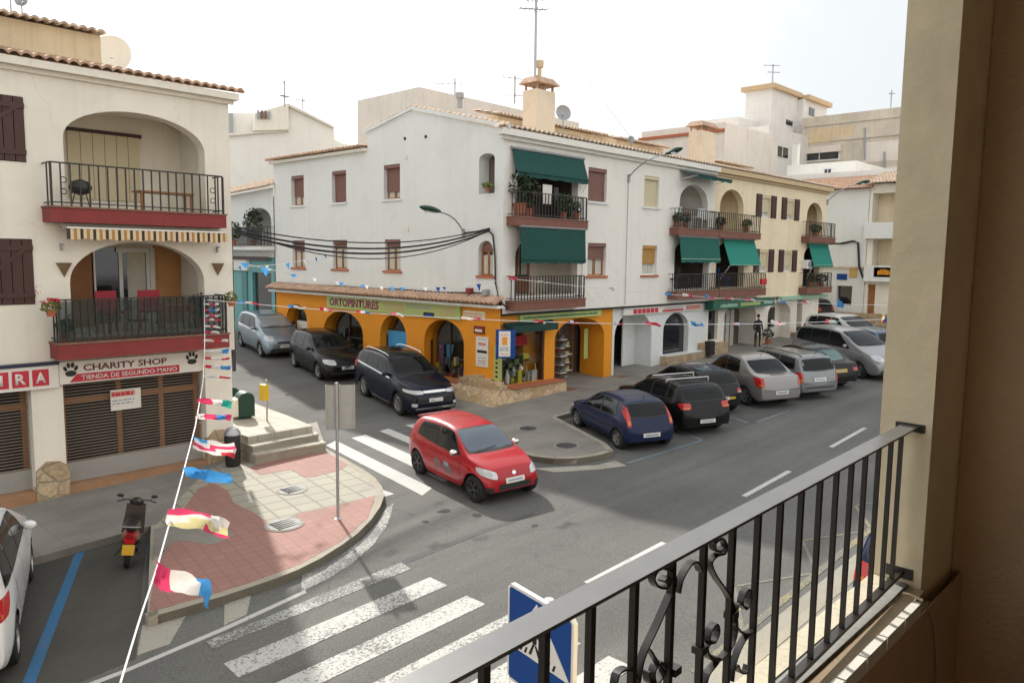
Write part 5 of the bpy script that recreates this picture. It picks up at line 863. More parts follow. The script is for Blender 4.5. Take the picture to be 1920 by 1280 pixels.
F6 = Fr((X6, 0, 0), (0, 1, 0), (-1, 0, 0)); bm = B(); F6.box(bm, gd[0][0], gd[1][0], gd[0][1], gd[2][1], -.19, -.15); obj('door', bm, 'wood', t)
for r_ in bals: bm = B(); F6.box(bm, r_[0][0], r_[1][0]+.2, r_[0][1]-.5, r_[0][1]+.35, .001, .5); s_ = obj('balcony', bm, 'white', t); bm = B(); a_ = r_[1][0]-1.9; F6.box(bm, a_-.9, a_, r_[0][1], r_[2][1]-.5, -.9, -.88); obj('window', bm, 'wglass', t)
tile_roof((X6-.5, y0_+.2, tz_), (X6-.5, y1_, tz_), (3.2, 0, .9), t, 'tileold')
p = onX(1640, 501, X6-.4); q2 = onX(1675, 520, X6-.4); bm = B(); F6.box(bm, q2.y-1, p.y, q2.z, p.z, .4, .5); s = tag(obj('shop_sign', bm, 'sbrown'), 'brown shop sign with orange lettering on the far balcony house', 'shop sign'); tagrows(F6, s, q2.y-.9, p.y-.15, (q2.z+.12,), .501, MATS['logo_orange'], .3, 3)
# low white roofs between
t = thing('white_rooftop', 'low white rooftop room with a small grey window beyond the cream house roof', 'building', (50, 18, 5)); X7 = 50; a, b = onX(1605, 305, X7), onX(1476, 305, X7); bm = B(); box(bm, (X7, a.y, 3), (X7+6, b.y, onX(1540, 306, X7).z)); obj('wall', bm, 'whitewarm', t); fwin(t, Fr((X7, 0, 0), (0, 1, 0), (-1, 0, 0)), X7, 1545, 316, 1560, 330, 'wglass')
t = thing('white_rooftop', 'long low white parapet just above the far end of the tiled roof', 'building', (46, 18, 5)); X8 = 46.5; a, b = onX(1690, 322, X8), onX(1430, 322, X8); bm = B(); box(bm, (X8, a.y-4, 3), (X8+3.4, b.y, onX(1540, 325, X8).z)); obj('wall', bm, 'white', t)
bm = B(); a = onX(1497, 270, X7+.5); box(bm, (X7+.4, a.y, 5), (X7+.8, a.y+.35, a.z)); 
tag(obj('chimney_stack', bm, 'greyw'), 'thin pale chimney standing left of the long window of the concrete building', 'chimney')
# ================================================================== OUR OWN BALCONY
t = thing('balcony_building', 'tan building we look out from: pillar, sill and dark inner wall at the right', 'building', (2.5, .7, .1)); OB = t; PX = 2.557
bm = B(); box(bm, (PX, .665, 3.6), (8, .815, 7.2)); box(bm, (PX, .666, -.2), (8, .814, 3.59)); box(bm, (-6, .667, 5.9), (PX-.001, .813, 7.2)); obj('pillar', bm, 'tanwall', t)
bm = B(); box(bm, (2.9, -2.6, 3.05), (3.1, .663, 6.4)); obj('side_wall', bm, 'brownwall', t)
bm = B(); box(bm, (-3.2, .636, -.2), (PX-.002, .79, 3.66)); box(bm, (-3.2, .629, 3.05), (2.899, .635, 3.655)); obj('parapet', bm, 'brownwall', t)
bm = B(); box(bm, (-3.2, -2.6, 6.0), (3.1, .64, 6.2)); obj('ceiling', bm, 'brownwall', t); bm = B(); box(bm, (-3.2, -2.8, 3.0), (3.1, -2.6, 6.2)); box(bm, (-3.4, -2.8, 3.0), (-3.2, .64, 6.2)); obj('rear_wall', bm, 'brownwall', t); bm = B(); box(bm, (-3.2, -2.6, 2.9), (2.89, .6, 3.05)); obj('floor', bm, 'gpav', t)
bm = B(); box(bm, (2.78, -2.0, 3.06), (2.899, .28, 5.0)); box(bm, (2.76, .28, 3.06), (2.899, .34, 5.06)); obj('door_frame', bm, mat('dark_red_wood', (.075, .022, .012), .6, noise=(3, .4)), t)
bm = B(); box(bm, (-3.2, .752, 3.661), (PX-.001, .812, 3.70)); obj('sill', bm, mat('sill_sunlit_cream', (.62, .56, .42), .85, noise=(4, .3), fine=(60, .3)), t)  # sunlit outer band of the sill, put into its colour
bm = B(); box(bm, (-3.2, .700, 3.661), (PX-.002, .7515, 3.697)); obj('sill', bm, mat('sill_shaded_grey', (.30, .30, .28), .8, noise=(6, .4), fine=(60, .3)), t)  # shaded band of the sill, painted as grey
bm = B(); box(bm, (-3.2, .652, 3.661), (PX-.002, .6995, 3.69)); obj('sill', bm, mat('sill_shaded_tan', (.36, .28, .18), .9, noise=(6, .3)), t)  # shaded inner band of the sill, painted as tan
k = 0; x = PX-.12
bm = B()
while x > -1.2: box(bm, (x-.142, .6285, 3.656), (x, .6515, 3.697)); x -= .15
obj('edge_tile', bm, mat('sill_sunlit_tile', (.76, .74, .66), .35, noise=(9, .15)), t)  # tile pieces coloured as the sunlit strip between baluster shadows
rl = bpy.data.objects.new('railing', None); C.objects.link(rl); rl.parent = t
def rp(name, bm, m='ironb', shear=True):
    if shear:
        for v in bm.verts: v.co.y += .655+.028*v.co.x-.6875
    return obj(name, bm, m, rl)
def onR(x, y): d = ray(x, y); return O+d*(.655/(d.y-.028*d.x))
bm = B(); box(bm, (-1.6, .6625, 4.194), (PX-.004, .7125, 4.2)); bmesh.ops.bevel(bm, geom=bm.edges[:], offset=.0015, segments=1); rp('handrail', bm, mat('rail_paint', (.17, .17, .17), .32, .35, spec=.8, noise=(14, .25)))
bm = B(); box(bm, (-1.6, .677, 3.722), (PX-.004, .698, 3.734)); rp('bottom_rail', bm)
bm = B(); box(bm, (PX-.0035, .645, 4.18), (PX-.0002, .73, 4.206)); rp('wall_bracket', bm); bm = B(); box(bm, (PX-.0035, .65, 3.71), (PX, .73, 3.745)); rp('wall_bracket', bm)
bx_ = [908, 1021, 1108, 1190, 1260, 1320, 1374, 1422, 1464, 1503, 1538, 1569, 1597, 1623, 1648, 1671, 1690]
xs = []
for x in bx_:
    yy = 1016+(1240-x)*.545; d = ray(x, yy+50); xs.append(d.x*.655/(d.y-.028*d.x))
xs += [xs[0]-.11*k for k in range(1, 12)]
for i, x in enumerate(xs):
    bm = B(); box(bm, (x-.006, .6815, 3.7345), (x+.006, .6935, 4.1938)); bmesh.ops.bevel(bm, geom=bm.edges[:], offset=.0015, segments=1); rp('baluster', bm)
def scroll(pts, wd=.014, th=.004):
    P_ = [onR(x, y) for x, y in pts]
    Q = []
    for i in range(len(P_)-1):
        p0, p1, p2, p3 = P_[max(i-1, 0)], P_[i], P_[i+1], P_[min(i+2, len(P_)-1)]
        for k in range(5): s = k/5; Q.append(.5*((2*p1)+(p2-p0)*s+(2*p0-5*p1+4*p2-p3)*s*s+(3*p1-p0-3*p2+p3)*s**3))
    Q.append(P_[-1]); bm = B(); tube(bm, Q, 0, flat=(th, wd, (0, 1, 0))); rp('scroll', bm, shear=False)
scroll([(1240, 1088), (1248, 1080), (1252, 1090), (1243, 1100), (1228, 1096), (1222, 1080), (1235, 1063), (1258, 1072), (1262, 1095), (1250, 1125), (1228, 1175), (1205, 1225), (1195, 1270), (1190, 1330)])
scroll([(1352, 1025), (1346, 1032), (1337, 1028), (1338, 1015), (1350, 1008), (1358, 1020), (1355, 1035), (1340, 1040), (1330, 1055), (1340, 1080), (1362, 1112), (1376, 1150), (1376, 1190), (1362, 1220), (1345, 1235), (1328, 1232), (1322, 1215)])
scroll([(1270, 1110), (1275, 1085), (1290, 1058), (1303, 1052), (1312, 1070)])
scroll([(1395, 1140), (1388, 1130), (1394, 1108), (1402, 1104), (1404, 1122), (1397, 1138), (1383, 1130), (1378, 1140), (1374, 1165), (1385, 1182), (1400, 1186), (1412, 1178), (1398, 1190), (1384, 1215), (1374, 1245), (1370, 1275)])
scroll([(1336, 1202), (1326, 1198), (1330, 1178), (1340, 1168), (1344, 1182), (1337, 1200), (1326, 1205), (1322, 1218), (1332, 1230), (1345, 1232), (1340, 1242), (1325, 1262), (1318, 1290)])
scroll([(1400, 1245), (1396, 1258), (1385, 1258), (1380, 1245), (1374, 1250)]); scroll([(1212, 1256), (1214, 1275), (1226, 1280), (1240, 1262), (1245, 1245), (1232, 1240), (1222, 1262), (1228, 1290)]); scroll([(1150, 1290), (1155, 1262), (1172, 1252), (1188, 1262), (1195, 1290)]); scroll([(1215, 1215), (1245, 1262)], .01)
for x, y in ((1371, 1151), (1312, 1216), (1262, 1254)): p = onR(x, y); bm = B(); box(bm, (p.x-.011, .676, p.z-.007), (p.x+.011, .699, p.z+.007)); rp('collar', bm)
bm = B(); pts = [lvl(1692, 1112, 3.712), lvl(1712, 1116, 3.712), lvl(1728, 1124, 3.711), onY(1742, 1142, .622), onY(1752, 1170, .622), onY(1756, 1215, .621), onY(1758, 1290, .62), onY(1762, 1400, .62)]; tube(bm, pts, .0045, 6); tag(obj('cable', bm, 'cablew'), 'thin cream cable running over the sill and down the dark inner wall', 'cable')
# ================================================================== CARS
def interp(P_, x):
    for (x0, y0), (x1, y1) in zip(P_, P_[1:]):
        if x0 <= x <= x1: return y0+(y1-y0)*(x-x0)/max(1e-6, x1-x0)
    return P_[0][1] if x < P_[0][0] else P_[-1][1]
def car_body(c):
    """closed body shell: x = forward, front bumper at x=0, tail at x=-L; returns bmesh"""
    Ln, W, top, belt = c['L'], c['W'], c['top'], c['belt']; xf = c['fo']; xr = xf+c['wb']; r = c['r']+.055
    X = {0, .06, .16, Ln, Ln-.05, Ln-.14}
    for x, _ in top: X.add(x)
    for xc in (xf, xr):
        for k in (-1.05, -.97, -.75, -.4, 0, .4, .75, .97, 1.05): X.add(xc+r*k)
    X = sorted(x for x in X if 0 <= x <= Ln); XX = [X[0]]
    for x in X[1:]:
        if x-XX[-1] > .035: XX.append(x)
        elif x == Ln: XX[-1] = x
    q = []
    for a, b in zip(XX, XX[1:]): q.append(a); n = int((b-a)/.28); q += [a+(b-a)*(i+1)/(n+1) for i in range(n)]
    XX = q+[XX[-1]]; rings = []; bm = bmesh.new(); gh = c.get('tumble', .34)
    for x in XX:
        e = min(x, Ln-x); pf = 1-(.20 if x < Ln/2 else c.get('tail', .13))*max(0, 1-e/.75)**2.4
        w = W/2*pf; zt = interp(top, x); zb_ = .21+.09*max(0, 1-e/.25); zbelt = min(interp(belt, x), zt-.03)
        zb = zb_
        for xc in (xf, xr):
            d = abs(x-xc)
            if d < r: zb = max(zb, c['r']+math.sqrt(max(0, r*r-d*d))-.0)
        hb = max(zbelt-zb, .05); cab = max(0, zt-zbelt-.03); wr = w*.955-gh*cab
        flare = .012 if zb > zb_+.02 else 0
        pts = [(w*.93 if zb <= zb_+.01 else w*.995, zb), (w*.985+flare, zb+.12*hb), (w*1.0+flare, zb+.35*hb), (w*1.0, zb+.62*hb), (w*.985, zb+.86*hb), (w*.955, zbelt),
               (w*.945-gh*cab*.25, zbelt+.30*cab+.008), (w*.95-gh*cab*.6, zbelt+.66*cab+.014), (wr*.985, zt-.055*min(1, cab*3)-.008), (wr*.93, zt-.012*min(1, cab*4)), (wr*.6, zt+.012), (0, zt+.022)]
        rings.append([bm.verts.new((-x, y, z)) for y, z in pts]+[bm.verts.new((-x, -y, z)) for y, z in pts[-2::-1]])
    m = len(rings[0])
    for a, b in zip(rings, rings[1:]):
        for j in range(m-1): bm.faces.new([a[j], a[j+1], b[j+1], b[j]])
    for R2 in (rings[0], rings[-1]):
        for j in range((m-1)//2):
            try: bm.faces.new([R2[j], R2[j+1], R2[m-2-j], R2[m-1-j]])
            except ValueError: pass
    return bm
def subdiv(bm, lv=1):
    me = bpy.data.meshes.new('tmp'); bmesh.ops.recalc_face_normals(bm, faces=bm.faces[:]); bm.to_mesh(me); o = bpy.data.objects.new('tmp', me); C.objects.link(o)
    md = o.modifiers.new('s', 'SUBSURF'); md.levels = lv; md.render_levels = lv; bpy.context.view_layer.update()
    m2 = bpy.data.meshes.new_from_object(o.evaluated_get(bpy.context.evaluated_depsgraph_get())); bpy.data.objects.remove(o); bpy.data.meshes.remove(me)
    b = bmesh.new(); b.from_mesh(m2); bpy.data.meshes.remove(m2); return b
def cmat(name, col, metal=.3, rough=.28): return mat(name, col, rough, metal if max(col) > .1 else 0, .4 if max(col) > .1 else .25, coat=(.7 if max(col) > .1 else .12))
CS = .90    # the street is built a little under life size; vehicles match it
def car(c):
    """builds one car as a thing; c['at']=(x,y) of the front-bumper centre on the road, c['dir']=heading"""
    t = thing(c['name'], c['label'], c.get('cat', 'car'), (0, 0, 0), c.get('group'), world=False)
    Ln, W = c['L'], c['W']; paint = c['paint']
    bm = subdiv(car_body(c)); bvh = BVHTree.FromBMesh(bm); obj('body', bm, paint, t, smooth=True, angle=55)
    def hit(ax, a, b):
        if ax == 'f': o, d = Vector((1, a, b)), Vector((-1, 0, 0))
        elif ax == 'r': o, d = Vector((-Ln-1, a, b)), Vector((1, 0, 0))
        elif ax == 'l': o, d = Vector((-a, 2, b)), Vector((0, -1, 0))
        elif ax == 's': o, d = Vector((-a, -2, b)), Vector((0, 1, 0))
        else: o, d = Vector((-a, b, 3)), Vector((0, 0, -1))
        p, n, _, _ = bvh.ray_cast(o, d); return (p, n, d) if p else None
    def patch(ax, poly, m, name='patch', off=.006, par=t, nx=8, ny=6, rnd=0.):
        """four corners (a,b): bottom-near, bottom-far, top-far, top-near; conforms to the shell"""
        bm = bmesh.new(); (a0, b0), (a1, b1), (a2, b2), (a3, b3) = poly; grid = []
        for j in range(ny+1):
            row = []
            for i in range(nx+1):
                s, v = i/nx, j/ny
                if rnd: # round the corners
                    ss, vv = 2*s-1, 2*v-1; k = 1-rnd*(ss*ss*vv*vv); ss *= k; vv *= k; s, v = (ss+1)/2, (vv+1)/2
                a = (a0*(1-s)+a1*s)*(1-v)+(a3*(1-s)+a2*s)*v; b = (b0*(1-s)+b1*s)*(1-v)+(b3*(1-s)+b2*s)*v; h = hit(ax, a, b)
                row.append(None if h is None else bm.verts.new(h[0]+(h[1] if h[1].dot(h[2]) < 0 else -h[1])*off))
            grid.append(row)
        for j in range(ny):
            for i in range(nx):
                f = [grid[j][i], grid[j][i+1], grid[j+1][i+1], grid[j+1][i]]
                if all(f): bm.faces.new(f)
        return obj(name, bm, m, par, smooth=True)
    # glass
    (wx0, wz0), (wx1, wz1) = c['ws']; bw = W/2*.955*.9; gh = c.get('tumble', .34); tw = lambda z, zb: W/2*.955-gh*max(0, z-zb)-.05
    zb0 = interp(c['belt'], wx1)
    e_ = .028
    patch('f', [(-(W/2-.16)-e_, wz0-e_), (W/2-.16+e_, wz0-e_), (tw(wz1, zb0)+e_, wz1+e_*.6), (-tw(wz1, zb0)-e_, wz1+e_*.6)], 'plasticb', 'windscreen_seal', .002, nx=12, ny=8, rnd=.05)
    patch('f', [(-(W/2-.16), wz0), (W/2-.16, wz0), (tw(wz1, zb0), wz1), (-tw(wz1, zb0), wz1)], c.get('glass', 'cglass'), 'windscreen', .005, nx=12, ny=8, rnd=.05)
    (rx0, rz0), (rx1, rz1) = c['rw']; k = c.get('rww', .80)
    patch('r', [(-W/2*k, rz0), (W/2*k, rz0), (min(W/2*k, tw(rz1, zb0)), rz1), (-min(W/2*k, tw(rz1, zb0)), rz1)], c.get('glass', 'cglass'), 'rear_window', .005, nx=12, ny=8, rnd=.08)
    patch('r', [(-W/2*k-e_, rz0-e_), (W/2*k+e_, rz0-e_), (min(W/2*k, tw(rz1, zb0))+e_, rz1+e_*.6), (-min(W/2*k, tw(rz1, zb0))-e_, rz1+e_*.6)], 'plasticb', 'rear_window_seal', .002, nx=12, ny=8, rnd=.08)
    for ax in ('l', 's'):
        for qd in c['sw']: (a0, b0), (a1, b1), (a2, b2), (a3, b3) = qd; patch(ax, [(a0-e_*1.6, b0-e_), (a1+e_, b1-e_), (a2+e_*.8, b2+e_*.7), (a3-e_*.8, b3+e_*.7)], 'plasticb', 'window_frame', .002, nx=8, ny=6, rnd=.03)
        for qd in c['sw']: patch(ax, qd, 'cglass', 'side_window', .005, nx=8, ny=6, rnd=.03)
        for x in c['seams']:
            zt_ = interp(c['belt'], x); bm_ = None; patch(ax, [(x, .30), (x+.012, .30), (x+.012, zt_), (x, zt_)], 'seam', 'door_gap', .0015, nx=1, ny=8)
        for x in c.get('handles', []): patch(ax, [(x, interp(c['belt'], x)-.13), (x+.16, interp(c['belt'], x)-.13), (x+.16, interp(c['belt'], x)-.095), (x, interp(c['belt'], x)-.095)], c.get('handlem', paint), 'door_handle', .022, nx=4, ny=2)
        patch(ax, [(c['fo']+c['r']+.08, .215), (c['fo']+c['wb']-c['r']-.08, .215), (c['fo']+c['wb']-c['r']-.08, .29), (c['fo']+c['r']+.08, .29)], c.get('skirt', 'plasticb'), 'sill_trim', .006, nx=8, ny=2)
        if c.get('strip'): patch(ax, [(c['fo']+.4, .55), (c['fo']+c['wb']-.35, .57), (c['fo']+c['wb']-.35, .61), (c['fo']+.4, .59)], c['strip'], 'side_moulding', .012, nx=8, ny=2)
        if c.get('beltline'): 
            b_ = c['beltline']; patch(ax, [(b_[0], interp(c['belt'], b_[0])-.015), (b_[1], interp(c['belt'], b_[1])-.015), (b_[1], interp(c['belt'], b_[1])+.03), (b_[0], interp(c['belt'], b_[0])+.03)], 'chrome', 'window_trim', .009, nx=14, ny=1)
    # lights, plates, grille
    for s in (-1, 1):
        for a0, a1, z0, z1, m_ in c['head']: patch('f', [(s*a0, z0), (s*a1, z0+c.get('hs', .03)), (s*a1, z1+c.get('hs', .03)), (s*a0, z1)], m_, 'headlight', .007, rnd=.12); patch('f', [(s*(a0+(a1-a0)*.35), z0+(z1-z0)*.25+c.get('hs', .03)*.5), (s*(a0+(a1-a0)*.7), z0+(z1-z0)*.25+c.get('hs', .03)*.6), (s*(a0+(a1-a0)*.7), z0+(z1-z0)*.8+c.get('hs', .03)*.6), (s*(a0+(a1-a0)*.35), z0+(z1-z0)*.8+c.get('hs', .03)*.5)], 'galv', 'lamp_reflector', .010, nx=5, ny=4, rnd=.2)
        for a0, a1, z0, z1, m_ in c['tail_l']: patch('r', [(s*a0, z0), (s*a1, z0), (s*a1, z1), (s*a0, z1)], m_, 'tail_light', .009, rnd=.1); patch('r', [(s*(a0+(a1-a0)*.2), z0+(z1-z0)*.12), (s*(a1-(a1-a0)*.2), z0+(z1-z0)*.12), (s*(a1-(a1-a0)*.2), z0+(z1-z0)*.32), (s*(a0+(a1-a0)*.2), z0+(z1-z0)*.32)], 'lampo' if c['name'] != 'small_car' else 'lampc', 'lamp_segment', .012, nx=3, ny=2)
        for a0, a1, z0, z1 in c.get('fog', []): patch('f', [(s*a0, z0), (s*a1, z0), (s*a1, z1), (s*a0, z1)], c.get('fogm', 'plasticb'), 'fog_light', .006, rnd=.1)
    for a, z0, z1, m_ in c.get('grille', []): patch('f', [(-a, z0), (a, z0), (a, z1), (-a, z1)], m_, 'grille', .005, rnd=.05)
    for a, z0, z1, m_ in c.get('rpatch', []): patch('r', [(-a, z0), (a, z0), (a, z1), (-a, z1)], m_, 'rear_trim', .005, rnd=.05)
    for (z_, a_) in ((c.get('gapz', .56), .47), (c.get('gapz', .56)-.30, .44)): patch('r', [(-W*a_, z_), (W*a_, z_), (W*a_, z_+.014), (-W*a_, z_+.014)], 'seam', 'boot_gap', .002, nx=14, ny=1)
    patch('f', [(-W*.42, .30), (W*.42, .30), (W*.42, .312), (-W*.42, .312)], 'seam', 'bumper_gap', .002, nx=14, ny=1)
    pz = c.get('pf', .42); patch('f', [(-.24, pz), (.24, pz), (.24, pz+.11), (-.24, pz+.11)], 'plate', 'number_plate', .02, nx=4, ny=2)
    pz = c.get('pr', .42); patch('r', [(-.25, pz), (.25, pz), (.25, pz+.115), (-.25, pz+.115)], c.get('prm', 'plate'), 'number_plate', .02, nx=4, ny=2)
    patch('r', [(-.19, pz+.035), (.19, pz+.035), (.19, pz+.08), (-.19, pz+.08)], 'greyt', 'plate_lettering', .024, nx=2, ny=1); patch('f', [(-.18, c.get('pf', .42)+.035), (.18, c.get('pf', .42)+.035), (.18, c.get('pf', .42)+.075), (-.18, c.get('pf', .42)+.075)], 'greyt', 'plate_lettering', .024, nx=2, ny=1)
    # mirrors
    mx, mz = c['mirror']; ym = W/2*.93
    for s in (-1, 1):
        bm = bmesh.new(); bmesh.ops.create_icosphere(bm, subdivisions=2, radius=1); bmesh.ops.scale(bm, vec=(.075, .105, .07), verts=bm.verts[:]); bmesh.ops.translate(bm, vec=(-mx, s*(ym+.11), mz), verts=bm.verts[:]); obj('mirror', bm, c.get('mirm', paint), t, smooth=True)
    bm = bmesh.new(); xa_ = c['rw'][1][0]-.12; h_ = hit('t', xa_, 0); tube(bm, [h_[0], h_[0]+Vector((-.10, 0, .17))], .006, 5); obj('aerial', bm, 'plasticb', t)
    patch('r', [(-.30, rz0-.045), (.30, rz0-.045), (.30, rz0-.035), (-.30, rz0-.035)], 'seam', 'boot_gap', .002, nx=4, ny=1); patch('f', [(-(W*.30), c['ws'][0][1]-.01), (W*.08, c['ws'][0][1]+.03), (W*.08, c['ws'][0][1]+.045), (-(W*.30), c['ws'][0][1]+.005)], 'plasticb', 'wiper', .014, nx=5, ny=1)
    # under-body and wheels
    bm = bmesh.new(); box(bm, (-.35, -W/2+.24, .17), (-Ln+.35, W/2-.24, .62)); obj('underbody', bm, 'plasticb', t)
    r = c['r']; wd = .1
    for xw in (c['fo'], c['fo']+c['wb']):
        for s in (-1, 1):
            y = s*(W/2-.115); bm = bmesh.new(); pr = [(r*.66, -wd), (r*.86, -wd), (r*.96, -wd*.85), (r, -wd*.5), (r, wd*.5), (r*.96, wd*.85), (r*.86, wd), (r*.66, wd), (r*.6, wd*.5), (r*.6, -wd*.5)]
            rings = []; n = 28
            for a, h in pr: rings.append([bm.verts.new((-xw+a*math.cos(2*PI*k/n), y+h*s, r+a*math.sin(2*PI*k/n))) for k in range(n)])
            for i in range(len(rings)):
                A, B2 = rings[i], rings[(i+1) % len(rings)]
                for k in range(n): bm.faces.new([A[k], A[(k+1) % n], B2[(k+1) % n], B2[k]])
            wh = obj('wheel', bm, 'tyre', t, smooth=True)
            bm = bmesh.new(); R1 = r*.66; nn = c.get('spokes', 5); 
            def P2(rad, ang, h): return (-xw+rad*math.cos(ang), y+h*s, r+rad*math.sin(ang))
            for rad0, rad1, h0, h1 in ((R1, R1*.92, .085, .095), (R1*.92, R1*.86, .095, .04)):
                A = [bm.verts.new(P2(rad0, 2*PI*k/24, h0)) for k in range(24)]; B2 = [bm.verts.new(P2(rad1, 2*PI*k/24, h1)) for k in range(24)]
                for k in range(24): bm.faces.new([A[k], A[(k+1) % 24], B2[(k+1) % 24], B2[k]])
            for k in range(nn):
                a = 2*PI*k/nn+.3*s+c.get('rot', .2); hw_ = PI/nn*c.get('spw', .42)
                hexa(bm, [P2(R1*.16, a-hw_*1.5, .045), P2(R1*.9, a-hw_*.75, .05), P2(R1*.9, a+hw_*.75, .05), P2(R1*.16, a+hw_*1.5, .045)], [P2(R1*.16, a-hw_*1.3, .08), P2(R1*.9, a-hw_*.55, .088), P2(R1*.9, a+hw_*.55, .088), P2(R1*.16, a+hw_*1.3, .08)])
            A = [bm.verts.new(P2(R1*.24, 2*PI*k/12, .082)) for k in range(12)]; bm.faces.new(A)
            obj('rim', bm, c.get('rim', 'alloy'), wh)
            bm = bmesh.new(); bm.faces.new([bm.verts.new(P2(R1*.93, 2*PI*k/20, .03)) for k in range(20)]); obj('brake_disc', bm, 'plasticb', wh)
    for e in c.get('extra', []): e(t, patch, hit)
    # place on the sloping road
    x, y = c['at']; f = Vector((c['dir'][0], c['dir'][1], 0)).normalized(); ctr = Vector((x, y, 0))-f*Ln*CS/2
    ga = G(ctr.x+f.x*1.2, ctr.y+f.y*1.2); gb = G(ctr.x-f.x*1.2, ctr.y-f.y*1.2); l = Vector((-f.y, f.x, 0)); gl = G(ctr.x+l.x, ctr.y+l.y); gr = G(ctr.x-l.x, ctr.y-l.y)
    F = Vector((f.x, f.y, (ga-gb)/2.4)).normalized(); l_ = Vector((l.x, l.y, (gl-gr)/2)); N = F.cross(l_).normalized(); l_ = N.cross(F)
    o = Vector((ctr.x, ctr.y, (ga+gb)/2))+F*Ln*CS/2; F, l_, N = F*CS, l_*CS*c.get('ws_', .94), N*CS*c.get('zs', 1)
    t.matrix_world = Matrix(((F.x, l_.x, N.x, o.x), (F.y, l_.y, N.y, o.y), (F.z, l_.z, N.z, o.z), (0, 0, 0, 1)))
    return t
def var(base, **k): d = dict(base); d.update(k); return d
# ---- shapes (x measured back from the front bumper)
HATCH = dict(L=3.65, W=1.67, wb=2.40, fo=.66, r=.30, top=[(0, .50), (.03, .66), (.25, .80), (.5, .89), (.82, .97), (1.0, 1.03), (1.3, 1.22), (1.62, 1.40), (2.0, 1.46), (2.6, 1.46), (3.15, 1.41), (3.35, 1.28), (3.52, .98), (3.60, .88), (3.65, .60)], belt=[(0, .5), (.8, .84), (1.2, .88), (2.4, .94), (3.3, 1.02), (3.65, .8)],
 ws=((1.0, 1.03), (1.62, 1.385)), rw=((3.55, 1.02), (3.3, 1.33)), sw=[[(1.15, .93), (2.1, .96), (2.1, 1.36), (1.62, 1.33)], [(2.16, .96), (3.0, 1.06), (2.88, 1.33), (2.16, 1.36)]], seams=[1.08, 2.13], handles=[1.9], mirror=(1.25, .98),
 head=[(.42, .70, .60, .76, 'lampc')], tail_l=[(.60, .78, .75, .98, 'lampr')], grille=[(.5, .27, .38, 'plasticb')], fog=[(.5, .68, .30, .40)], pf=.46, pr=.50)
PUNTO = var(HATCH, L=3.72, W=1.66, wb=2.46, fo=.74, r=.29, top=[(0, .48), (.03, .62), (.3, .76), (.6, .86), (.95, .93), (1.1, .98), (1.4, 1.17), (1.75, 1.38), (2.1, 1.46), (2.7, 1.47), (3.2, 1.42), (3.4, 1.30), (3.58, 1.0), (3.64, .82), (3.70, .55), (3.72, .48)], belt=[(0, .5), (.8, .82), (1.2, .87), (2.4, .90), (3.3, .94), (3.72, .8)], ws=((1.12, 1.0), (1.75, 1.37)), rw=((3.5, 1.0), (3.35, 1.34)), rww=.72,
 sw=[[(1.3, .92), (2.2, .93), (2.2, 1.38), (1.75, 1.34)], [(2.27, .93), (3.1, .98), (2.98, 1.36), (2.27, 1.38)]], seams=[1.15, 2.23], handles=[2.0], mirror=(1.35, .97), tail_l=[(.58, .70, .74, 1.30, 'lampr')], strip='plasticb', pr=.42, head=[(.45, .76, .55, .70, 'lampc')])
GOLF = var(HATCH, L=4.15, W=1.75, wb=2.55, fo=.86, r=.31, top=[(0, .50), (.03, .66), (.3, .80), (.7, .90), (1.15, .98), (1.3, 1.04), (1.65, 1.25), (2.0, 1.42), (2.4, 1.49), (3.0, 1.49), (3.6, 1.44), (3.8, 1.32), (4.0, 1.04), (4.08, .86), (4.13, .6), (4.15, .5)], belt=[(0, .5), (.9, .86), (1.4, .92), (2.6, .95), (3.7, 1.0), (4.15, .82)], ws=((1.32, 1.05), (2.0, 1.40)), rw=((3.92, 1.04), (3.75, 1.36)), rww=.74,
 sw=[[(1.5, .97), (2.4, .98), (2.4, 1.40), (2.0, 1.36)], [(2.46, .98), (3.25, 1.02), (3.2, 1.38), (2.46, 1.40)], [(3.3, 1.03), (3.62, 1.07), (3.5, 1.33), (3.3, 1.36)]], seams=[1.38, 2.43, 3.28], handles=[2.2, 3.05], mirror=(1.6, 1.02), tail_l=[(.50, .80, .80, .98, 'lampr')], head=[(.45, .80, .62, .76, 'lampc')], pr=.38)
SUV = var(GOLF, L=4.66, W=1.80, wb=2.67, fo=.90, r=.36, tumble=.28, top=[(0, .62), (.03, .82), (.25, .97), (.7, 1.06), (1.15, 1.12), (1.35, 1.18), (1.75, 1.42), (2.1, 1.58), (2.5, 1.66), (3.3, 1.67), (4.0, 1.61), (4.25, 1.50), (4.45, 1.2), (4.58, 1.02), (4.64, .7), (4.66, .6)], belt=[(0, .6), (.9, 1.0), (1.4, 1.05), (2.6, 1.09), (4.2, 1.17), (4.66, .95)], ws=((1.38, 1.20), (2.1, 1.565)), rw=((4.42, 1.2), (4.2, 1.52)),
 sw=[[(1.6, 1.11), (2.5, 1.12), (2.5, 1.56), (2.12, 1.53)], [(2.56, 1.12), (3.35, 1.15), (3.35, 1.56), (2.56, 1.57)], [(3.41, 1.16), (4.1, 1.22), (3.95, 1.50), (3.41, 1.55)]], seams=[1.45, 2.53, 3.38], handles=[2.3, 3.1], mirror=(1.72, 1.16), head=[(.40, .86, .80, .90, 'lampc')], hs=.02, grille=[(.40, .83, .90, 'chrome'), (.62, .5, .74, 'plasticb'), (.7, .34, .40, 'chrome')], fog=[(.62, .78, .44, .54)], fogm='lampc', pf=.56, pr=.8, beltline=(1.55, 4.1), tail_l=[(.62, .86, .92, 1.2, 'lampr')], skirt='chrome')
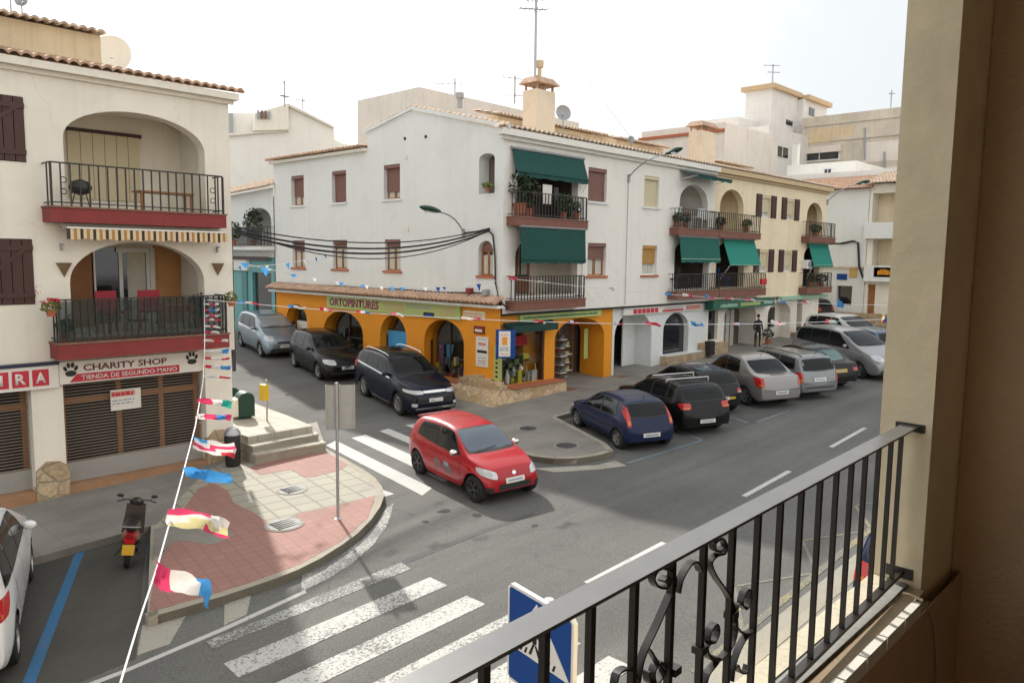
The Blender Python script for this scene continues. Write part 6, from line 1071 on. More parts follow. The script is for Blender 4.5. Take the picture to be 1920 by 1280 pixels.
MPV = var(GOLF, L=4.28, W=1.75, wb=2.72, fo=.82, r=.31, tumble=.26, top=[(0, .55), (.03, .72), (.25, .88), (.6, 1.0), (.85, 1.08), (1.0, 1.16), (1.5, 1.42), (1.9, 1.57), (2.3, 1.62), (3.2, 1.61), (3.8, 1.54), (4.0, 1.40), (4.15, 1.1), (4.22, .9), (4.26, .62), (4.28, .55)], belt=[(0, .55), (.7, .93), (1.2, .98), (2.6, 1.0), (4.0, 1.04), (4.28, .9)], ws=((1.02, 1.18), (1.9, 1.55)), rw=((4.1, 1.1), (3.9, 1.46)),
 sw=[[(1.35, 1.04), (2.3, 1.05), (2.3, 1.51), (1.9, 1.47)], [(2.36, 1.05), (3.2, 1.07), (3.2, 1.50), (2.36, 1.51)], [(3.26, 1.08), (3.85, 1.12), (3.7, 1.42), (3.26, 1.49)]], seams=[1.2, 2.33, 3.23], handles=[2.1, 2.95], mirror=(1.5, 1.1), head=[(.46, .80, .72, .90, 'lampc')], grille=[(.36, .62, .70, 'plasticb'), (.6, .32, .44, 'plasticb')], pf=.46, tail_l=[(.62, .82, .75, 1.05, 'lampr')])
VAN = var(MPV, L=4.75, W=1.78, wb=2.80, fo=.93, top=[(0, .55), (.03, .74), (.3, .90), (.7, 1.02), (.95, 1.10), (1.1, 1.18), (1.7, 1.48), (2.1, 1.64), (2.6, 1.71), (3.8, 1.70), (4.35, 1.64), (4.55, 1.48), (4.66, 1.1), (4.70, .85), (4.74, .6), (4.75, .55)], belt=[(0, .55), (.7, .95), (1.3, 1.0), (3.0, 1.04), (4.5, 1.08), (4.75, .9)], ws=((1.12, 1.20), (2.1, 1.62)), rw=((4.6, 1.12), (4.5, 1.55)), sw=[[(1.45, 1.06), (2.6, 1.08), (2.6, 1.60), (2.15, 1.55)], [(2.64, 1.08), (3.6, 1.10), (3.6, 1.60), (2.64, 1.60)], [(3.64, 1.10), (4.42, 1.14), (4.36, 1.54), (3.64, 1.60)]], seams=[1.3, 2.62, 3.62], handles=[2.4, 3.3], mirror=(1.6, 1.14))
SEDAN = var(GOLF, L=4.22, W=1.73, wb=2.60, fo=.80, r=.30, top=[(0, .52), (.03, .68), (.3, .82), (.7, .90), (1.1, .97), (1.25, 1.03), (1.6, 1.25), (1.95, 1.43), (2.3, 1.51), (2.8, 1.50), (3.15, 1.40), (3.45, 1.20), (3.70, 1.04), (3.95, 1.01), (4.12, .98), (4.18, .80), (4.21, .60), (4.22, .5)], belt=[(0, .5), (.8, .86), (1.3, .92), (2.6, .96), (3.6, .98), (4.22, .85)], ws=((1.27, 1.05), (1.95, 1.42)), rw=((3.66, 1.06), (3.2, 1.37)), rww=.72,
 sw=[[(1.45, .98), (2.3, .99), (2.3, 1.42), (1.95, 1.38)], [(2.36, .99), (3.05, 1.02), (2.95, 1.35), (2.36, 1.42)]], seams=[1.3, 2.33, 3.12], handles=[2.1, 2.85], mirror=(1.5, 1.03), tail_l=[(.66, .82, .68, .96, 'lampr')], strip='plasticb', rim='alloy', pr=.44)
WAGON = var(GOLF, L=4.45, W=1.73, wb=2.6, fo=.85, top=[(0, .50), (.03, .66), (.3, .80), (.7, .89), (1.15, .96), (1.3, 1.02), (1.65, 1.22), (2.0, 1.38), (2.4, 1.45), (3.4, 1.45), (4.1, 1.40), (4.25, 1.26), (4.36, .96), (4.40, .8), (4.44, .58), (4.45, .5)], belt=[(0, .5), (.9, .85), (1.4, .90), (2.6, .93), (4.1, .96), (4.45, .82)], ws=((1.32, 1.03), (2.0, 1.37)), rw=((4.32, .98), (4.2, 1.32)), rww=.78,
 sw=[[(1.5, .95), (2.4, .96), (2.4, 1.37), (2.0, 1.33)], [(2.46, .96), (3.2, .98), (3.2, 1.36), (2.46, 1.37)], [(3.26, .99), (4.05, 1.02), (3.98, 1.31), (3.26, 1.36)]], seams=[1.38, 2.43, 3.23], tail_l=[(.68, .82, .60, .92, 'lampr')], pr=.62, rpatch=[(.8, .40, .44, 'plasticb')])
PK = Vector((.455, .89))
def parked(base, rl, **k):
    """angle-parked with its nose to the pavement; rl = rear-left tyre contact point"""
    d = PK; Rn = Vector((d.y, -d.x)); c = var(base, **k); p = Vector(rl)+(Rn*(c['W']/2-.1)+d*(c['wb']+c['fo']))*CS; c.update(at=(p.x, p.y), dir=(d.x, d.y)); return car(c)
GP = 'cars parked at an angle along the main street'; GS = 'cars parked along the side street'
RX = dict(L=3.40, W=1.54, fo=.48, top=[(0, .46), (.02, .64), (.12, .76), (.34, .85), (.66, .93), (.84, .99), (1.16, 1.20), (1.50, 1.38), (1.86, 1.44), (2.4, 1.45), (2.95, 1.41), (3.13, 1.30), (3.29, .98), (3.35, .86), (3.40, .56)], belt=[(0, .5), (.65, .80), (1.05, .85), (2.25, .93), (3.1, 1.02), (3.4, .8)], ws=((.86, 1.0), (1.50, 1.365)), rw=((3.35, 1.02), (3.1, 1.33)), sw=[[(1.02, .93), (1.95, .96), (1.95, 1.36), (1.48, 1.33)], [(2.01, .96), (2.85, 1.06), (2.72, 1.33), (2.01, 1.36)]], seams=[.96, 1.98], handles=[1.76], mirror=(1.1, .98))
# red hatchback driving out of the side street
h = Vector((-.20, -.98)).normalized(); rr = Vector((h.y, -h.x)); fr_ = Vector((9.43, 9.86)); p = fr_+(-rr*(RX['W']/2-.1)+h*RX['fo'])*CS
def red_extra(t, patch, hit):
    patch('s', [(1.72, .42), (2.05, .44), (2.05, .66), (1.75, .64)], mat('grey_sticker', (.20, .13, .13), .6), 'door_sticker', .003, rnd=.3); patch('s', [(1.25, .40), (1.7, .42), (1.62, .68), (1.3, .60)], MATS['grey_sticker'], 'door_sticker', .003, rnd=.2); patch('s', [(1.42, .56), (1.62, .57), (1.62, .66), (1.42, .65)], 'greyt', 'door_sticker', .005, rnd=.1)
    bm = bmesh.new(); hexa(bm, [(-3.02, -.5, 1.39), (-3.02, .5, 1.39), (-3.22, .48, 1.33), (-3.22, -.48, 1.33)], [(-2.95, -.5, 1.43), (-2.95, .5, 1.43), (-3.26, .48, 1.37), (-3.26, -.48, 1.37)]); obj('spoiler', bm, 'red_paint' in MATS and MATS['red_paint'], t)
    patch('t', [(.80, -.5), (.80, .5), (.86, .53), (.86, -.53)], 'plasticb', 'wiper_cowl', .006); patch('f', [(-.05, .62), (.05, .62), (.05, .70), (-.05, .70)], 'chrome', 'badge', .012, nx=3, ny=3, rnd=.3)
car(var(HATCH, name='hatchback_car', label='bright red three-door hatchback turning out of the side street, the only moving car', zs=.92, **RX, paint=mat('red_paint', (.38, .006, .014), .3, 0, .4, coat=.35), at=(p.x, p.y), dir=tuple(h), rim='alloyd', spokes=5, extra=[red_extra], head=[(.42, .70, .56, .72, 'lampc')], hs=.09, mirm='chrome', grille=[(.42, .26, .46, 'plasticb')], fog=[(.52, .72, .27, .42)], glass=mat('reflective_windscreen', (.10, .12, .15), .05, .35, spec=.9), skirt='flower'))
# side street row
def sidecar(base, fw, hd, **k):
    c = var(base, **k); h = Vector(hd).normalized(); rr = Vector((h.y, -h.x)); p = Vector(fw)+(-rr*(c['W']/2-.1)+h*c['fo'])*CS; c.update(at=(p.x, p.y), dir=tuple(h)); return car(c)
def suv_extra(t, patch, hit):
    for s in (-1, 1):
        bm = bmesh.new(); tube(bm, [(-2.15, s*.60, 1.65), (-2.3, s*.62, 1.70), (-3.0, s*.62, 1.725), (-3.7, s*.60, 1.70), (-4.0, s*.58, 1.63)], .018, 6); obj('roof_rail', bm, 'chrome', t)
sidecar(SUV, (12.85, 16.45), (-.23, -.973), zs=.96, name='suv_car', label='very dark blue off-road car with chrome trim, first of the side-street row', cat='car', group=GS, paint=cmat('midnight_paint', (.006, .009, .022), .3, .2), extra=[suv_extra], spokes=7)
sidecar(GOLF, (13.62, 21.6), (-.2, -.98), name='hatchback_car', label='black hatchback between the dark off-road car and the blue-grey people carrier', group=GS, paint=cmat('black_grey_paint', (.012, .012, .014), .4, .25), head=[(.42, .80, .62, .78, 'lampc')])
sidecar(MPV, (14.1, 26.2), (-.19, -.98), name='people_carrier', label='pale blue-grey people carrier at the top of the side-street row', group=GS, paint=cmat('blue_grey_paint', (.23, .29, .34), .5, .3), glass=mat('bright_windscreen', (.3, .33, .35), .08, .2, spec=.9), beltline=(1.4, 3.8))
# angled row on the main street
parked(PUNTO, (14.13, 10.1), zs=.85, W=1.56, name='hatchback_car', label='dark blue small hatchback with tall red lamps, nearest of the angled row', group=GP, paint=cmat('dark_blue_paint', (.010, .018, .055), .3, .28), tail_l=[(.56, .67, .74, 1.28, 'lampr')])
def bars(t, patch, hit):
    for x in (2.35, 3.1): bm = bmesh.new(); tube(bm, [(-x, -.72, 1.53), (-x, .72, 1.53)], .018, 6); box(bm, (-x-.03, -.72, 1.44), (-x+.03, -.68, 1.54)); box(bm, (-x-.03, .68, 1.44), (-x+.03, .72, 1.54)); obj('roof_bar', bm, 'chrome', t)
parked(GOLF, (16.22, 10.1), zs=.9, name='hatchback_car', label='black hatchback with silver roof bars, second in the angled row', group=GP, paint=cmat('black_paint', (.008, .008, .008), .2, .25), extra=[bars])
parked(HATCH, (18.35, 10.75), name='small_car', label='small black car with a blue-grey roof, third in the angled row', zs=.9, group=GP, paint=cmat('black_paint2', (.012, .013, .016), .2, .25), extra=[lambda t, patch, hit: patch('t', [(1.75, -.5), (3.1, -.46), (3.1, .46), (1.75, .5)], 'roofglass', 'roof_panel', .004, nx=10, ny=8, rnd=.06)], tail_l=[(.56, .76, .72, .86, 'lampr')], rpatch=[(.5, .52, .60, 'platey')])
parked(SEDAN, (20.3, 10.15), name='saloon_car', label='silver saloon with upright red lamps, in the middle of the angled row', group=GP, paint=cmat('silver_paint', (.27, .26, .25), .45, .35))
parked(WAGON, (22.15, 9.95), name='estate_car', label='silver-grey estate car with roof rails, right of the silver saloon', group=GP, paint=cmat('silver_grey_paint', (.22, .23, .235), .5, .35), extra=[lambda t, patch, hit: [obj('roof_rail', (lambda b: (tube(b, [(-2.2, s*.56, 1.45), (-2.4, s*.56, 1.50), (-3.9, s*.54, 1.47), (-4.1, s*.54, 1.41)], .016, 6), b)[1])(bmesh.new()), 'iron', t) for s in (-1, 1)]])
parked(SEDAN, (23.95, 9.9), name='saloon_car', label='low dark car with a yellow number plate beside the silver van', group=GP, paint=cmat('dark_paint', (.014, .012, .014), .3, .25), prm='platey', pr=.62, rpatch=[(.74, .50, .56, 'seam')], glass=mat('pale_rear_glass', (.10, .17, .16), .08, .2), top=[(x, z*.93) for x, z in SEDAN['top']], ws=((1.27, 1.0), (1.95, 1.32)), rw=((3.66, .98), (3.2, 1.27)), sw=[[(1.45, .97), (2.3, .98), (2.3, 1.30), (1.95, 1.27)], [(2.36, .98), (3.0, 1.0), (2.95, 1.24), (2.36, 1.31)]], tail_l=[(.52, .82, .66, .78, 'lampr')])
hd = -PK; rr = Vector((hd.y, -hd.x)); c = var(VAN, name='people_carrier', label='large silver people carrier parked nose-out towards the road', group=GP, paint=cmat('grey_silver_paint', (.30, .30, .31), .5, .35), L=5.0, glass='cglass'); p = Vector((26.7, 9.3))+(-rr*(c['W']/2-.1)+hd*c['fo'])*CS; c.update(at=(p.x, p.y), dir=tuple(hd)); car(c)
parked(HATCH, (29.7, 10.0), name='hatchback_car', label='blue-grey hatchback with red tail lamps, half hidden behind the silver people carrier', group=GP, paint=cmat('steel_blue_paint', (.10, .15, .20), .5, .3))
hd2 = -PK; c = var(MPV, name='people_carrier', label='white car at the far right end of the row, next to the pillar edge', group=GP, paint=cmat('white_paint_car', (.66, .66, .64), 0, .3)); c.update(at=(32.6, 10.6), dir=tuple(hd2)); car(c)
c = var(GOLF, name='hatchback_car', label='dark hatchback parked uphill by the low rubble wall at the far end', paint=cmat('dark_paint3', (.02, .02, .024), .3, .25)); c.update(at=(44.0-.6, 20.2), dir=(.28, .96)); car(c)
c = var(MPV, L=4.3, name='parked_car', label='white car seen from behind at the bottom-left edge, beside the blue bay line', paint=cmat('clean_white_paint', (.82, .83, .83), 0, .22), tail_l=[(.55, .84, .82, 1.06, 'lampr')], rpatch=[(.84, .30, .42, 'plasticb')]); h = Vector((.307, .952)); rr = Vector((h.y, -h.x)); p = Vector((2.20, 9.8))+(-rr*(c['W']/2-.1)+h*(c['wb']+c['fo']))*CS; c.update(at=(p.x, p.y), dir=tuple(h)); car(c)
c = var(GOLF, name='parked_car', label='dark blue car seen through the balcony railing by the near kerb', paint=cmat('deep_blue_paint', (.008, .015, .05), .3, .2), tail_l=[(.58, .84, .74, 1.0, 'lampr')]); p = at(1597, 1080, .72); c.update(at=(p.x+4.15*.9, p.y-.66), dir=(1, .0)); car(c)
# ================================================================== STREET LAMPS, CABLES, BUNTING
def street_lamp(label, base, head0, head1, bend):
    t = thing('street_lamp', label, 'street lamp', tuple(base), 'wall street lamps'); base, h0, h1 = Vector(base), Vector(head0), Vector(head1); mid = base.lerp(h0, .45)+Vector(bend)
    bm = B(); pts = [base+(mid-base)*2*s*(1-s)*1.0+(h0-base)*s*s if False else base*(1-s)**2+mid*2*s*(1-s)+h0*s*s for s in [i/8 for i in range(9)]]; tube(bm, pts, .022, 6); obj('arm', bm, 'grey', t)
    bm = B(); box(bm, base-Vector((.04, .04, .16)), base+Vector((.04, .04, .10))); obj('bracket', bm, 'grey', t)
    bm = B(); n = 8; ax = h1-h0; P_ = [h0+ax*i/n for i in range(n+1)]; tube(bm, P_, [.05, .085, .11, .125, .13, .125, .11, .08, .03], 8, None); bmesh.ops.scale(bm, vec=(1, 1, .7), space=Matrix.Translation(-(h0+h1)/2), verts=bm.verts[:]); obj('lamp_head', bm, 'green', t, smooth=True)
    bm = B(); m_ = h0.lerp(h1, .55); box(bm, m_-Vector((.12, .06, .11)), m_+Vector((.12, .06, -.06))); obj('lamp_glass', bm, 'lampc', t)
p = onY(825, 398, 16.7); q2 = onY(787, 386, 16.7); street_lamp('street lamp with a curved arm on the gable wall, over the side street', (15.43, 16.69, 5.4), p, q2, (.1, 0, .25))
p = onX(1248, 290, 21.3); q2 = onX(1280, 276, 21.3); street_lamp('street lamp on the white street facade, its head against the tiled eave', (21.3, 15.08, 7.35), p, q2, (0, 0, .35))
p = onX(1605, 346, 37.7); q2 = onX(1632, 338, 37.7); street_lamp('street lamp at the far end corner of the cream house', (37.72, 15.08, 7.55), p, q2, (0, 0, .3))
def depth(x, y, z): return O+ray(x, y)*z          # a point z metres into the view along the ray of a pixel
def sagline(A, B2, sag, n=24): return [A.lerp(B2, i/n)-Vector((0, 0, sag*4*(i/n)*(1-i/n))) for i in range(n+1)]
def cable(label, pts, r, name='cable', m='cable'): bm = B(); tube(bm, pts, r*.85, 5); return tag(obj(name, bm, m), label, 'cable', 'black cables over the side street' if 'bundle' in label else None)
A = onY(440, 431, 15.6); B2 = onX(918, 431, 15.4)
for k, (a, b, s, r) in enumerate(((0, .02, .62, .028), (.07, .05, .50, .018), (-.05, -.02, .72, .030), (.02, .0, .95, .016))):
    cable(('thick lowest strand', 'thin top strand', 'second strand', 'slack strand')[k]+' of the black cable bundle over the side street', sagline(A+Vector((0, 0, a)), B2+Vector((0, 0, b)), s*.75), r)
cable('black cable dropping down the gable corner beside the arched window', [onX(870, 437, 15.40), onX(915, 432, 15.40), onX(924, 440, 15.40), onX(928, 480, 15.40), onX(929, 530, 15.40), onX(938, 575, 15.36), Vector((15.35, 15.0, 3.42)), Vector((15.5, 14.95, 3.3))], .03)
cable('black cable running along the top of the tiled canopy of the orange shop', [onX(519, 529, 15.40)]+[onX(520+k*38, 529.5+k*2.1+(k % 3)*.8, 15.40) for k in range(1, 10)]+[onX(905, 549, 15.40), onX(925, 568, 15.38)], .022)
cable('thin cable down the white street facade under the street lamp', [Vector((21.3, 15.08, 7.2)), Vector((21.3, 15.08, 3.2))], .012, m='greya')
cable('black cable loop across the far white houses', [Vector((37.7, 15.0, 5.55)), onX(1575, 457, 43.9), onX(1600, 452, 43.9), onX(1609, 455, 43.9), onX(1611, 500, 43.9), onX(1618, 520, 43.9), onX(1640, 524, 43.9), onX(1672, 524, 43.9)], .07)
bm = B(); box(bm, (7.76, 15.6, 2.2), (7.82, 15.66, 5.3)); tag(obj('downpipe', bm, mat('dark_pipe', (.04, .035, .045), .6)), 'dark pipe down the side corner of the charity shop building', 'pipe')
bm = B(); tube(bm, [(9.2+13.5, 15.05, 0)]*2 if False else [Vector((18.95, 15.07, 3.2)), Vector((18.95, 15.07, 5.5))], .012, 4); tag(obj('cable', bm, 'greya'), 'thin grey wire on the facade between the corner balconies', 'cable')
def flag(par, P0, P1, h0, h1, cols, up=Vector((0, 0, 1)), wave=.05, lengthwise=False):
    wave *= 1.7
    """blown pennant from P0 to P1; its colour bands share one cloth"""
    n = 12; bm = B(); rows = []; d = (P1-P0); nn = d.cross(Vector((0, 0, 1))).normalized(); mm = 4; ph = P0.x*3+P0.z*5
    for i in range(n+1):
        s = i/n; c = P0.lerp(P1, s)+nn*wave*math.sin(s*7+ph)+up*wave*.35*math.sin(s*8+ph)*s; h = h0+(h1-h0)*s; row = []
        for j in range(mm+1): v = j/mm-.5; row.append(bm.verts.new(c-up*h*v*(1-.12*math.sin(s*11+ph))+nn*wave*(.5*math.sin(v*5+s*6+ph)+.25*math.sin(s*17+v*9))))
        rows.append(row)
    for i in range(n):
        for j in range(mm): bm.faces.new([rows[i][j], rows[i+1][j], rows[i+1][j+1], rows[i][j+1]]).material_index = min(len(cols)-1, (int((j+.5+i*.12)*len(cols)/(mm+1.5)) if lengthwise else i*len(cols)//n))
    return obj('pennant', bm, list(cols), par, smooth=True, angle=60)
bt = thing('bunting', 'near string of long blown pennants, red, white and blue, hanging down to the lower left', 'bunting', (4, 8, 3))
zA, zB, yA, yB = 15.6, 4.0, 557, 1285
def nd(y): s = (y-yA)/(yB-yA); return 1/((1-s)/zA+s/zB)
sp_ = [(383, 557), (384, 640), (381, 715), (366, 800), (345, 880), (322, 965), (297, 1055), (262, 1160), (228, 1272), (220, 1300)]
def sx(y):
    for (a, b), (c, d) in zip(sp_, sp_[1:]):
        if b <= y <= d: return a+(c-a)*(y-b)/(d-b)
    return sp_[0][0]
bm = B(); tube(bm, [depth(sx(y), y, nd(y)) for y in range(557, 1300, 15)], .0065, 5); obj('string', bm, 'string', bt)
def nf(y, x1, y1, hp0, hp1, cols, wave=.05, lw=False): z = nd(y); k = z/FPX; flag(bt, depth(sx(y), y, z), depth(x1, y1, z), hp0*k, hp1*k, cols, wave=wave, lengthwise=lw)
nf(1072, 400, 1115, 48, 42, ('fpink', 'fwhite', 'fblue'), .04); nf(967, 433, 990, 40, 30, ('fpink', 'fwhite', 'fyel', 'fpink'), .04, True); nf(885, 431, 896, 18, 22, ('fblue', 'fblue'), .03); nf(830, 439, 846, 20, 30, ('fblue', 'fwhite', 'fpink', 'fwhite', 'fred'), .03, True); nf(779, 437, 784, 11, 9, ('fwhite', 'fpink', 'fblue', 'fpink'), .03); nf(750, 437, 759, 11, 12, ('fpink', 'fwhite', 'fgreen'), .03)
for y, cs_ in ((706, ('fwhite', 'fwhite', 'fred')), (687, ('fred', 'fwhite', 'fblue')), (671, ('fred', 'fwhite', 'fred')), (658, ('fwhite', 'fwhite', 'fblue')), (638, ('fwhite', 'fred', 'fwhite')), (622, ('fpink', 'fwhite', 'fwhite')), (611, ('fwhite', 'fpink', 'fwhite')), (600, ('fpink', 'fwhite', 'fred')), (592, ('fwhite', 'fpink', 'fwhite')), (581, ('fpink', 'fblue', 'fwhite')), (570, ('fwhite', 'fpink', 'fwhite'))): nf(y, 384+(46 if y > 625 else 28), y+(y % 4)-1, 5 if y > 625 else 3.5, (9 if y > 625 else 5) if 'fblue' in cs_ else 4, cs_, .025)
def bunting(label, pa, za, pb, zb, sag, flags, hang=False, r=.007):
    t = thing('bunting', label, 'bunting', tuple(depth(*pa, za)), 'bunting strings across the street'); A, B_ = depth(*pa, za), depth(*pb, zb); n = 40; pts = sagline(A, B_, sag, n); bm = B(); tube(bm, pts, r, 4); obj('string', bm, 'string', t)
    cp = [((p-O)) for p in pts]; xs_ = []
    for p in cp: q_ = RW.transposed() @ p; xs_.append(CX+FPX*q_.x/q_.z)
    for x, w_, h_, cols in flags:
        i = min(range(n), key=lambda i: abs(xs_[i]-x)); s = (x-xs_[i])/(xs_[i+1]-xs_[i]) if xs_[i+1] != xs_[i] else 0; P = pts[i]+(pts[i+1]-pts[i])*s; z = (RW.transposed() @ (P-O)).z; k = z/FPX; d = (B_-A).normalized()
        if hang:
            bm = B(); a, b, c = P, P+d*w_*k, P+d*w_*k*.55-Vector((0, 0, h_*k)); nn = d.cross(Vector((0, 0, 1)))*.03; f = bm.faces.new([bm.verts.new(a), bm.verts.new(b), bm.verts.new(c+nn)]); obj('pennant', bm, cols[0], t)
        else: flag(t, P+Vector((0, 0, h_*k*.3)), P+d*w_*k*.9+Vector((0, 0, -h_*k*.2)), h_*k, h_*k*.6, cols, wave=.04)
    return t
bunting('long string of red, white and blue pennants across the middle of the picture', (388, 562), 15.2, (1662, 598), 19, .28, [(445, 45, 5, ('fblue', 'fwhite', 'fred')), (540, 35, 6, ('fblue', 'fwhite', 'fwhite')), (600, 24, 7, ('fred', 'fwhite', 'fpink')), (668, 28, 6, ('fred', 'fwhite', 'fblue')), (735, 24, 6, ('fpink', 'fwhite', 'fwhite')), (865, 40, 5, ('fwhite', 'fwhite', 'fpink')), (1003, 25, 6, ('fred', 'fred', 'fwhite')), (1070, 14, 7, ('fwhite', 'fpink', 'fred')), (1150, 18, 6, ('fblue', 'fwhite', 'fred')), (1212, 36, 7, ('fpink', 'fred', 'fpink')), (1295, 26, 8, ('fblue', 'fblue', 'fblue')), (1372, 22, 6, ('fpink', 'fwhite', 'fblue')), (1448, 30, 8, ('fwhite', 'fpink', 'fwhite')), (1548, 30, 8, ('fred', 'fwhite', 'fgreen')), (1652, 12, 15, ('fyel', 'fred', 'fdblue'))])
W_, BL = ('fwhite',), ('fblue',); DB = ('fdblue',)
bunting('string of small blue and white triangles before the gable above the orange shop', (436, 488), 16, (933, 526), 21.4, .35, [(450, 18, 12, BL), (487, 20, 17, BL), (497, 14, 4, W_), (543, 14, 8, BL), (585, 10, 7, W_), (628, 10, 7, W_), (633, 14, 8, BL), (675, 12, 7, BL), (683, 10, 8, W_), (711, 9, 8, W_), (730, 13, 9, BL), (748, 12, 7, BL), (792, 12, 7, W_), (816, 12, 10, DB), (829, 9, 6, DB), (893, 12, 14, DB)], True, .006)
bunting('short upper string of blue and white triangles beside the side street houses', (436, 500), 16, (700, 440), 24, .25, [(445, 14, 8, BL), (497, 13, 12, W_), (535, 18, 14, BL), (569, 9, 8, W_), (590, 10, 9, DB), (608, 9, 8, DB)], True, .006)
bunting('string of pink and blue pennants along the street facade under the lower balconies', (945, 521), 21, (1662, 572), 27, .15, [(955, 20, 8, ('fred', 'fpink')), (1010, 22, 3, ('fwhite', 'fwhite')), (1145, 10, 5, W_), (1248, 14, 7, ('fblue', 'fblue')), (1283, 26, 6, ('fwhite', 'fpink', 'fred')), (1322, 20, 7, ('fblue', 'fwhite', 'fpink')), (1360, 20, 6, ('fred', 'fpink', 'fwhite')), (1400, 28, 5, ('fpink', 'fwhite', 'fwhite')), (1457, 20, 6, ('fwhite', 'fblue')), (1508, 20, 7, ('fred', 'fwhite', 'fwhite')), (1570, 14, 16, ('fblue', 'fblue'))])
# ================================================================== STREET FURNITURE
t = thing('traffic_sign', 'grey rectangular road sign seen from behind on a tall pole at the pavement corner', 'traffic sign', (7.08, 10.69, .33))
bm = B(); tube(bm, [(7.08, 10.69, .33), (7.08, 10.69, 2.63)], .026, 10); obj('pole', bm, 'galv', t)
sF = Fr((7.13, 10.66, 0), (.83, -.55, 0), (-.55, -.83, 0)); bm = B(); sF.box(bm, -.235, .235, 1.84, 2.58, -.07, -.045); bmesh.ops.bevel(bm, geom=[e for e in bm.edges if abs((e.verts[0].co-e.verts[1].co).normalized().dot(sF.n)) > .9], offset=.03, segments=3); pl_ = obj('panel', bm, 'galv', t)
bm = B(); sF.box(bm, -.24, -.222, 1.86, 2.56, -.0449, -.02); sF.box(bm, .222, .24, 1.86, 2.56, -.0449, -.02); obj('folded_edge', bm, 'galv', pl_); bm = B(); sF.box(bm, -.02, .012, 1.86, 2.58, -.0448, -.028); obj('clamp_rail', bm, 'greya', pl_)
bm = B(); lathe(bm, [(.07, .325), (.07, .34), (.03, .36)], (7.08, 10.69, 0), n=10); obj('foot', bm, 'galv', t)
# pedestrian crossing sign below our railing
t = thing('crossing_sign', 'blue square pedestrian crossing sign just behind the balcony railing', 'traffic sign', (3.45, 2.9, .1)); nF = Fr((3.372, 3.215, 0), -S10, (-S10.y, S10.x, 0)); WS = .63; v0_ = 2.68-WS
bm = B(); nF.poly(bm, [(.03, v0_), (WS-.03, v0_), (WS, v0_+.03), (WS, 2.65), (WS-.03, 2.68), (.03, 2.68), (0, 2.65), (0, v0_+.03)], -.03, 0); pn = obj('panel', bm, 'whitep', t)
bm = B(); nF.poly(bm, [(.035, v0_+.02), (WS-.035, v0_+.02), (WS-.02, v0_+.035), (WS-.02, 2.645), (WS-.035, 2.66), (.035, 2.66), (.02, 2.645), (.02, v0_+.035)], .0005, .003); obj('blue_field', bm, 'blue', pn)
bm = B(); nF.poly(bm, [(.021, 2.285), (WS-.021, 2.285), (WS*.47, 2.645)], .0031, .0055); obj('white_triangle', bm, 'whitep', pn)
bm = B()
for pl in ([(.27, 2.50), (.29, 2.53), (.32, 2.53), (.335, 2.505), (.32, 2.48), (.285, 2.48)], [(.25, 2.47), (.31, 2.475), (.345, 2.43), (.33, 2.42), (.305, 2.445), (.30, 2.39), (.265, 2.385), (.262, 2.43), (.24, 2.41), (.225, 2.42)], [(.265, 2.384), (.282, 2.384), (.25, 2.31), (.225, 2.31), (.235, 2.325)], [(.283, 2.384), (.30, 2.384), (.33, 2.345), (.35, 2.31), (.325, 2.31), (.31, 2.335)]): nF.poly(bm, pl, .0056, .0075)
obj('walking_figure', bm, 'blk', pn); bm = B(); [nF.poly(bm, [(u, 2.30), (u+.02, 2.30), (u+.035, 2.34), (u+.02, 2.34)], .0056, .0074) for u in (.09, .135, .18, .40, .45)]; obj('stripe_marks', bm, 'blk', pn)
bm = B(); tube(bm, [(3.40, 2.90, .1), (3.40, 2.90, 2.66)], .03, 10); obj('pole', bm, 'galv', t); bm = B(); box(bm, (3.345, 2.86, 2.6), (3.375, 2.94, 2.65)); obj('clamp', bm, 'galv', t)
# litter bin, glove bins, yellow box
def manhole(label, x, y, r, h, m='iron2'):
    p = at(x, y, h); t = thing('manhole_cover', label, 'manhole cover', (p.x, p.y, G(p.x, p.y)+h)); bm = B(); z = G(p.x, p.y)+h
    A = [bm.verts.new((p.x+r*math.cos(a*PI/16), p.y+r*math.sin(a*PI/16), G(p.x+r*math.cos(a*PI/16), 0)+h+.009)) for a in range(32)]; Bv = [bm.verts.new(v.co-Vector((0, 0, .02))) for v in A]; bm.faces.new(A); [bm.faces.new([A[i], Bv[i], Bv[(i+1) % 32], A[(i+1) % 32]]) for i in range(32)]; obj('lid', bm, m, t)
    bm = B(); C1 = [bm.verts.new((p.x+r*1.16*math.cos(a*PI/16), p.y+r*1.16*math.sin(a*PI/16), G(p.x+r*1.16*math.cos(a*PI/16), 0)+h+.005)) for a in range(32)]; C2 = [bm.verts.new((p.x+r*1.02*math.cos(a*PI/16), p.y+r*1.02*math.sin(a*PI/16), G(p.x+r*1.02*math.cos(a*PI/16), 0)+h+.0055)) for a in range(32)]; [bm.faces.new([C1[i], C1[(i+1) % 32], C2[(i+1) % 32], C2[i]]) for i in range(32)]; obj('rim', bm, 'lpav', t)
    bm = B(); [box(bm, (p.x-.7*r, p.y+k*r*.28-.008, G(p.x-.7*r, 0)+h+.0092), (p.x+.7*r, p.y+k*r*.28+.008, G(p.x+.7*r, 0)+h+.014)) for k in (-2, -1, 0, 1, 2)]; obj('ribs', bm, m, t)
manhole('round grey manhole cover on the pale paving, the upper of two', 548, 918, .25, .126); manhole('round grey manhole cover at the edge of pink and pale paving, the lower of two', 533, 983, .27, .134)
manhole('dark round cover on the right-hand pavement near the stone base', 990, 803, .22, .122, 'patchd'); manhole('dark round cover near the kerb tip of the right-hand pavement', 1062, 835, .24, .122, 'patchd')
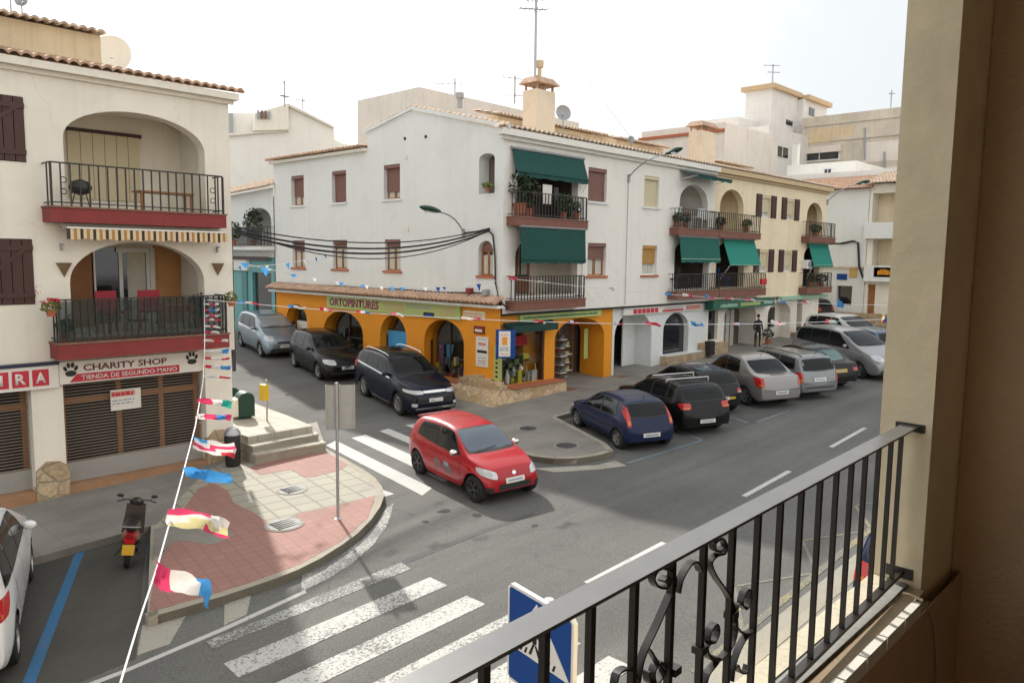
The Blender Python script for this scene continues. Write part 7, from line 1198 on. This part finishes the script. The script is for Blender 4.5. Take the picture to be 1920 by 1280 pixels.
p = at(437, 873, .12); t = thing('litter_bin', 'black litter bin with a grey lid at the foot of the terrace steps', 'bin', tuple(p)); bm = B(); lathe(bm, [(.13, 0), (.15, .05), (.16, .62), (.15, .66)], tuple(p), n=16); obj('body', bm, 'bin', t, smooth=True); bm = B(); lathe(bm, [(.17, .66), (.17, .70), (.10, .80), (.03, .82)], tuple(p), n=16); obj('lid', bm, 'galv', t, smooth=True)
for (x, y, lab) in ((459, 783, 'green round-topped bin with a pale front on the terrace'), (432, 772, 'dark green round-topped bin half hidden by the building corner')):
    p = lvl(x, y, PZ); t = thing('clothes_bin', lab, 'bin', tuple(p), 'green bins on the terrace'); bm = B(); pr = [(-.17, 0), (.17, 0), (.17, .42)]+[(.17*math.cos(k*PI/8), .42+.16*math.sin(k*PI/8)) for k in range(1, 8)]+[(-.17, .42)]; d = S10; s_ = Vector((S10.y, -S10.x, 0))
    hexa(bm, [p+s_*a*1.1-d*.17+Vector((0, 0, b+.05)) for a, b in pr], [p+s_*a*1.1+d*.17+Vector((0, 0, b+.05)) for a, b in pr]); obj('body', bm, 'green', t)
    bm = B(); hexa(bm, [p-s_*.19-d*.16+Vector((0, 0, .08)), p-s_*.30-d*.16+Vector((0, 0, .08)), p-s_*.30+d*.16+Vector((0, 0, .08)), p-s_*.19+d*.16+Vector((0, 0, .08))], [p-s_*.19-d*.16+Vector((0, 0, .50)), p-s_*.27-d*.16+Vector((0, 0, .46)), p-s_*.27+d*.16+Vector((0, 0, .46)), p-s_*.19+d*.16+Vector((0, 0, .50))]); obj('front_panel', bm, 'creamL', t); bm = B(); box(bm, p+Vector((-.1, -.1, 0)), p+Vector((.1, .1, .05))); obj('foot', bm, 'iron', t)
p = lvl(501, 790, PZ-.02); t = thing('yellow_box_post', 'yellow box on a thin post at the street edge of the terrace', 'post box', tuple(p)); bm = B(); tube(bm, [p, p+Vector((0, 0, .98))], .022, 8); obj('post', bm, 'galv', t); bm = B(); box(bm, p+Vector((-.13, -.14, .52)), p+Vector((-.02, .10, .88))); bmesh.ops.bevel(bm, geom=bm.edges[:], offset=.015, segments=2); obj('box', bm, 'yel', t)
bm = B(); box(bm, (26.5, 14.75, 1.05), (26.85, 15.0, 1.6)); bmesh.ops.bevel(bm, geom=bm.edges[:], offset=.03, segments=2); tag(obj('litter_bin', bm, 'bin'), 'dark bin standing before the stone base left of the green canopy sign', 'bin')
for x, y, h, lab in ((31.9, 15.0, .5, 'potted bush on the pavement between the cream arches'), (34.9, 14.9, .3, 'small potted plant by the furthest cream pillar')): plant((x, y, G(x, y)+.12), lab, h, h*.5, .13, 'leafd', 200, group='pavement plants')
# ================================================================== SCOOTER
def scooter():
    t = thing('scooter', 'red and black scooter with a yellow plate parked by the pavement edge', 'scooter', (0, 0, 0), world=False); red = mat('scooter_red', (.30, .012, .018), .3, coat=.6); bl = mat('scooter_black', (.012, .012, .013), .35, coat=.3)
    def loft(name, secs, m, sm=True):
        bm = bmesh.new(); rings = []
        for x, zc, w_, h_ in secs: rings.append([bm.verts.new((x, w_/2*math.cos(a), zc+h_/2*math.sin(a))) for a in [2*PI*k/12 for k in range(12)]])
        for a, b in zip(rings, rings[1:]):
            for k in range(12): bm.faces.new([a[k], a[(k+1) % 12], b[(k+1) % 12], b[k]])
        bm.faces.new(rings[0]); bm.faces.new(rings[-1]); return obj(name, bm, m, t, smooth=sm, angle=50)
    for x in (.62, -.62):
        bm = bmesh.new(); pr = [(.15, -.05), (.24, -.05), (.27, -.02), (.27, .02), (.24, .05), (.15, .05)]; rings = [[bm.verts.new((x+a*math.cos(2*PI*k/24), h, .27+a*math.sin(2*PI*k/24))) for k in range(24)] for a, h in pr]
        for i in range(6):
            for k in range(24): bm.faces.new([rings[i][k], rings[i][(k+1) % 24], rings[(i+1) % 6][(k+1) % 24], rings[(i+1) % 6][k]])
        wh = obj('wheel', bm, 'tyre', t, smooth=True); bm = bmesh.new()
        for k in range(5): a = 2*PI*k/5; hexa(bm, [(x+.03*math.cos(a+1.3), -.02, .27+.03*math.sin(a+1.3)), (x+.03*math.cos(a-1.3), -.02, .27+.03*math.sin(a-1.3)), (x+.155*math.cos(a-.12), -.02, .27+.155*math.sin(a-.12)), (x+.155*math.cos(a+.12), -.02, .27+.155*math.sin(a+.12))], [(x+.03*math.cos(a+1.3), .02, .27+.03*math.sin(a+1.3)), (x+.03*math.cos(a-1.3), .02, .27+.03*math.sin(a-1.3)), (x+.155*math.cos(a-.12), .02, .27+.155*math.sin(a-.12)), (x+.155*math.cos(a+.12), .02, .27+.155*math.sin(a+.12))])
        obj('rim', bm, 'alloyd', wh)
    loft('rear_body', [(-.10, .50, .20, .24), (-.3, .56, .30, .34), (-.6, .62, .30, .32), (-.82, .70, .20, .18), (-.90, .74, .12, .10)], red)
    loft('seat', [(.02, .74, .16, .08), (-.12, .78, .26, .12), (-.4, .79, .30, .12), (-.7, .84, .26, .11), (-.8, .86, .16, .08)], bl)
    loft('floor', [(.42, .34, .28, .14), (.2, .30, .32, .14), (-.1, .34, .30, .2)], bl)
    bm = bmesh.new(); hexa(bm, [(.40, -.20, .35), (.40, .20, .35), (.52, .17, .95), (.52, -.17, .95)], [(.47, -.12, .35), (.47, .12, .35), (.62, .09, .95), (.62, -.09, .95)]); obj('leg_shield', bm, bl, t)
    loft('front_cowl', [(.42, 1.0, .12, .08), (.5, 1.0, .26, .16), (.62, .98, .24, .18), (.68, .96, .12, .1)], bl)
    loft('front_fender', [(.36, .50, .08, .04), (.5, .57, .13, .08), (.7, .57, .13, .08), (.88, .46, .08, .04)], red)
    for s in (-1, 1): bm = bmesh.new(); tube(bm, [(.62, s*.07, .27), (.52, s*.07, .7)], .02, 6); obj('fork', bm, 'alloyd', t)
    bm = bmesh.new(); tube(bm, [(.36, -.34, 1.04), (.46, -.2, 1.06), (.5, 0, 1.03), (.46, .2, 1.06), (.36, .34, 1.04)], .016, 6); obj('handlebar', bm, bl, t)
    for s in (-1, 1):
        bm = bmesh.new(); tube(bm, [(.42, s*.22, 1.06), (.44, s*.28, 1.13)], .007, 5); bmesh.ops.create_icosphere(bm, subdivisions=2, radius=.05, matrix=Matrix.Translation((.44, s*.30, 1.15))@Matrix.Diagonal((.4, 1.3, .8, 1))); obj('mirror', bm, bl, t)
    bm = bmesh.new(); box(bm, (-.93, -.09, .60), (-.88, .09, .68)); obj('tail_light', bm, 'lampr', t); bm = bmesh.new(); hexa(bm, [(-.97, -.10, .38), (-.97, .10, .38), (-.93, .10, .58), (-.93, -.10, .58)], [(-.975, -.10, .38), (-.975, .10, .38), (-.935, .10, .58), (-.935, -.10, .58)]); obj('number_plate', bm, mat('orange_plate', (.6, .33, .02), .5), t)
    bm = bmesh.new(); hexa(bm, [(-.7, -.05, .45), (-.7, .05, .45), (-.7, .05, .55), (-.7, -.05, .55)], [(-.93, -.07, .36), (-.93, .07, .36), (-.92, .07, .60), (-.92, -.07, .60)]); obj('plate_bracket', bm, bl, t); bm = bmesh.new(); tube(bm, [(-.3, -.15, .25), (-.75, -.17, .34)], .045, 8); obj('exhaust', bm, 'iron', t)
    bm = bmesh.new(); tube(bm, [(-.6, -.15, .82), (-.82, -.13, .90), (-.86, 0, .91), (-.82, .13, .90), (-.6, .15, .82)], .012, 5); obj('grab_rail', bm, 'grey', t); bm = bmesh.new(); tube(bm, [(-.05, .1, .26), (-.1, .24, .02)], .012, 5); obj('stand', bm, 'iron', t)
    a = math.atan2(.91, .41); t.matrix_world = Matrix.Translation((4.22, 12.0, G(4.22, 12)+.0)) @ Matrix.Rotation(a, 4, 'Z') @ Matrix.Rotation(math.radians(9), 4, 'X') @ Matrix.Diagonal((.76, .80, .72, 1))
scooter()
# ================================================================== PERSON
def person(label, loc, rz, H=1.62):
    t = thing('person', label, 'person', tuple(loc), world=False); t.rotation_euler.z = rz; s = H/1.75
    J = [((0, 0, .95), .13), ((0, 0, 1.15), .12), ((0, 0, 1.38), .14), ((0, 0, 1.48), .06), ((.01, 0, 1.56), .055), ((.01, 0, 1.68), .085), ((0, .1, .92), .09), ((.02, .12, .5), .06), ((-.02, .13, .08), .042), ((.12, .14, .03), .035), ((0, -.1, .92), .09), ((-.03, -.12, .5), .06), ((-.04, -.13, .08), .042), ((.1, -.14, .03), .035), ((0, .19, 1.38), .06), ((-.03, .25, 1.1), .045), ((.08, .24, .88), .035), ((0, -.19, 1.38), .06), ((-.03, -.25, 1.1), .045), ((.1, -.22, .9), .035)]
    E = [(0, 1), (1, 2), (2, 3), (3, 4), (4, 5), (0, 6), (6, 7), (7, 8), (8, 9), (0, 10), (10, 11), (11, 12), (12, 13), (2, 14), (14, 15), (15, 16), (2, 17), (17, 18), (18, 19)]
    nh = len(J)
    for k in range(4):
        for side, hj in ((1, 16), (-1, 19)):
            b = J[hj][0]; J.append(((b[0]+.03+.005*k, b[1]+.012*(k-1.5), b[2]-.09-.004*(k % 2)), .009)); E.append((hj, len(J)-1))
    me = bpy.data.meshes.new('body'); me.from_pydata([tuple(c*s for c in j[0]) for j in J], E, []); o = bpy.data.objects.new('body', me); C.objects.link(o); md = o.modifiers.new('k', 'SKIN'); 
    for i, v in enumerate(me.skin_vertices[0].data): v.radius = (J[i][1]*s, J[i][1]*s); v.use_root = (i == 0)
    o.modifiers.new('s', 'SUBSURF').levels = 1; bpy.context.view_layer.update(); m2 = bpy.data.meshes.new_from_object(o.evaluated_get(bpy.context.evaluated_depsgraph_get())); bpy.data.objects.remove(o)
    bm = bmesh.new(); bm.from_mesh(m2); 
    for f in bm.faces:
        c = f.calc_center_median(); f.material_index = 0 if (c.z > 1.5*s or (c.z < .95*s and abs(c.y) > .17*s and c.z > .7*s)) else (1 if c.z > .93*s else 2)
    ob = obj('body', bm, ['skin', 'cloth', 'jeans'], t, smooth=True, angle=80)
    bm = bmesh.new(); bmesh.ops.create_icosphere(bm, subdivisions=2, radius=.1*s, matrix=Matrix.Translation((-.012*s, 0, 1.71*s))@Matrix.Diagonal((1, .9, 1.05, 1))); bmesh.ops.delete(bm, geom=[f for f in bm.faces if f.calc_center_median().x > .03*s and f.calc_center_median().z < 1.74*s], context='FACES'); obj('hair', bm, 'woodd', t, smooth=True)
    bm = bmesh.new(); box(bm, (.09*s, -.03*s, 1.05*s), (.14*s, .10*s, 1.30*s)); obj('bag', bm, 'signw', t) if False else bm.free()
    return t
p = at(1424, 651, .12); person('person in dark clothes standing in the shop doorway under the green canopy sign', (p.x, 14.95, G(p.x, 14.9)+.12), -2.2, 1.36)
# ================================================================== ROOFTOP AERIALS
def aerial(label, pbot, ptop, z, bars_, r=.02):
    a, b = depth(*pbot, z), depth(*ptop, z); t = thing('tv_aerial', label, 'aerial', tuple(a), 'television aerials'); bm = B(); tube(bm, [a, Vector((a.x, a.y, b.z))], r, 6); obj('mast', bm, 'galv', t)
    for v, l, ang in bars_:
        c = Vector((a.x, a.y, a.z+(b.z-a.z)*v)); d = Vector((math.cos(ang), math.sin(ang), .05)); bm = B(); tube(bm, [c-d*l*.6, c+d*l*.4], r*.45, 4); e = Vector((-d.y, d.x, 0)); [tube(bm, [c+d*l*(k/5-.6)-e*(.14+.02*k), c+d*l*(k/5-.6)+e*(.14+.02*k)], r*.35, 4) for k in range(6)]; obj('boom', bm, 'galv', t)
aerial('very tall television mast rising out of the top of the picture behind the chimney', (1003, 160), (1006, -12), 25, [(.98, 1.0, .6), (.80, .9, -.5), (.9, .8, 2.0)], .045)
aerial('aerial with a long arm on the white house behind the side street', (534, 200), (533, 153), 45, [(.95, 2.2, -.6), (.4, .8, .5)], .05); aerial('small aerial over the slanting roof edge of the white house', (568, 205), (568, 185), 45, [(.8, 1.0, .2)], .04)
aerial('aerial standing behind the gable ridge, left of the ochre rooftop room', (853, 178), (853, 148), 35, [(.7, 1.4, -.7)], .035); aerial('aerial between the ochre rooftop room and the chimney', (965, 195), (965, 143), 27, [(.9, 1.1, 2.6), (.3, .8, -.5)], .03)
aerial('aerial on the rooftop tower cornice', (1448, 158), (1448, 122), 62, [(.95, 1.4, -.6), (.6, .9, 2.2)], .06); aerial('thin aerial at the top of the stained concrete wall', (1670, 202), (1670, 170), 62, [(.8, .5, 0)], .06); aerial('thin rod aerial on the left edge roof', (21, 30), (22, -10), 20, [(.9, .5, -.5)], .025)
def small_dish(label, x, y, z, r):
    c = depth(x, y, z); t = thing('satellite_dish', label, 'satellite dish', tuple(c)); n = Vector((-.5, -.85, .2)).normalized(); s_ = n.cross(Vector((0, 0, 1))).normalized(); u_ = s_.cross(n); bm = B(); rr = [[bm.verts.new(c+s_*a*math.cos(2*PI*k/16)+u_*a*math.sin(2*PI*k/16)+n*h) for k in range(16)] for a, h in ((.02, -.05), (r*.6, -.03), (r, .03))]
    for a, b in zip(rr, rr[1:]): [bm.faces.new([a[j], a[(j+1) % 16], b[(j+1) % 16], b[j]]) for j in range(16)]
    obj('reflector', bm, 'grey', t, smooth=True); bm = B(); tube(bm, [c, c+Vector((0, 0, -r*3))], .02, 5); obj('mast', bm, 'grey', t)
small_dish('small round dish on the tiled eave right of the ochre rooftop room', 1183, 262, 30, .14); small_dish('pale dish half hidden behind the ochre rooftop room, right of the chimney', 1056, 212, 27, .28); small_dish('small dish near the top-left corner of the roof', 40, 2, 20, .16)
# small wall fittings on the gable corner
for x, y, lab in ((913, 548, 'small grey floodlight on the gable corner above the tiled canopy'), (882, 545, 'small rusty bracket on the gable above the tiled canopy')): p = onX(x, y, 15.40); bm = B(); box(bm, p-Vector((.12, .08, .08)), p+Vector((.04, .08, .08))); tag(obj('wall_fitting', bm, 'grey' if x > 900 else 'redslab'), lab, 'wall fitting')
for a in ((1003, 30),): bm = B(); s0 = depth(1006, 20, 25); tube(bm, [s0, depth(1185, 262, 30)], .006, 3); tag(obj('guy_wire', bm, 'greya'), 'thin guy wire from the tall mast down to the right', 'wire')
